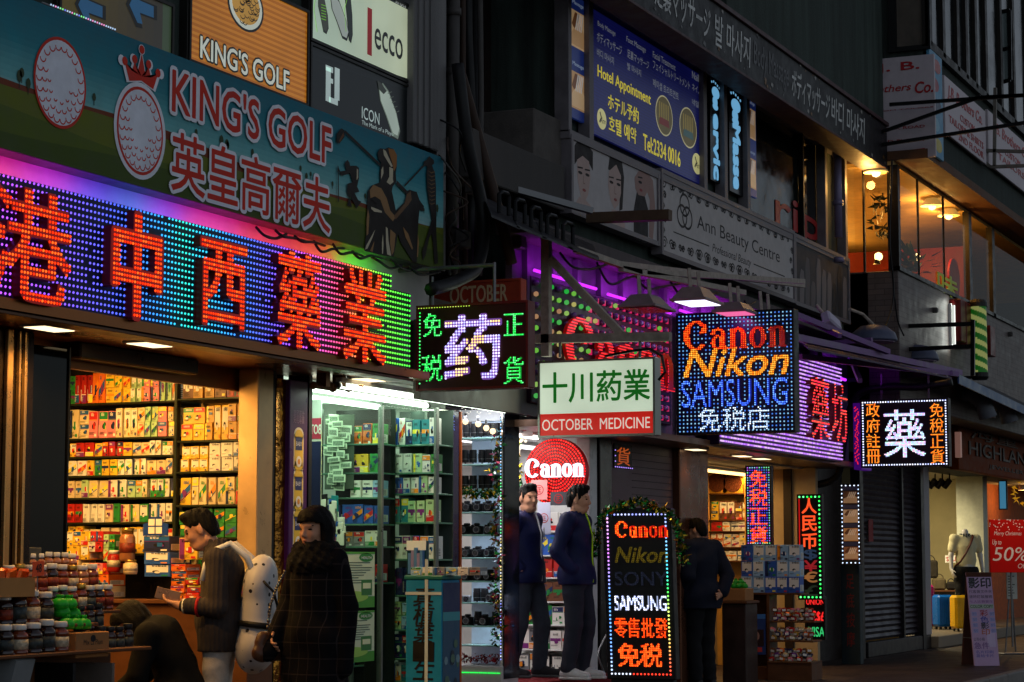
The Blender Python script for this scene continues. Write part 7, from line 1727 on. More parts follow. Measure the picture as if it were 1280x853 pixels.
def person(label,loc,yaw,J,headR=Rhead(),slim=1.0,palms=None,curl=.5,res=.0075,bare=True,group=None):
 r=thing('person',label,'person',loc,group);r.rotation_euler=(0,0,yaw)
 pts=np.array(list(J.values()));f=Field(pts.min(0)-.17,pts.max(0)+.2,res)
 X1=(1,0,0)
 f.cone(J['pelvis'],J['belly'],.142,.128,.05,X1,.72);f.cone(J['belly'],J['chest'],.128,.15,.06,X1,.70);f.cone(J['chest'],J['neck']-np.array((0,0,.05)),.14,.075,.06,X1,.72)
 f.cone(J['shL'],J['shR'],.052,.052,.05);f.cone(J['neck']-np.array((0,0,.03)),J['head']+np.array(headR@Vector((-.015,0,-.05))),.056*slim,.052*slim,.03)
 for n in 'LR':
  f.cone(J['pelvis'],J['hip'+n],.12,.092,.05);f.cone(J['hip'+n],J['knee'+n],.086,.057,.03);f.cone(J['knee'+n],(J['knee'+n]*.62+J['ank'+n]*.38),.055,.056,.02);f.cone((J['knee'+n]*.62+J['ank'+n]*.38),J['ank'+n],.056,.037,.02);f.cone(J['ank'+n],J['toe'+n],.038,.03,.03)
  f.cone(J['sh'+n],J['elb'+n],.052,.041,.03);f.cone(J['elb'+n],J['wri'+n],.041,.027,.02)
  hand_prims(f,J['wri'+n],J['hand'+n],n,(palms or{}).get(n,(0,-1 if n=='L' else 1,0)),curl)
 head_prims(f,J['head'],headR,slim)
 V,F=f.mesh();mesh_obj('body',V,F,SKIN,r)
 M=Matrix.Translation(Vector(J['head']))@headR.to_4x4()
 for s in(1,-1):
  e=Field((.06,s*.034-.03,-.02),(.11,s*.034+.03,.04),.003);e.ell((.0805,s*.034,.004),(.010,.015,.0062),0);V,F=e.mesh();mesh_obj('eye',V,F,EYE,r,M)
  e=Field((.06,s*.036-.04,.0),(.12,s*.036+.04,.05),.003);e.cone((.087,s*.014,.0235),(.076,s*.054,.026),.0055,.0035,0);V,F=e.mesh();mesh_obj('eyebrow',V,F,HAIR,r,M)
 e=Field((.06,-.04,-.1),(.12,.04,-.04),.003);e.ell((.0945,0,-.0625),(.007,.021,.0045),.002);e.ell((.0925,0,-.0735),(.007,.018,.005),.002);V,F=e.mesh();mesh_obj('lips',V,F,LIP,r,M)
 return r,M
def hair(r,M,style,slim=1.0):
 f=Field((-.17,-.15,-.2),(.16,.15,.19),.005);x,y,z=f.grids();ys=slim
 if style=='short':
  f.ell((-.013,0,.032),(.1005,.079*ys,.0965),0);f.ell((-.05,0,-.02),(.062,.072*ys,.080),.03);f.ell((.042,0,.108),(.050,.054,.026),.03)
  zh=np.where(x>.02,-.01+(x-.02)*1.25,np.where(x>-.03,-.01,np.where(x>-.055,-.01+(x+.03)*2.6,-.075)))
  f.D=np.maximum(f.D,zh-z+0*y)
 if style=='bob':
  f.ell((-.014,0,.034),(.116,.096,.108),0);f.cone((-.03,.062,.0),(.0,.072,-.085),.055,.045,.03);f.cone((-.03,-.062,.0),(.0,-.072,-.085),.055,.045,.03);f.ell((-.05,0,-.04),(.075,.085,.09),.03);f.ell((.05,0,.07),(.052,.07,.045),.03)
  f.D=np.maximum(f.D,np.where((x>.012)&(np.abs(y)<.068),.048,np.where(x>.03,.04,-.100))-z)
 n=(np.sin(210*x+90*y+40*z)*np.sin(160*y+70*x)*.0030 if style=='short' else 0)+np.sin(90*y+60*z+30*x)*.0016+np.sin(140*x+70*y)*.0012+np.sin(45*z+110*y)*.0015;f.D+=n
 V,F=f.mesh();return mesh_obj('hair',V,F,HAIR,r,M)
def coat(r,J,name,m,hem,infl=.03,sleeve=.02,collar=True,flare=0.0,neck_top=None,seed=1,amp=.005,sleeves='LR',wrist_back=.03,res=.0105,k_h=1.0):
 pts=np.array(list(J.values()));f=Field(pts.min(0)-.2,pts.max(0)+.15,res);X1=(1,0,0)
 low=np.array(J['pelvis'])*1.0;low[2]=min(low[2],hem+.02)if hem<low[2]else low[2]
 f.cone(J['pelvis'],J['belly'],.145+infl,.135+infl,.05,X1,.76);f.cone(J['belly'],J['chest'],.135+infl,.15+infl,.06,X1,.74);f.cone(J['chest'],J['neck']-np.array((0,0,.06)),.142+infl,.085+infl*.6,.06,X1,.74);f.cone(J['shL'],J['shR'],.056+infl*.6,.056+infl*.6,.06)
 if hem<J['pelvis'][2]-.02:b=J['pelvis'].copy();b[2]=hem;f.cone(J['pelvis'],b,.15+infl,.15+infl+flare,.06,X1,.8)
 for n in 'LR':
  if hem<J['pelvis'][2]-.02:f.cone(J['pelvis'],J['hip'+n],.128+infl,.105+infl,.05);f.cone(J['hip'+n],J['hip'+n]*.55+J['knee'+n]*.45,.105+infl,.088+infl+flare*.5,.05)
 for n in sleeves:
  d=J['wri'+n]-J['elb'+n];e=J['wri'+n]-d/np.linalg.norm(d)*wrist_back;f.cone(J['sh'+n],J['elb'+n],.056+sleeve,.048+sleeve,.018);f.cone(J['elb'+n],e,.048+sleeve,.034+sleeve,.016)
 if collar:
  nk=J['neck'];
  for q in range(10):t=q/10*2*math.pi;a=nk+np.array((.066*math.cos(t),.07*math.sin(t),-.02));b=nk+np.array((.064*math.cos(t)+.008,.066*math.sin(t),.045));f.cone(a,b,.016,.013,.012)
 fold(f,amp,1.0,seed);x,y,z=f.grids();f.D=np.maximum(f.D,(hem-z)+0*x+0*y)
 V,F=f.mesh();return mesh_obj(name,V,F,m,r)
def trousers(r,J,m,top,infl=.012,bottom=.07,seed=3,amp=.004,res=.0105):
 pts=np.array([J[k]for k in J if k[:3]in('pel','hip','kne','ank','toe')]);f=Field(pts.min(0)-.18,pts.max(0)+.2,res)
 f.cone(J['pelvis'],J['pelvis']+np.array((0,0,.08)),.145+infl*.5,.14,.05,(1,0,0),.75)
 for n in 'LR':f.cone(J['pelvis'],J['hip'+n],.125+infl,.094+infl,.05);f.cone(J['hip'+n],J['knee'+n],.09+infl,.062+infl,.03);e=J['ank'+n]+(J['knee'+n]-J['ank'+n])*.02;f.cone(J['knee'+n],e,.062+infl,.05+infl,.02)
 fold(f,amp,1.3,seed);x,y,z=f.grids();f.D=np.maximum(f.D,(z-top)+0*x+0*y);f.D=np.maximum(f.D,(bottom-z)+0*x+0*y)
 V,F=f.mesh();return mesh_obj('trousers',V,F,m,r)
def shoes(r,J,m,sole,s=1.0):
 for n in 'LR':
  a,t=J['ank'+n],J['toe'+n];d=t-a;d[2]=0;d/=np.linalg.norm(d);g0=a.copy();g0[2]=0;f=Field(np.minimum(a,t)-.12,np.maximum(a,t)+.12,.006)
  f.cone(g0-d*.035+np.array((0,0,.05)),g0+d*.06+np.array((0,0,.05)),.042*s,.044*s,.03);f.cone(g0+d*.06+np.array((0,0,.045)),g0+d*.18+np.array((0,0,.034)),.045*s,.036*s,.03);f.cone(g0+np.array((0,0,.05)),a+np.array((0,0,.02)),.045,.042,.03)
  x,y,z=f.grids();f.D=np.maximum(f.D,(.018-z)+0*x+0*y);V,F=f.mesh();o=mesh_obj('shoe',V,F,m,r)
  f=Field(np.minimum(a,t)-.12,np.maximum(a,t)+.12,.006);f.cone(g0-d*.04+np.array((0,0,.02)),g0+d*.05+np.array((0,0,.02)),.045*s,.046*s,.02);f.cone(g0+d*.05+np.array((0,0,.02)),g0+d*.185+np.array((0,0,.02)),.047*s,.039*s,.02);x,y,z=f.grids();f.D=np.maximum(f.D,(z-.024)+0*x+0*y);f.D=np.maximum(f.D,(0.001-z)+0*x+0*y);V,F=f.mesh();mesh_obj('sole',V,F,sole,o)
def surf_strip(r,name,m,pts,rad,M=None):
 g=MB();g.tube(pts,rad,0,6);o=g.build(name,m,r,True);return o
# local helper: child meshes given in the figure's own coordinates
def local_build(g,name,m,parent,smooth=True):
 me=bpy.data.meshes.new(name);me.from_pydata([tuple(v)for v in g.v],[],g.f)
 for q in(m if isinstance(m,(list,tuple))else[m]):me.materials.append(q)
 if isinstance(m,(list,tuple)):me.polygons.foreach_set('material_index',g.m)
 if smooth:me.polygons.foreach_set('use_smooth',[True]*len(me.polygons))
 o=bpy.data.objects.new(name,me);COL.objects.link(o);o.parent=parent;WLOC[o.name]=WLOC[parent.name];return o
def cloth(name,c,vary=.25,bump=.4,bs=220,rough=.85):return mat(name,c,rough,vary=vary,scale=14,bump=bump,bscale=bs,spec=.2)
RV=math.radians
# ---- man with the phone and the white backpack
P=at_depth(277,700,13.4);J=skeleton(1.68)
J['neck']=np.array((.035,0,1.375));J['head']=np.array((.135,0,1.49));J['chest']=np.array((-.01,0,1.22))
for n,s in(('L',1),('R',-1)):J['sh'+n]=np.array((.01,s*.18,1.30));J['elb'+n]=np.array((-.01,s*.235,1.01))
J['wriL']=np.array((.215,.19,1.02));J['handL']=np.array((.31,.15,1.04));J['wriR']=np.array((.20,-.14,1.0));J['handR']=np.array((.29,-.08,1.02))
HR=Rhead(0,24)
r,M=person('man in a grey knitted jacket with a white backpack looking at his phone',(P.x,P.y,0),RV(114.2),J,HR,palms={'L':(0,-.5,1),'R':(0,.5,1)},curl=.55)
hair(r,M,'short');knit=mat('grey_knit',(62,55,53),.9,vary=.2,scale=14,spec=.15)
def knit_mat(m):
 n=m.node_tree.nodes;L=m.node_tree.links;tc=n.new('ShaderNodeTexCoord');wv=n.new('ShaderNodeTexWave');wv.bands_direction='X';wv.inputs['Scale'].default_value=11;wv.inputs['Distortion'].default_value=1.6;wv.inputs['Detail Scale'].default_value=3;L.new(tc.outputs['Object'],wv.inputs[0]);bp=n.new('ShaderNodeBump');bp.inputs['Strength'].default_value=.45;bp.inputs['Distance'].default_value=.008;L.new(wv.outputs[1],bp.inputs['Height']);L.new(bp.outputs[0],n['Principled BSDF'].inputs['Normal'])
knit_mat(knit)
coat(r,J,'jacket',knit,.74,.018,.016,True,0,seed=5,amp=.004,wrist_back=.045)
trousers(r,J,cloth('white_trousers',(206,196,184)),1.0)
shoes(r,J,cloth('brown_shoe',(70,50,40)),white)
for nm,m,t0,t1,rr in(('shirt_cuff',white,.045,.015,.047),('red_cuff_band',mat('red_band',(170,26,30),.8),.12,.105,.063),('wrist_band',black,.012,-.005,.034)):
 d=J['wriL']-J['elbL'];d/=np.linalg.norm(d);g=MB();g.tube([J['wriL']-d*t0,J['wriL']-d*t1],rr,0,14);local_build(g,nm,m,r)
fr=FrT(J['handL']+np.array((.015,-.01,.035)),(.5,.25,-.1),(.45,-.1,.9));fr=FrT(tuple(J['handL']+np.array((.0,-.02,.045))),(.95,.1,.25),(-.25,.0,.95));g=MB();g.fbox(fr,-.075,.075,-.036,.036,-.004,.004,0,.003)
ph=local_build(g,'phone',mat('phone_back',(150,120,100),.3,.4),None if False else r,False)
bpk=mat('white_leather',(206,200,196),.4,vary=.08)
def dots_mat(m):
 n=m.node_tree.nodes;L=m.node_tree.links;tc=n.new('ShaderNodeTexCoord');v=n.new('ShaderNodeTexVoronoi');v.inputs['Scale'].default_value=17;v.inputs['Randomness'].default_value=.35;L.new(tc.outputs['Object'],v.inputs[0]);lt=n.new('ShaderNodeMath');lt.operation='LESS_THAN';lt.inputs[1].default_value=.22;L.new(v.outputs[0],lt.inputs[0])
 mx=[x for x in n if x.bl_idname=='ShaderNodeMix'][0];m2=n.new('ShaderNodeMix');m2 .data_type='RGBA';L.new(lt.outputs[0],m2 .inputs[0]);L.new(mx.outputs[2],m2 .inputs[6]);m2 .inputs[7].default_value=lin((40,34,36));L.new(m2 .outputs[2],n['Principled BSDF'].inputs['Base Color'])
dots_mat(bpk)
Wm=Matrix.Translation(Vector((P.x,P.y,0)))@Matrix.Rotation(RV(114.2),4,'Z')
bo=Wm@Vector((-.235,0.03,.735));rb=thing('backpack','white studded backpack with dark handle worn by the man in grey','backpack',tuple(bo));rb.rotation_euler=(0,RV(-6),RV(114.2))
f=Field((-.28,-.28,-.2),(.26,.28,.7),.01);f.cone((.0,-.10,.05),(.0,.10,.05),.12,.12,.05,(1,0,0),.9);f.cone((.04,-.09,.42),(.04,.09,.42),.085,.085,.05,(1,0,0),.85);f.cone((.02,0,.05),(.03,0,.45),.19,.15,.06,(1,0,0),.66);fold(f,.003,1,8);V,F=f.mesh();mesh_obj('bag',V,F,bpk,rb)
f=Field((-.3,-.2,-.05),(.1,.2,.4),.01);f.cone((-.10,-.07,.12),(-.10,.07,.12),.08,.08,.04,(1,0,0),.6);V,F=f.mesh();pk=mesh_obj('pocket',V,F,bpk,rb);g=MB();g.tube([(-.145,-.1,.19),(-.152,0,.2),(-.145,.1,.19)],.006,0,6);local_build(g,'zip',blackm,pk)
for s in(1,-1):g=MB();g.tube([(.06,s*.10,.46),(.12,s*.13,.57),(.23,s*.14,.645),(.325,s*.145,.59),(.36,s*.15,.50),(.37,s*.155,.40)],.019,0,8);local_build(g,'strap',white if s>0 else bpk,rb)
f=Field((-.3,-.25,.05),(.25,.25,.3),.01);f.cone((.0,-.09,.17),(.0,.09,.17),.137,.137,.02,(1,0,0),.98);x,y,z=f.grids();f.D=np.maximum(f.D,np.abs(z-.17)-.018+0*x+0*y);V,F=f.mesh();mesh_obj('belt',V,F,black,rb)
g=MB();g.tube([(.0,.165,.44),(-.07,.15,.38),(-.10,.13,.30),(-.11,.09,.24)],.009,0,6);local_build(g,'zip',black,rb)
g=MB();g.tube([(.02,-.05,.5),(.0,-.03,.55),(.0,.03,.55),(.02,.05,.5)],.009,0,6);local_build(g,'handle',black,rb)
# ---- woman in the plaid coat
P=at_depth(396,700,12.7);J=skeleton(1.585,.155);YWm=RV(166)
HR=Rhead(2,4)
J['elbL']=np.array((-.05,.20,1.03));J['wriL']=np.array((-.02,.215,.82));J['handL']=np.array((.0,.21,.74));J['elbR']=np.array((-.03,-.23,1.06));J['wriR']=np.array((.10,-.22,.88));J['handR']=np.array((.16,-.19,.81))
r,M=person('woman with a black bob in a dark plaid coat with furry collar',(P.x,P.y,0),YWm,J,HR,slim=.94)
hair(r,M,'bob');plaid=mat('dark_plaid',(15,14,17),.9,vary=.2,scale=20,spec=.1)
def plaid_mat(m):
 n=m.node_tree.nodes;L=m.node_tree.links;tc=n.new('ShaderNodeTexCoord');sp=n.new('ShaderNodeSeparateXYZ');L.new(tc.outputs['Object'],sp.inputs[0]);hs_=None;prev=None
 for ax,sc in((1,14.0),(2,11.0),(0,14.0)):
  a=n.new('ShaderNodeMath');a.operation='MULTIPLY';a.inputs[1].default_value=sc;L.new(sp.outputs[ax],a.inputs[0]);b_=n.new('ShaderNodeMath');b_.operation='FRACT';L.new(a.outputs[0],b_.inputs[0]);c_=n.new('ShaderNodeMath');c_.operation='LESS_THAN';c_.inputs[1].default_value=.07;L.new(b_.outputs[0],c_.inputs[0])
  if ax==0:continue
  if prev is None:prev=c_
  else:mxx=n.new('ShaderNodeMath');mxx.operation='MAXIMUM';L.new(prev.outputs[0],mxx.inputs[0]);L.new(c_.outputs[0],mxx.inputs[1]);prev=mxx
 mx=[x for x in n if x.bl_idname=='ShaderNodeMix'][0];m2=n.new('ShaderNodeMix');m2 .data_type='RGBA';L.new(prev.outputs[0],m2 .inputs[0]);L.new(mx.outputs[2],m2 .inputs[6]);m2 .inputs[7].default_value=lin((44,38,38));L.new(m2 .outputs[2],n['Principled BSDF'].inputs['Base Color'])
plaid_mat(plaid)
coat(r,J,'coat',plaid,.42,.016,.018,False,.06,seed=9,amp=.006,wrist_back=-.15)
trousers(r,J,cloth('black_trousers',(22,22,24)),.95);shoes(r,J,black,black)
f=Field((-.24,-.26,1.22),(.26,.26,1.58),.009);nk=J['neck']
for q in range(16):t=q/16*2*math.pi;f.cone(nk+np.array((.085*math.cos(t)+.01,.115*math.sin(t),-.05)),nk+np.array((.08*math.cos(t)+.01,.10*math.sin(t),.02)),.068,.048,.03)
f.cone(nk+np.array((.08,0,-.09)),nk+np.array((.12,0,-.2)),.06,.05,.03);x,y,z=f.grids();f.D+=.007*np.sin(95*x+60*z)*np.sin(85*y+40*x)+.005*np.sin(150*z+90*y);V,F=f.mesh();mesh_obj('fur_collar',V,F,mat('black_fur',(14,12,13),.9,vary=.4,scale=80,bump=1,bscale=200),r)
Ww=Matrix.Translation(Vector((P.x,P.y,0)))@Matrix.Rotation(YWm,4,'Z')
bo=Ww@Vector((.12,-.24,.70));rb=thing('handbag','brown quilted chain handbag hanging at the side of the woman in plaid','handbag',tuple(bo));rb.rotation_euler=(0,0,YWm)
f=Field((-.22,-.14,-.05),(.22,.14,.3),.009);f.cone((-.1,0,.06),(.1,0,.06),.06,.06,.03,(0,1,0),.8);f.cone((-.08,0,.14),(.08,0,.14),.05,.05,.04,(0,1,0),.8);x,y,z=f.grids();f.D+=.004*np.abs(np.sin(38*(x+z)))+.004*np.abs(np.sin(38*(x-z)));V,F=f.mesh();mesh_obj('bag',V,F,mat('brown_quilted',(84,54,36),.4,vary=.2),rb)
g=MB();pts=[(.06,.02,.2),(.09,.07,.33),(.10,.13,.44),(.09,.19,.54)]
for k in range(len(pts)-1):
 for q in range(7):a=Vector(pts[k]).lerp(Vector(pts[k+1]),q/7);b=Vector(pts[k]).lerp(Vector(pts[k+1]),(q+.8)/7);g.tube([a,b],.0065 if q%2 else .009,0,6)
local_build(g,'chain_strap',mat('dull_chain',(130,120,110),.3,.9),rb)
# ---- the two men in navy jackets on the step
def jacket_man(label,px,depth,zf,yaw,hyaw,zipc,H,shoe_m,gait,jean,seed,hp=0):
 P=at_depth(px,700,depth);J=skeleton(H,.2)
 J['ankL'][0]+=gait;J['toeL'][0]+=gait;J['ankR'][0]-=gait;J['toeR'][0]-=gait;J['kneeL'][0]+=gait*.7+.02;J['kneeR'][0]-=gait*.4
 for n,s in(('L',1),('R',-1)):J['elb'+n]=np.array((-.09,s*.275,1.13))*H/1.72;J['wri'+n]=np.array((.05,s*.19,.96))*H/1.72;J['hand'+n]=np.array((.07,s*.05,.93))*H/1.72
 r,M=person(label,(P.x,P.y,zf),yaw,J,Rhead(hyaw,hp),palms={'L':(0,-1,0),'R':(0,1,0)})
 hair(r,M,'short');jk=cloth('navy_softshell',(20,25,66),.2,.12,120,.6);coat(r,J,'jacket',jk,.84*H/1.72,.024,.018,True,0,seed=seed,amp=.006)
 trousers(r,J,jean,1.0,.016,.06,seed);shoes(r,J,*shoe_m,1.06)
 k=H/1.72;g=MB();zp=[(.078,0,1.50),(.118,0,1.40),(.150,0,1.28),(.148,0,1.10),(.155,0,.97),(.155,0,.86)];g.tube([Vector(q)*k for q in zp],.0075,0,6);local_build(g,'zip',zipc,r)
 g=MB();g.tube([Vector((.135,.085,1.34))*k,Vector((.140,.08,1.22))*k],.006,0,6);local_build(g,'pocket_zip',zipc,r)
 return r,J
ystep=.25
jacket_man('man in a navy jacket with a white zip leaning by the camera shop',658,19.5,ystep,RV(268),-32,mat('white_zip',(200,200,205),.5),1.72,(cloth('charcoal_shoe',(46,44,46)),mat('grey_sole',(90,90,90),.6)),.10,cloth('dark_jeans',(58,62,72)),21)
jacket_man('man in a navy jacket with a lime zip and white sneakers',721,19.2,ystep,RV(272),6,mat('lime_zip',(180,220,30),.5),1.70,(cloth('white_sneaker',(190,188,190),.1),mat('white_sole',(200,196,196),.5)),.03,cloth('navy_jeans',(44,46,58)),33,4)
# ---- man seen from behind
P=at_depth(876,700,22.3);J=skeleton(1.74,.195);J['elbR']=np.array((-.12,-.27,1.14));J['wriR']=np.array((-.16,-.14,.95));J['handR']=np.array((-.17,-.05,.93));J['elbL']=np.array((-.06,.26,1.14));J['wriL']=np.array((.12,.23,1.0));J['handL']=np.array((.2,.2,1.02))
J['head']=np.array((.06,0,1.60))
r,M=person('man in a dark jacket seen from behind beside the wooden counter',(P.x,P.y,0),RV(66),J,Rhead(25,12),palms={'R':(-1,0,0),'L':(0,-1,0)})
hair(r,M,'short');coat(r,J,'jacket',cloth('black_navy',(18,22,36),.2,.2),.80,.045,.03,True,.02,seed=41,amp=.007);trousers(r,J,cloth('black_trousers',(22,22,24)),1.0,.02);shoes(r,J,black,black)
# ---- crouching person in black
P=at_depth(200,800,13.2);J=skeleton(1.65)
J.update(pelvis=np.array((-.13,0,.48)),belly=np.array((-.10,0,.64)),chest=np.array((-.01,0,.80)),neck=np.array((.08,0,.91)),head=np.array((.17,0,.91)))
for n,s in(('L',1),('R',-1)):J['hip'+n]=np.array((-.12,s*.1,.43));J['knee'+n]=np.array((.12,s*.14,.47));J['ank'+n]=np.array((-.08,s*.13,.085));J['toe'+n]=np.array((.09,s*.15,.03));J['sh'+n]=np.array((.06,s*.17,.86));J['elb'+n]=np.array((.11,s*.19,.60));J['wri'+n]=np.array((.22,s*.12,.53));J['hand'+n]=np.array((.30,s*.09,.51))
r,M=person('person in black crouching by the bottle counter with a white face mask',(P.x,P.y,0),RV(118),J,Rhead(0,38),palms={'L':(0,-.4,-1),'R':(0,.4,-1)})
hair(r,M,'bob');coat(r,J,'jacket',cloth('black_coat',(9,8,9),.2,.3),.42,.02,.018,True,0,seed=51,amp=.006);trousers(r,J,cloth('black_trousers',(22,22,24)),.64);shoes(r,J,black,black)
f=Field((.02,-.09,-.13),(.16,.09,.02),.004);f.ell((.068,0,-.062),(.052,.058,.048),0);x,y,z=f.grids();f.D=np.maximum(f.D,(.052-x)+0*y+0*z);V,F=f.mesh();mesh_obj('face_mask',V,F,mat('white_mask',(214,210,214),.7),r,M)
# ---- shop mannequin
J=skeleton(1.80,.18);J['wriL']=np.array((.02,.27,.98));J['handL']=np.array((.04,.27,.88));J['elbL']=np.array((-.02,.25,1.2));J['elbR']=np.array((.0,-.25,1.2));J['wriR']=np.array((.05,-.26,.98));J['handR']=np.array((.09,-.25,.89))
r=thing('mannequin','headless shop mannequin in a cream polo shirt with brown strap','mannequin',tuple(M0));r.rotation_euler=(0,0,RV(212))
pts=np.array(list(J.values()));f=Field(pts.min(0)-.2,pts.max(0)+.1,.01);X1=(1,0,0)
f.cone(J['pelvis'],J['belly'],.135,.125,.05,X1,.72);f.cone(J['belly'],J['chest'],.125,.15,.06,X1,.70);f.cone(J['chest'],J['neck']-np.array((0,0,.05)),.14,.075,.06,X1,.72);f.cone(J['shL'],J['shR'],.052,.052,.05);f.cone(J['neck']-np.array((0,0,.03)),J['neck']+np.array((0,0,.06)),.058,.054,.03)
for n in 'LR':
 f.cone(J['pelvis'],J['hip'+n],.12,.09,.05);f.cone(J['hip'+n],J['knee'+n],.085,.057,.03);f.cone(J['knee'+n],J['ank'+n],.055,.04,.02);f.cone(J['ank'+n],J['toe'+n],.038,.03,.03);f.cone(J['sh'+n],J['elb'+n],.05,.04,.03);f.cone(J['elb'+n],J['wri'+n],.04,.028,.02);hand_prims(f,J['wri'+n],J['hand'+n],n,(0,-1 if n=='L' else 1,0),.35)
V,F=f.mesh();mesh_obj('body',V,F,mat('mannequin_white',(196,192,186),.3,vary=.05),r)
f=Field(pts.min(0)-.2,pts.max(0)+.1,.01);f.cone(J['pelvis']-np.array((0,0,.02)),J['belly'],.16,.15,.05,X1,.74);f.cone(J['belly'],J['chest'],.15,.165,.06,X1,.72);f.cone(J['chest'],J['neck']-np.array((0,0,.07)),.155,.09,.06,X1,.72);f.cone(J['shL'],J['shR'],.066,.066,.05)
for n in 'LR':f.cone(J['sh'+n],J['sh'+n]*.35+J['elb'+n]*.65,.07,.068,.04)
fold(f,.004,1,77);x,y,z=f.grids();f.D=np.maximum(f.D,(J['pelvis'][2]-.1-z)+0*x+0*y);V,F=f.mesh();mesh_obj('polo_shirt',V,F,cloth('cream_polo',(206,198,160),.08),r)
f=Field(J['neck']-.15,J['neck']+.15,.008)
for q in range(10):t=q/10*2*math.pi;a=J['neck']+np.array((.07*math.cos(t),.075*math.sin(t),-.02));f.cone(a,a+np.array((0,0,.05)),.016,.012,.012)
V,F=f.mesh();mesh_obj('collar',V,F,cloth('dark_collar',(70,76,74)),r)
g=MB();g.tube([(-.02,.12,1.53),(.09,.1,1.5),(.155,.03,1.38),(.165,-.05,1.24),(.14,-.14,1.1),(.0,-.19,1.02)],.016,0,8);local_build(g,'strap',mat('brown_strap',(84,36,26),.5),r)
trousers(r,J,cloth('black_trousers',(22,22,24)),1.02,.02)
g=MB();g.lathe(0,0,-.005,[(.2,0),(.2,.02),(.18,.03)],0,24);local_build(g,'base_plate',steel,r)
# ================================================================ brackets, floodlights, cables, awnings
br_=mat('bracket_paint',(165,152,140),.6,0,vary=.35,scale=12)
XB=16.12;fb_=FX(XB)
r=thing('sign_bracket','worn steel bracket frame holding the white and red light box','bracket',tuple(fb_.pt(*fb_.at(690,440))))
def fbeam(x0,y0,x1,y1,w,name,X_=XB,m=br_,par=None,d=None):
 fr=FX(X_);g=MB();g.beam(fr.pt(*fr.at(x0,y0)),fr.pt(*fr.at(x1,y1)),w,d or w,0);return g.build(name,m,par or r)
fbeam(683,290,683,446,.07,'post');fbeam(668,424,838,421,.07,'arm');fbeam(688,324,777,418,.06,'brace');
g=MB();p0,p1=fb_.pt(*fb_.at(700,447)),fb_.pt(*fb_.at(700,424));g.tube([p0,p1],.012);g.tube([fb_.pt(*fb_.at(800,447)),fb_.pt(*fb_.at(800,424))],.012);g.build('hanger',steel,r)
g=MB();g.tube([fb_.pt(*fb_.at(x,y),.05)for x,y in((760,446),(790,440),(815,437),(830,446),(834,466),(826,476))],.012,0,6);g.build('cable',black,r)
fr=FX(17.4);g=MB();g.beam(fr.pt(*fr.at(735,273)),fr.pt(*fr.at(838,269)),.09,.09);tag(g.build('steel_beam',mat('rust_beam',(96,76,60),.6,.3,vary=.3)),'brown steel beam jutting out in front of the beauty posters','beam')
g=MB();g.beam(FX(16.1).pt(*FX(16.1).at(640,236)),FY(-.9).pt(*FY(-.9).at(740,264)),.07,.05);tag(g.build('steel_beam',MATS['rust_beam']if False else steel),'thin grey rail along the front of the small dark canopy','beam')
# small dark canopy with U-shaped clips
r=thing('canopy','small dark slatted canopy with black clips under the concrete parapet','canopy',(16.3,-.6,3.9))
f=FY(-.85);g=MB()
for k in range(4):
 x0,x1=604+32*k,640+33*k;y0=238+13*k
 A=PT(x0,y0+8,-.5);Bq=PT(x1,y0+24,-.5);C_=PT(x1+10,y0+46,-1.0);D_=PT(x0+10,y0+30,-1.0)
 n_=Vector((0,0,-.02));g.add([A,Bq,C_,D_,A+n_,Bq+n_,C_+n_,D_+n_],[(0,1,2,3),(7,6,5,4),(0,4,5,1),(1,5,6,2),(2,6,7,3),(3,7,4,0)])
g.build('slat',mat('canopy_dark',(36,36,42),.5,.2,vary=.2),r)
for k in range(5):
 x=624+20*k;y=240+9.5*k;g=MB();g.tube([PT(x,y+26,-.9),PT(x,y+3,-.9),PT(x+3,y,-.9),PT(x+10,y+2,-.9),PT(x+12,y+6,-.9),PT(x+12,y+30,-.9)],.018,0,8);g.build('clip',blackm,r)
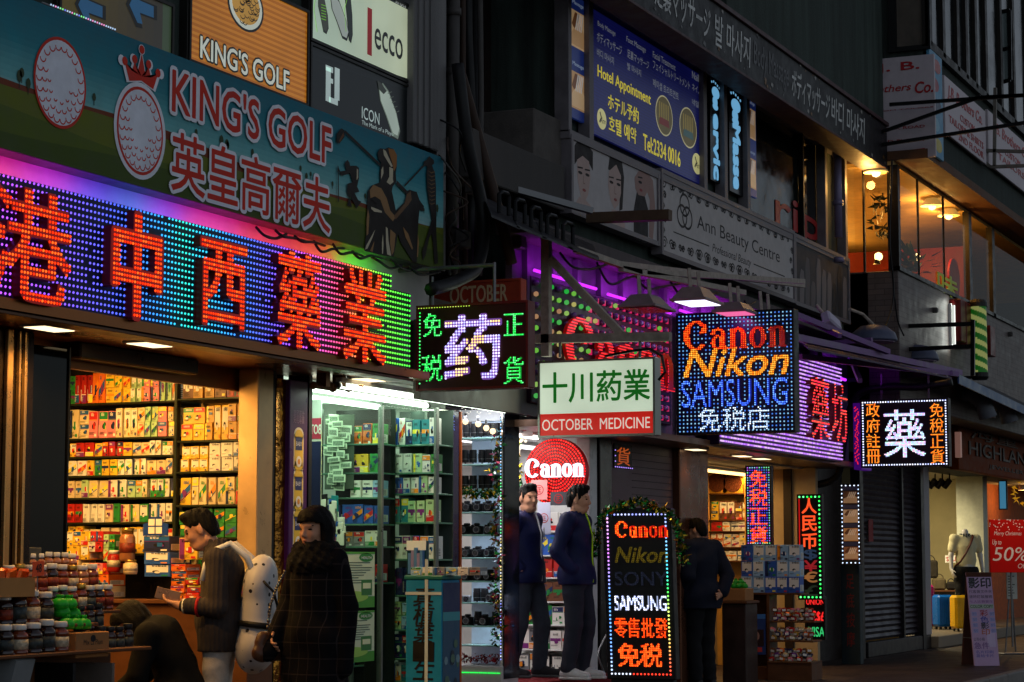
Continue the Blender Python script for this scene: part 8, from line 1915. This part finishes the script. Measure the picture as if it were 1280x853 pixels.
# floodlights on a rail
ra=thing('lamp_rail','long purple-lit rail carrying the sign floodlights','rail',tuple(PT(880,345,-.85)))
for k,(x0,y0,x1,y1,y)in enumerate(((770,330,1004,357,-.62),(776,336,930,366,-.9),(720,312,800,340,-.9),(806,340,1004,352,-.9))):g=MB();g.beam(PT(x0,y0,y),PT(x1,y1,y),.05,.05);g.build('bar',br_,ra)
def floodlight(label,x0,x1,y0,y1,yp,glow_,es,power,arm_h=24,m=None):
 f=FY(yp);a0,a1=f.at(x0,600)[0],f.at(x1,600)[0];pm=(x0+x1)/2;b0,b1=f.at(pm,y1)[1],f.at(pm,y0)[1];am=(a0+a1)/2;w_=(a1-a0)/2;w_=min(w_,.25)
 r=thing('floodlight',label,'lamp',(am,yp,b0),'floodlights over the signs');g=MB()
 V=[(am-w_,yp-.16,b0),(am+w_,yp-.16,b0),(am+w_,yp+.16,b0+.01),(am-w_,yp+.16,b0+.01),(am-w_*.55,yp-.07,b1),(am+w_*.55,yp-.07,b1),(am+w_*.55,yp+.1,b1),(am-w_*.55,yp+.1,b1)]
 g.add(V,[(0,4,7,3),(0,1,5,4),(1,2,6,5),(2,3,7,6),(4,5,6,7)]);g.box(am-w_-.015,am+w_+.015,yp-.175,yp+.175,b0-.012,b0+.012,bev=.004);g.build('housing',m or mat('lamp_housing',(150,132,130),.45,.3,vary=.25),r)
 g=MB();g.box(am-w_*.9,am+w_*.9,yp-.15,yp+.14,b0-.018,b0-.013);g.build('lens',lit('flood_%d_%d_%d'%glow_,glow_,es)if es else mat('dead_lens',(60,56,60),.2),r)
 g=MB();zt=f.at(pm,y0-arm_h)[1];
 for s in(-.5,.5):g=MB();g.beam(Vector((am+w_*s,yp+.02,b1-.02)),Vector((am+w_*s+.05,yp+.05,zt)),.03,.02);g.build('arm',br_,r)
 if power:area('lamp_light',r,(am,yp,b0-.03),(0,.25,-1),w_*1.6,.25,power,glow_)
 return r
floodlight('unlit floodlight hanging in front of the bulb wall',781,838,370,386,-1.0,(60,60,60),0,0)
floodlight('lit white floodlight nearest the camera brand box',843,902,361,378,-1.05,(225,225,255),2.2,6)
floodlight('pink glowing floodlight above the camera brand box',898,948,380,392,-1.05,(255,110,170),.9,5)
floodlight('lit warm white floodlight at the corner of the camera brand box',938,984,390,402,-1.1,(255,240,236),2.6,6)
blu=mat('blue_grey_lamp',(84,88,110),.45,.2,vary=.25)
def dome(label,x0,x1,y0,y1,yp):
 f=FY(yp);a0,a1=f.at(x0,600)[0],f.at(x1,600)[0];pm=(x0+x1)/2;b0,b1=f.at(pm,y1)[1],f.at(pm,y0)[1];am=(a0+a1)/2;rr=.28;r=thing('floodlight',label,'lamp',(am,yp,b0),'dome lamps under the dark awning');g=MB();h=b1-b0
 g.lathe(am,yp,b0,[(rr,0),(rr*1.02,.02),(rr*.92,h*.5),(rr*.55,h*.9),(rr*.1,h)],0,18);g.build('dome',blu,r,True);g=MB();g.lathe(am,yp,b0-.012,[(rr*.9,0),(rr*.9,.01)],0,18);g.build('lens',mat('mauve_lens',(150,120,160),.3),r);g=MB();g.tube([(am,yp,b1),(am-.1,yp+.1,b1+.12),(am-.5,yp+.15,b1+.14)],.02);g.build('arm',br_,r)
dome('blue grey dome lamp nearer the violet sign',1068,1120,407,428,-1.0);dome('blue grey dome lamp farther along the awning',1124,1172,432,452,-1.0)
# small white spot on its bracket
P=PT(1038,403,-.9);r=thing('floodlight','small white spot lamp tilted on a bracket above the violet sign','lamp',tuple(P));fr=FrT(P,(.8,-.3,-.4),(.3,.3,.9));g=MB();g.fbox(fr,-.13,.13,-.07,.07,-.05,.07,bev=.02);g.build('housing',mat('white_housing',(190,180,200),.4),r);g=MB();g.tube([P,P+Vector((-.05,.15,.2))],.02);g.build('arm',br_,r)
# purple beams of the awning over the fourth shop
pu=mat('violet_beam',(120,84,140),.5,.2,vary=.35)
r=thing('steel_awning','purple-lit steel awning frame over the violet sign','awning',tuple(PT(1090,450,-.9)))
for k,(x0,y0,x1,y1,ya,yb,w_)in enumerate(((985,420,1200,466,-1.3,-1.3,.07),(990,392,1110,440,-1.0,-1.4,.06),(1000,446,1196,468,-.8,-1.5,.06),(1055,476,1190,466,-.3,-1.5,.05),(1000,395,1050,420,-.7,-1.3,.05),(1000,432,1090,425,-.4,-1.3,.05),(1060,440,1075,476,-.5,-1.3,.05))):
 g=MB();g.beam(PT(x0,y0,ya),PT(x1,y1,yb),w_,w_);g.build('beam',pu,r)
g=MB();A,B_,C_,D_=PT(1000,428,-.35),PT(1180,468,-.35),PT(1190,474,-1.5),PT(1010,437,-1.5);n_=Vector((0,0,.02));g.add([A,B_,C_,D_,A+n_,B_+n_,C_+n_,D_+n_],[(3,2,1,0),(4,5,6,7),(0,1,5,4),(1,2,6,5),(2,3,7,6),(3,0,4,7)]);g.build('roof_sheet',mat('awning_sheet',(70,54,80),.6,vary=.35,streak=True),r)
for k,(pa,ya)in enumerate(((1010,-.5),(1100,-.45))):
 P=PT(pa,462,ya);g=MB();g.tube([P,P+Vector((1.6,0,-.0))],.018,0,8);g.build('violet_tube',lit('violet_tube',(170,40,255),2.2),r);area('tube_light',r,P+Vector((.8,-.05,-.02)),(0,-.4,.9),1.5,.04,9,(170,40,255))
r=thing('violet_lamp','hidden violet tube lamp washing the panels above the bulb wall','lamp',tuple(PT(760,352,-.42)))
for k,(pa,pb,y)in enumerate(((668,745,338),(760,838,368),(850,905,388),(905,985,402))):
 A,B_=PT(pa,y,-.50),PT(pb,y+(pb-pa)*.28,-.50);B_.z=A.z;g=MB();g.tube([A,B_],.014,0,8);g.build('tube',lit('magenta_violet',(200,40,255),1.6),r);area('tube_light',r,(A+B_)/2+Vector((0,.0,.03)),(0,.6,.8),(B_-A).length,.03,2.0 if k==0 else 4.0,(190,40,240))
# dark edge awning at the right with blue lip
r=thing('awning','dark corrugated awning with a dull blue lip above the jewellery sign','awning',tuple(PT(1240,500,-1.3)))
A,B_,C_,D_=PT(1186,462,-.1),PT(1300,500,-.1),PT(1310,528,-1.5),PT(1196,474,-1.5);n_=Vector((0,0,.03));g=MB();g.add([A,B_,C_,D_,A+n_,B_+n_,C_+n_,D_+n_],[(3,2,1,0),(4,5,6,7),(0,1,5,4),(1,2,6,5),(2,3,7,6),(3,0,4,7)]);g.build('sheet',mat('awning_dark',(40,38,40),.6,vary=.3),r)
g=MB();g.beam(D_+Vector((0,-.02,0)),C_+Vector((0,-.02,0)),.02,.12);g.build('lip',mat('blue_lip',(60,90,130),.4,.2,vary=.3),r)
for k,x in enumerate((1222,1250)):
 P=PT(x,505+6*k,-1.2);rr=thing('floodlight','grey elbow lamp, %s along the dark awning'%ORD[k],'lamp',tuple(P),'elbow lamps on the awning');g=MB();g.tube([P+Vector((0,.3,.12)),P+Vector((.05,.1,.14)),P+Vector((.15,-.05,.02)),P+Vector((.2,-.1,-.18))],.09,0,12,None,.13);g.build('hood',mat('pale_hood',(130,134,146),.5,vary=.2),rr,True);g=MB();q=P+Vector((.2,-.1,-.185));g.lathe(q.x,q.y,q.z,[(.11,0),(.11,.01)],0,12);g.build('lens',MATS['dead_lens'],rr)
# jewellery sign
fr=FY(-.55);a0,a1=X(1199,-.55),X(1300,-.55);b1,b0=Z(1199,521,-.55),Z(1199,587,-.55);r=thing('shop_sign','unlit brown jewellery sign with raised dark lettering','sign',((a0+a1)/2,-.55,b0));g=MB();g.fbox(fr,a0,a1,b0,b1,-.14,0,bev=.01);g.build('board',mat('rust_board',(110,46,12),.6,vary=.2,spec=.05),r);H=b1-b0;g=MB();xx=lambda p:X(p,-.55)
g.text(fr,'HIGHLAND',xx(1211),xx(1292),b0+H*.32,b0+H*.58,0,.02,0,.02);g.text(fr,'海量',xx(1213),xx(1272),b0+H*.64,b0+H*.96,0,.02,0,.0);g.text(fr,'JEWELLERY',xx(1236),xx(1284),b0+H*.1,b0+H*.2,0,.01,0,.02);g.build('lettering',mat('dark_brown_letters',(46,24,14),.5),r)
fr=FX(30.2);a0,b0=fr.at(1194,572);a1,b1=fr.at(1200,540);g=MB();g.fbox(fr,a0,a1,b0,b1,-.1,0);
tag(g.build('sign_edge',mat('emissive_pale_edge',(150,130,120),.4,emit=(255,180,160),es=.12)),'narrow pale edge with faint emission beside the jewellery sign','sign')  # edge given a faint emission of its own
# barber-style lamp and red boxes on the tiled wall
P=PT(1227,470,-1.35);f=FY(-1.25);a0,a1=X(1219.5,-1.25),X(1235.5,-1.25);b0,b1=Z(1227,467,-1.25),Z(1227,386,-1.25);r=thing('barber_lamp','upright lamp with slanting green and pale yellow stripes on the tiled wall','lamp',((a0+a1)/2,-1.25,b0));am=(a0+a1)/2;rr=min(.11,(a1-a0)/2)
ns=64;nt_=20;V=[];F=[];g=MB()
for j in range(ns+1):
 for i in range(nt_):t=2*math.pi*i/nt_;V.append((am+rr*math.cos(t),-1.25+rr*math.sin(t),b0+(b1-b0)*j/ns))
for j in range(ns):
 for i in range(nt_):g_=((j/ns*6.0)+i/nt_*2)%1.0;i2=(i+1)%nt_;F.append(((j*nt_+i,j*nt_+i2,(j+1)*nt_+i2,(j+1)*nt_+i),0 if g_<.5 else 1))
for mi in(0,1):g.add(V,[q for q,m_ in F if m_==mi],mi)
g.build('striped_tube',[lit('barber_green',(30,130,30),.22),lit('barber_yellow',(200,210,120),.30)],r,True)
g=MB();g.lathe(am,-1.25,b1,[(rr*1.15,0),(rr*1.15,.06),(rr*.9,.1)],0,18);g.build('end_cap',mat('dark_cap',(44,44,44),.4,.5),r);g=MB();g.lathe(am,-1.25,b0-.1,[(rr*.9,0),(rr*1.15,.04),(rr*1.15,.1)],0,18);g.build('end_cap',mat('dark_cap',(44,44,44),.4,.5),r)
g=MB();g.beam((am,-1.25,b0-.06),(am,-1.0,b0-.06),.04,.04);g.beam((am,-1.25,b1+.06),(am,-1.0,b1+.06),.04,.04);g.build('bracket',blackm,r)
for k,(x0,x1,y0,y1)in enumerate(((1200,1206,376,428),(1207,1213,380,436),(1237,1243,409,446))):
 f=FY(-1.1);g=MB();g.fbox(f,X(x0,-1.1),X(x1,-1.1),Z(x0,y1,-1.1),Z(x0,y0,-1.1),-.1,.06,bev=.01);tag(g.build('sign_box',mat('dark_red_box',(96,20,20),.4,vary=.2)),'narrow dark red upright box, %s beside the striped barber lamp'%ORD[k],'sign box','red boxes on the tiled wall')
g=MB();xx=X(1196,-1.06);g.tube([(xx,-1.06,Z(1196,432,-1.06)),(xx,-1.06,Z(1196,384,-1.06))],.025,0,8);r=thing('fluorescent_lamp','dim white upright tube on the tiled wall left of the red boxes','lamp',(xx,-1.06,4));g.build('tube',lit('dim_white_tube',(230,235,225),.8),r);g=MB();g.box(xx-.04,xx+.04,-1.04,-1.0,Z(1196,434,-1.06),Z(1196,382,-1.06));g.build('fitting',white,r);area('lamp_light',r,(xx,-1.1,Z(1196,408,-1.06)),(-.3,.2,0),.05,.7,2.5,(235,240,230))
# projecting black sign frames on the right building
r=thing('sign_bracket','black steel sign frame jutting from the tiled wall below the restaurant','bracket',tuple(FX(27.0).pt(*FX(27.0).at(1150,430))))
for x0,y0,x1,y1 in((1104,409,1216,405),(1135,437,1216,433),(1216,400,1216,470)):fbeam(x0,y0,x1,y1,.05,'bar',27.0,blackm,r)
r=thing('sign_bracket','upper black steel frame crossing in front of the white tailor sign','bracket',tuple(FX(26.2).pt(*FX(26.2).at(1150,160))))
for x0,y0,x1,y1 in((1078,187,1285,155),(1092,171,1226,123),(1112,133,1285,121),(1226,124,1285,121)):fbeam(x0,y0-2,x1,y1-2,.042,'bar',26.2,blackm,r)
r=thing('sign_bracket','pale steel frame at the foot of the long white tailor sign','bracket',tuple(FX(30).pt(*FX(30).at(1250,200))))
for x0,y0,x1,y1 in((1213,188,1290,190),(1238,209,1290,207),(1215,188,1238,209),(1244,110,1243,208)):fbeam(x0,y0,x1,y1,.045,'bar',30.0,rust,r)
r=thing('open_window','open black casement window hinged out over the tailor signs','window',tuple(FX(31.5).pt(*FX(31.5).at(1245,100))))
for x0,y0,x1,y1 in((1236,18,1262,13),(1262,13,1263,100),(1263,100,1236,108),(1236,108,1236,18),(1236,66,1263,60)):fbeam(x0,y0,x1,y1,.05,'frame_bar',31.5,blackm,r)
fr=FX(31.52);g=MB();q=[fr.pt(*fr.at(*p))for p in((1236,108),(1263,100),(1262,13),(1236,18))];g.add(q,[(0,1,2,3)]);g.build('pane',glassmat('dim_glass'),r)
# ---------------------------------------------------------------- restaurant interior
for k,(px,py,yy,lab)in enumerate(((1095,216,-.75,'glowing pendant lamp behind the corner pane of the restaurant'),(1165,258,-.8,'bright pendant lamp hanging in the middle of the restaurant'),(1186,270,-.8,'second pendant lamp just beyond the brightest one'),(1098,321,-.3,'low round wall lamp glowing behind the corner pane'),(1146,322,-.2,'small wall lamp beside the dark picture'))):
 P=PT(px,py,yy);r=thing('pendant_lamp',lab,'lamp',tuple(P));g=MB();g.bulb(FY(yy),P.x,P.z,.06,0);g.build('bulb',lit('pendant_glow',(255,226,160),4.0),r,True)
 if k<3:g=MB();g.lathe(P.x,P.y,P.z+.05,[(.16,-.05),(.10,.04),(.03,.10)],0,16);g.build('lamp_shade',mat('cream_shade',(220,200,150),.5,emit=(255,210,120),es=.3,vary=0),r);g=MB();g.tube([(P.x,P.y,P.z+.14),(P.x,P.y,zw-.02)],.008);g.build('cord',black,r)
 else:g=MB();g.lathe(P.x,P.y+.02,P.z-.1,[(.05,0),(.03,.06)],0,10);g.build('mount',blackm,r)
 point('lamp_light',r,(P.x,P.y+.1,P.z-.14),26 if k<3 else 16,(255,192,100),.08)
for k,(x0,y0,x1,y1,yy)in enumerate(((1165,312,1178,334,1.85),(1205,280,1212,296,1.85))):
 a0,a1=X(x0,yy),X(x1,yy);b0,b1=Z(x0,y1,yy),Z(x0,y0,yy);f=FY(yy);r=thing('picture',('dark framed picture on the amber restaurant wall','small framed picture near the red partition')[k],'picture',((a0+a1)/2,yy,b0));g=MB();g.fbox(f,a0,a1,b0,b1,-.03,0,bev=.01);g.build('frame',black,r);g=MB();g.fbox(f,a0+.06,a1-.06,b0+.06,b1-.06,.0,.004);g.build('picture_print',mat('picture_brown',(90,60,40),.5),r)
P=PT(1140,330,-.2);r=thing('potted_plant','dark leafy plant standing behind the restaurant window','plant',(P.x,P.y,zs+.06));g=MB()
for k in range(70):d=Vector((rnd.gauss(0,.5),rnd.gauss(0,.4),rnd.uniform(.2,1))).normalized();q=Vector((P.x,P.y,zs+.45))+d*rnd.uniform(.05,.45);s=d.cross(Vector((0,0,1))).normalized()*.05;g.add([q-s,q+s,q+d*.24+Vector((0,0,-.08))],[(0,1,2)])
g.build('leaves',mat('dark_leaf',(28,44,20),.5,vary=.4),r);g=MB();g.lathe(P.x,P.y,zs+.052,[(.12,0),(.17,.3),(.18,.32)],0,14);g.build('pot',mat('brown_pot',(90,52,34),.5),r);g=MB();g.tube([(P.x,P.y,zs+.3),(P.x+.02,P.y,zs+.7)],.02);g.build('stem',wd,r)
pts=[]
r=thing('wreath','dark leafy wreath hanging behind the corner pane of the restaurant','wreath',tuple(PT(1104,272,-.3)));C0=PT(1104,272,-.3);g=MB()
for k in range(90):t=rnd.uniform(0,6.28);q=C0+Vector((.35*math.cos(t),rnd.uniform(-.08,.08),.26*math.sin(t)));d=Vector((rnd.gauss(0,1),rnd.gauss(0,1),rnd.gauss(0,1))).normalized()*.12;s=d.cross(Vector((0,1,0))).normalized()*.03;g.add([q-s,q+s,q+d],[(0,1,2)])
g.build('leaves',MATS['dark_leaf'],r);g=MB();g.tube([C0+Vector((0,0,.25)),Vector((C0 .x,C0 .y,zw-.02))],.01);g.build('cord',black,r)
f=FY(FYW-.01);g=MB();g.text(f,'味',X(1176,FYW),X(1201,FYW),Z(1188,376,FYW)+.05,Z(1188,347,FYW),0,.004,0,.03);tag(g.build('window_lettering',mat('lime_vinyl',(196,212,46),.5)),'lime brush character stuck on the restaurant glass','lettering')
g=MB();a,b=X(1192,1.2),0;f2=FY(-.7);g.disc(f2,X(1196,-.7),Z(1196,352,-.7),.35,.3,0,0,24,None,.03);tag(g.build('red_roundel',mat('deep_red',(150,24,14),.5)),'deep red round board behind the lime character','board')
r=thing('added_cove_lamp','long warm cove lamp lighting the restaurant ceiling','lamp',(30.0,1.6,zw-.75));g=MB();g.box(27.2,33.0,1.55,1.85,zw-.80,zw-.72,bev=.01);g.build('housing',MATS['amber_wall'],r);g=MB();g.box(27.3,32.9,1.6,1.8,zw-.718,zw-.71);g.build('diffuser',lit('added_cove_glow',(255,190,90),.8),r);area('lamp_light',r,(30.1,1.55,zw-.66),(0,-.5,.85),5.6,.1,45,(255,192,100))  # cove lamp added to brighten the ceiling seen through the panes
# ---------------------------------------------------------------- right foreground: posters and folding sign
P=at_depth(1262,700,30.0);fr=Fr((P.x,P.y,0),YY+.25);r=thing('poster_stand','red festive sale poster on a thin stand at the shop entrance','poster',(P.x,P.y,0));a0,b0=fr.at(1238,716);a1,b1=fr.at(1292,650)
g=MB();g.fbox(fr,a0,a1,b0,b1,-.02,0,bev=.003);g.build('board',mat('poster_red',(196,22,16),.6,vary=.06,spec=.05),r);H=b1-b0;W=a1-a0;g=MB()
for k in range(70):g.disc(fr,a0+W*rnd.random(),b1-H*.2*rnd.random()**1.6,.008,.008,.001,0,6)
g.text(fr,'Merry Christmas',a0+W*.1,a0+W*.72,b0+H*.68,b0+H*.78,.001,0,0,0,.25);g.text(fr,'Up to',a0+W*.06,a0+W*.26,b0+H*.50,b0+H*.62,.001,0,0,.01,.2);g.text(fr,'50%',a0+W*.06,a0+W*.86,b0+H*.22,b0+H*.48,.001,0,0,.005,.18);g.text(fr,'Off',a0+W*.62,a0+W*.82,b0+H*.08,b0+H*.17,.001,0,0,.0,.2);g.build('lettering',mat('poster_cream',(244,220,206),.5),r)
g=MB();g.tube([fr.pt(a0+W*.5,.1,-.05),fr.pt(a0+W*.5,b0+.1,-.05)],.015);g.build('pole',steel,r);g=MB();g.fbox(fr,a0+W*.2,a0+W*.8,.17-.17,.02,-.2,.1,bev=.008);g.build('foot',steel,r)
q_=fr.pt((a0+a1)/2,(b0+b1)/2)+fr.n*1.1;rr_=thing('downlight','small warm lamp under the awning lighting the red sale poster','lamp',(q_.x,q_.y,2.9));g=MB();g.lathe(q_.x,q_.y,2.86,[(.07,0),(.07,.12),(.03,.14)],0,12);g.build('housing',blackm,rr_);spot('lamp_light',rr_,(q_.x,q_.y,2.84),fr.pt((a0+a1)/2,(b0+b1)/2),55,(255,226,190),44,.05)  # lamp added only to light the poster
P=at_depth(1265,760,30.6);fr=Fr((P.x,P.y,0),YY+.2);r=thing('leaflet_stand','pale leaflet board on a metal easel behind the folding sign','notice',(P.x,P.y,0));a0,b0=fr.at(1259,749);a1,b1=fr.at(1271,714);g=MB();g.fbox(fr,a0,a1,b0,b1,-.02,0);g.build('board',mat('pale_notice',(190,196,186),.5),r);g=MB();W=a1-a0;H=b1-b0;[g.fbox(fr,a0+W*.1,a0+W*(.5+.3*rnd.random()),b0+H*(.1+.1*k),b0+H*(.13+.1*k),.001,.003)for k in range(8)];g.build('print',INKM,r);g=MB();[g.tube([fr.pt(a0+W*q,0,-.05-.1*q),fr.pt(a0+W*.5,b1,-.03)],.012)for q in(-.2,1.2)];g.build('leg',steel,r)
g=MB();
# folding copy-service sign
P=at_depth(1234,830,26.6);fr0=Fr((P.x,P.y,0),YY+.22);lean=.17
fr=FrT((P.x,P.y,0),fr0 .u,Vector((0,0,1))*1.0-fr0 .n*lean);r=thing('folding_sign','white folding pavement sign for a copying service with black and coloured characters','sign',(P.x,P.y,0));sc=26.6/FPX;W=34*sc;H=118*sc
g=MB();g.fbox(fr,-W/2,W/2,0.0,H,-.025,0,bev=.004);g.build('front_board',mat('white_sheet',(176,150,184),.6,vary=.08),r)
frb=FrT(tuple(Vector((P.x,P.y,0))-fr0 .n*(2*lean*H)),fr0 .u,Vector((0,0,1))+fr0 .n*lean);g=MB();g.fbox(frb,-W/2,W/2,0.0,H,0,.025,bev=.004);g.build('back_board',mat('brown_board',(80,46,34),.6,vary=.2),r)
g=MB();g.tube([fr.pt(-W/2,H*.3,-.03),frb.pt(-W/2,H*.3,.03)],.006);g.tube([fr.pt(W/2,H*.3,-.03),frb.pt(W/2,H*.3,.03)],.006);g.build('tie_bar',steel,r)
g=MB();BLK=rgb(24,20,30);BLU_=rgb(50,60,150);RDD=rgb(150,40,40);LIL=rgb(150,120,170)
def cs_(s,u0,u1,v0,v1,c,off=0):g.text(fr,s,-W/2+W*u0,-W/2+W*u1,H*v0,H*v1,.001,0,0,off,0,c)
cs_('COPYING SERVICE',.04,.96,.955,.985,BLK,.02);cs_('影印',.06,.94,.83,.94,BLK,.03);cs_('代客做文件夾',.04,.96,.775,.81,BLK,0);cs_('速時釘裝服務',.04,.96,.72,.755,BLK,0);cs_('七人比賽實在',.04,.96,.67,.70,rgb(120,70,130),0)
g.fbox(fr,-W/2+.01,W/2-.01,H*.61,H*.655,0,.001,0,col=rgb(150,170,150));cs_('COLOR COPY',.05,.95,.617,.648,BLK,.02)
for k,(ch,c)in enumerate(zip('彩色影印',(RDD,BLU_,BLK,rgb(170,90,50)))):cs_(ch,.40,.72,.53-.068*k,.595-.068*k,c,.02)
for u in(.08,.78):
 for k in range(4):g.fbox(fr,-W/2+W*u,-W/2+W*(u+.2),H*(.35+.06*k),H*(.395+.06*k),.0,.001,0,col=rgb(150,150,196));cs_('快印',u+.02,u+.18,.355+.06*k,.39+.06*k,BLU_)
cs_('公司小冊',.06,.5,.265,.30,BLK);cs_('急件',.06,.66,.18,.25,rgb(110,70,130),.01);cs_('名片印刷',.1,.8,.13,.165,BLU_);cs_('喜帖卡片',.1,.8,.09,.125,BLU_);g.fbox(fr,W*.1,W*.42,H*.2,H*.36,.0,.0008,0,col=rgb(180,164,196))
g.build('print',prt,r)
# ---------------------------------------------------------------- cables and pipes in the gap between the buildings
def cable(label,pts,rad,m,group=None,seg=6,name='cable'):
 P=[Vector(p)for p in pts];Q=[]
 for i in range(len(P)-1):
  p0,p1,p2,p3=P[max(i-1,0)],P[i],P[i+1],P[min(i+2,len(P)-1)]
  for k in range(6):t=k/6;Q.append(.5*((2*p1)+(p2-p0)*t+(2*p0-5*p1+4*p2-p3)*t*t+(3*p1-p0-3*p2+p3)*t**3))
 Q.append(P[-1]);g=MB();g.tube(Q,rad,0,seg);return tag(g.build(name,m,None,True),label,'cable' if name=='cable' else 'pipe',group)
cb_=mat('cable_black',(24,23,25),.5,vary=.3);cg=mat('cable_grey',(78,74,72),.6,vary=.3);cb2=mat('cable_brown',(60,44,36),.6,vary=.3)
for k in range(7):
 x=561+k*6.5;m=(cb_,cg,cb_,cb2,cb_,cb_,cg)[k]
 cable('dark upright cable, %s from left in the gap between the buildings'%ORD[k],[PT(x+rnd.uniform(-2,2),y,-.15+.05*(k%3))for y in(-60,40,130,220,300,345)],.028+.014*(k%3),m,'upright cables in the gap')
g=MB();g.tube([PT(568,-60,-.3),PT(566,120,-.3),PT(565,320,-.3)],.05,0,10);
for y in(20,95,240):P=PT(567,y,-.3);g.lathe(P.x,P.y,P.z,[(.05,0),(.062,0),(.062,.06),(.05,.06)],0,10)
tag(g.build('drain_pipe',cg,None,True),'grey drain pipe with collars beside the grey pilaster','pipe')
cable('thick black hose sagging from the gap down to the dark red LED sign',[PT(572,80,-.5),PT(585,180,-.55),PT(604,270,-.6),PT(598,330,-.7),PT(570,352,-.75),PT(538,362,-.75)],.05,cb_,None,8)
cable('brown hose crossing the gap to the parapet',[PT(575,90,-.35),PT(600,180,-.4),PT(622,260,-.5),PT(640,330,-.55)],.045,cb2,None,8)
for k in range(9):
 x0=320+k*24;y0=280+(x0-320)*.26
 cable('thin tangled wire, %s from left under the billboard'%ORD[k],[PT(x0,y0+rnd.uniform(0,4),-.5),PT(x0+10,y0+9+rnd.uniform(0,8),-.55),PT(x0+24,y0+12+rnd.uniform(-4,8),-.52),PT(x0+38,y0+12+rnd.uniform(-2,4),-.5)],.010,cb_,'tangled wires under the billboard',5)
for k in range(8):cable('loose thin wire, %s in the tangle at the corner of the billboard'%ORD[k],[PT(556+rnd.uniform(-10,20),150+22*k,-.4),PT(566+rnd.uniform(-8,22),165+22*k,-.55),PT(560+rnd.uniform(-8,24),190+20*k,-.45),PT(575+rnd.uniform(-12,14),215+20*k,-.4)],.008,(cb_,cb2,cg)[k%3],'loose wires at the corner',5)
cable('violet-lit cable looping beside the black medicine sign',[PX(1190,478,26.1),PX(1150,484,26.1),PX(1110,484,26.1),PX(1075,492,26.1),PX(1060,520,26.1),PX(1053,565,26.1),PX(1046,596,26.1),PX(1020,606,26.1),PX(1004,600,26.1)],.045,cb_,None,8)
cable('thin black wire hanging down the tiled wall from the restaurant',[PT(1115,200,-1.1),PT(1112,300,-1.15),PT(1117,370,-1.15),PT(1104,420,-1.15)],.012,cb_)
cable('second thin wire hanging down the tiled wall',[PT(1117,360,-1.15),PT(1122,400,-1.15),PT(1130,420,-1.2)],.010,cb_)
for k in range(6):cable('sagging wire, %s among the floodlight arms'%ORD[k],[PT(700+46*k,316+12*k,-.8),PT(716+46*k,336+13*k+rnd.uniform(-4,6),-.9),PT(738+46*k,336+13*k+rnd.uniform(-6,6),-.85),PT(760+46*k,330+12*k,-.8)],.011,cb_,'wires among the floodlights',5)
cable('white wire trailing beside the free-standing LED board',[PT(760,790,-.2),PT(752,805,-.25),PT(748,820,-.3),PT(757,846,-.3)],.008,mat('white_wire',(170,170,170),.5),None,5)
for k,(x0,y0,x1,y1)in enumerate(((410,0,0,0),)):pass
# bolts and conduit on the parapet; junction boxes
for k,(x,y,yy,s)in enumerate(((590,230,-.35,.14),(578,300,-.4,.12),(648,300,-.42,.13),(1046,410,-.7,.12),(1168,388,-1.02,.06),(1262,418,-1.02,.06))):
 P=PT(x,y,yy);g=MB();g.box(P.x-s/2,P.x+s/2,yy-.05,yy+.04,P.z-s*.6,P.z+s*.6,bev=.012);tag(g.build('junction_box',cg),['grey junction box high in the cable gap','grey junction box low in the cable gap','grey junction box by the small canopy','grey junction box above the violet sign','tiny fixing on the tiled wall near the red boxes','tiny fixing on the far tiled wall'][k],'junction box')
# screen and wreath at the far shop front
fr=FX(36.5);a0,b0=fr.at(1250,636);a1,b1=fr.at(1257,602);r=thing('screen','narrow blue glowing screen hanging at the far shop front','screen',tuple(fr.pt((a0+a1)/2,b0)));g=MB();g.fbox(fr,a0-.02,a1+.02,b0-.02,b1+.02,-.05,0);g.build('housing',black,r);g=MB();g.fbox(fr,a0,a1,b0,b1,.001,.004);g.build('display',lit('screen_blue',(70,150,190),.5),r)
P=at_depth(1279,616,39);r=thing('wreath','golden lit wreath at the far edge above the red poster','wreath',tuple(P));g=MB()
for k in range(60):t=rnd.uniform(0,6.28);q=P+Vector((.1*math.cos(t),-.14*math.cos(t),.2*math.sin(t)));d=Vector((rnd.gauss(0,1),rnd.gauss(0,1),rnd.gauss(0,1))).normalized()*.09;s=d.cross(Vector((0,1,0))).normalized()*.025;g.add([q-s,q+s,q+d],[(0,1,2)])
g.build('leaves',mat('gold_leaf_lit',(210,160,40),.4,emit=(255,180,30),es=.3),r);g=MB();g.tube([P+Vector((0,0,.2)),P+Vector((0,0,.9))],.012);g.build('cord',black,r)
r=thing('downlight','warm lamp over the brick wall beyond the luggage shop','lamp',(41.0,.3,2.6));g=MB();g.lathe(41.0,.3,2.6,[(.1,0),(.1,.1)],0,12);g.build('trim',white,r);point('lamp_light',r,(41.0,.2,2.45),30,(255,190,110),.06)
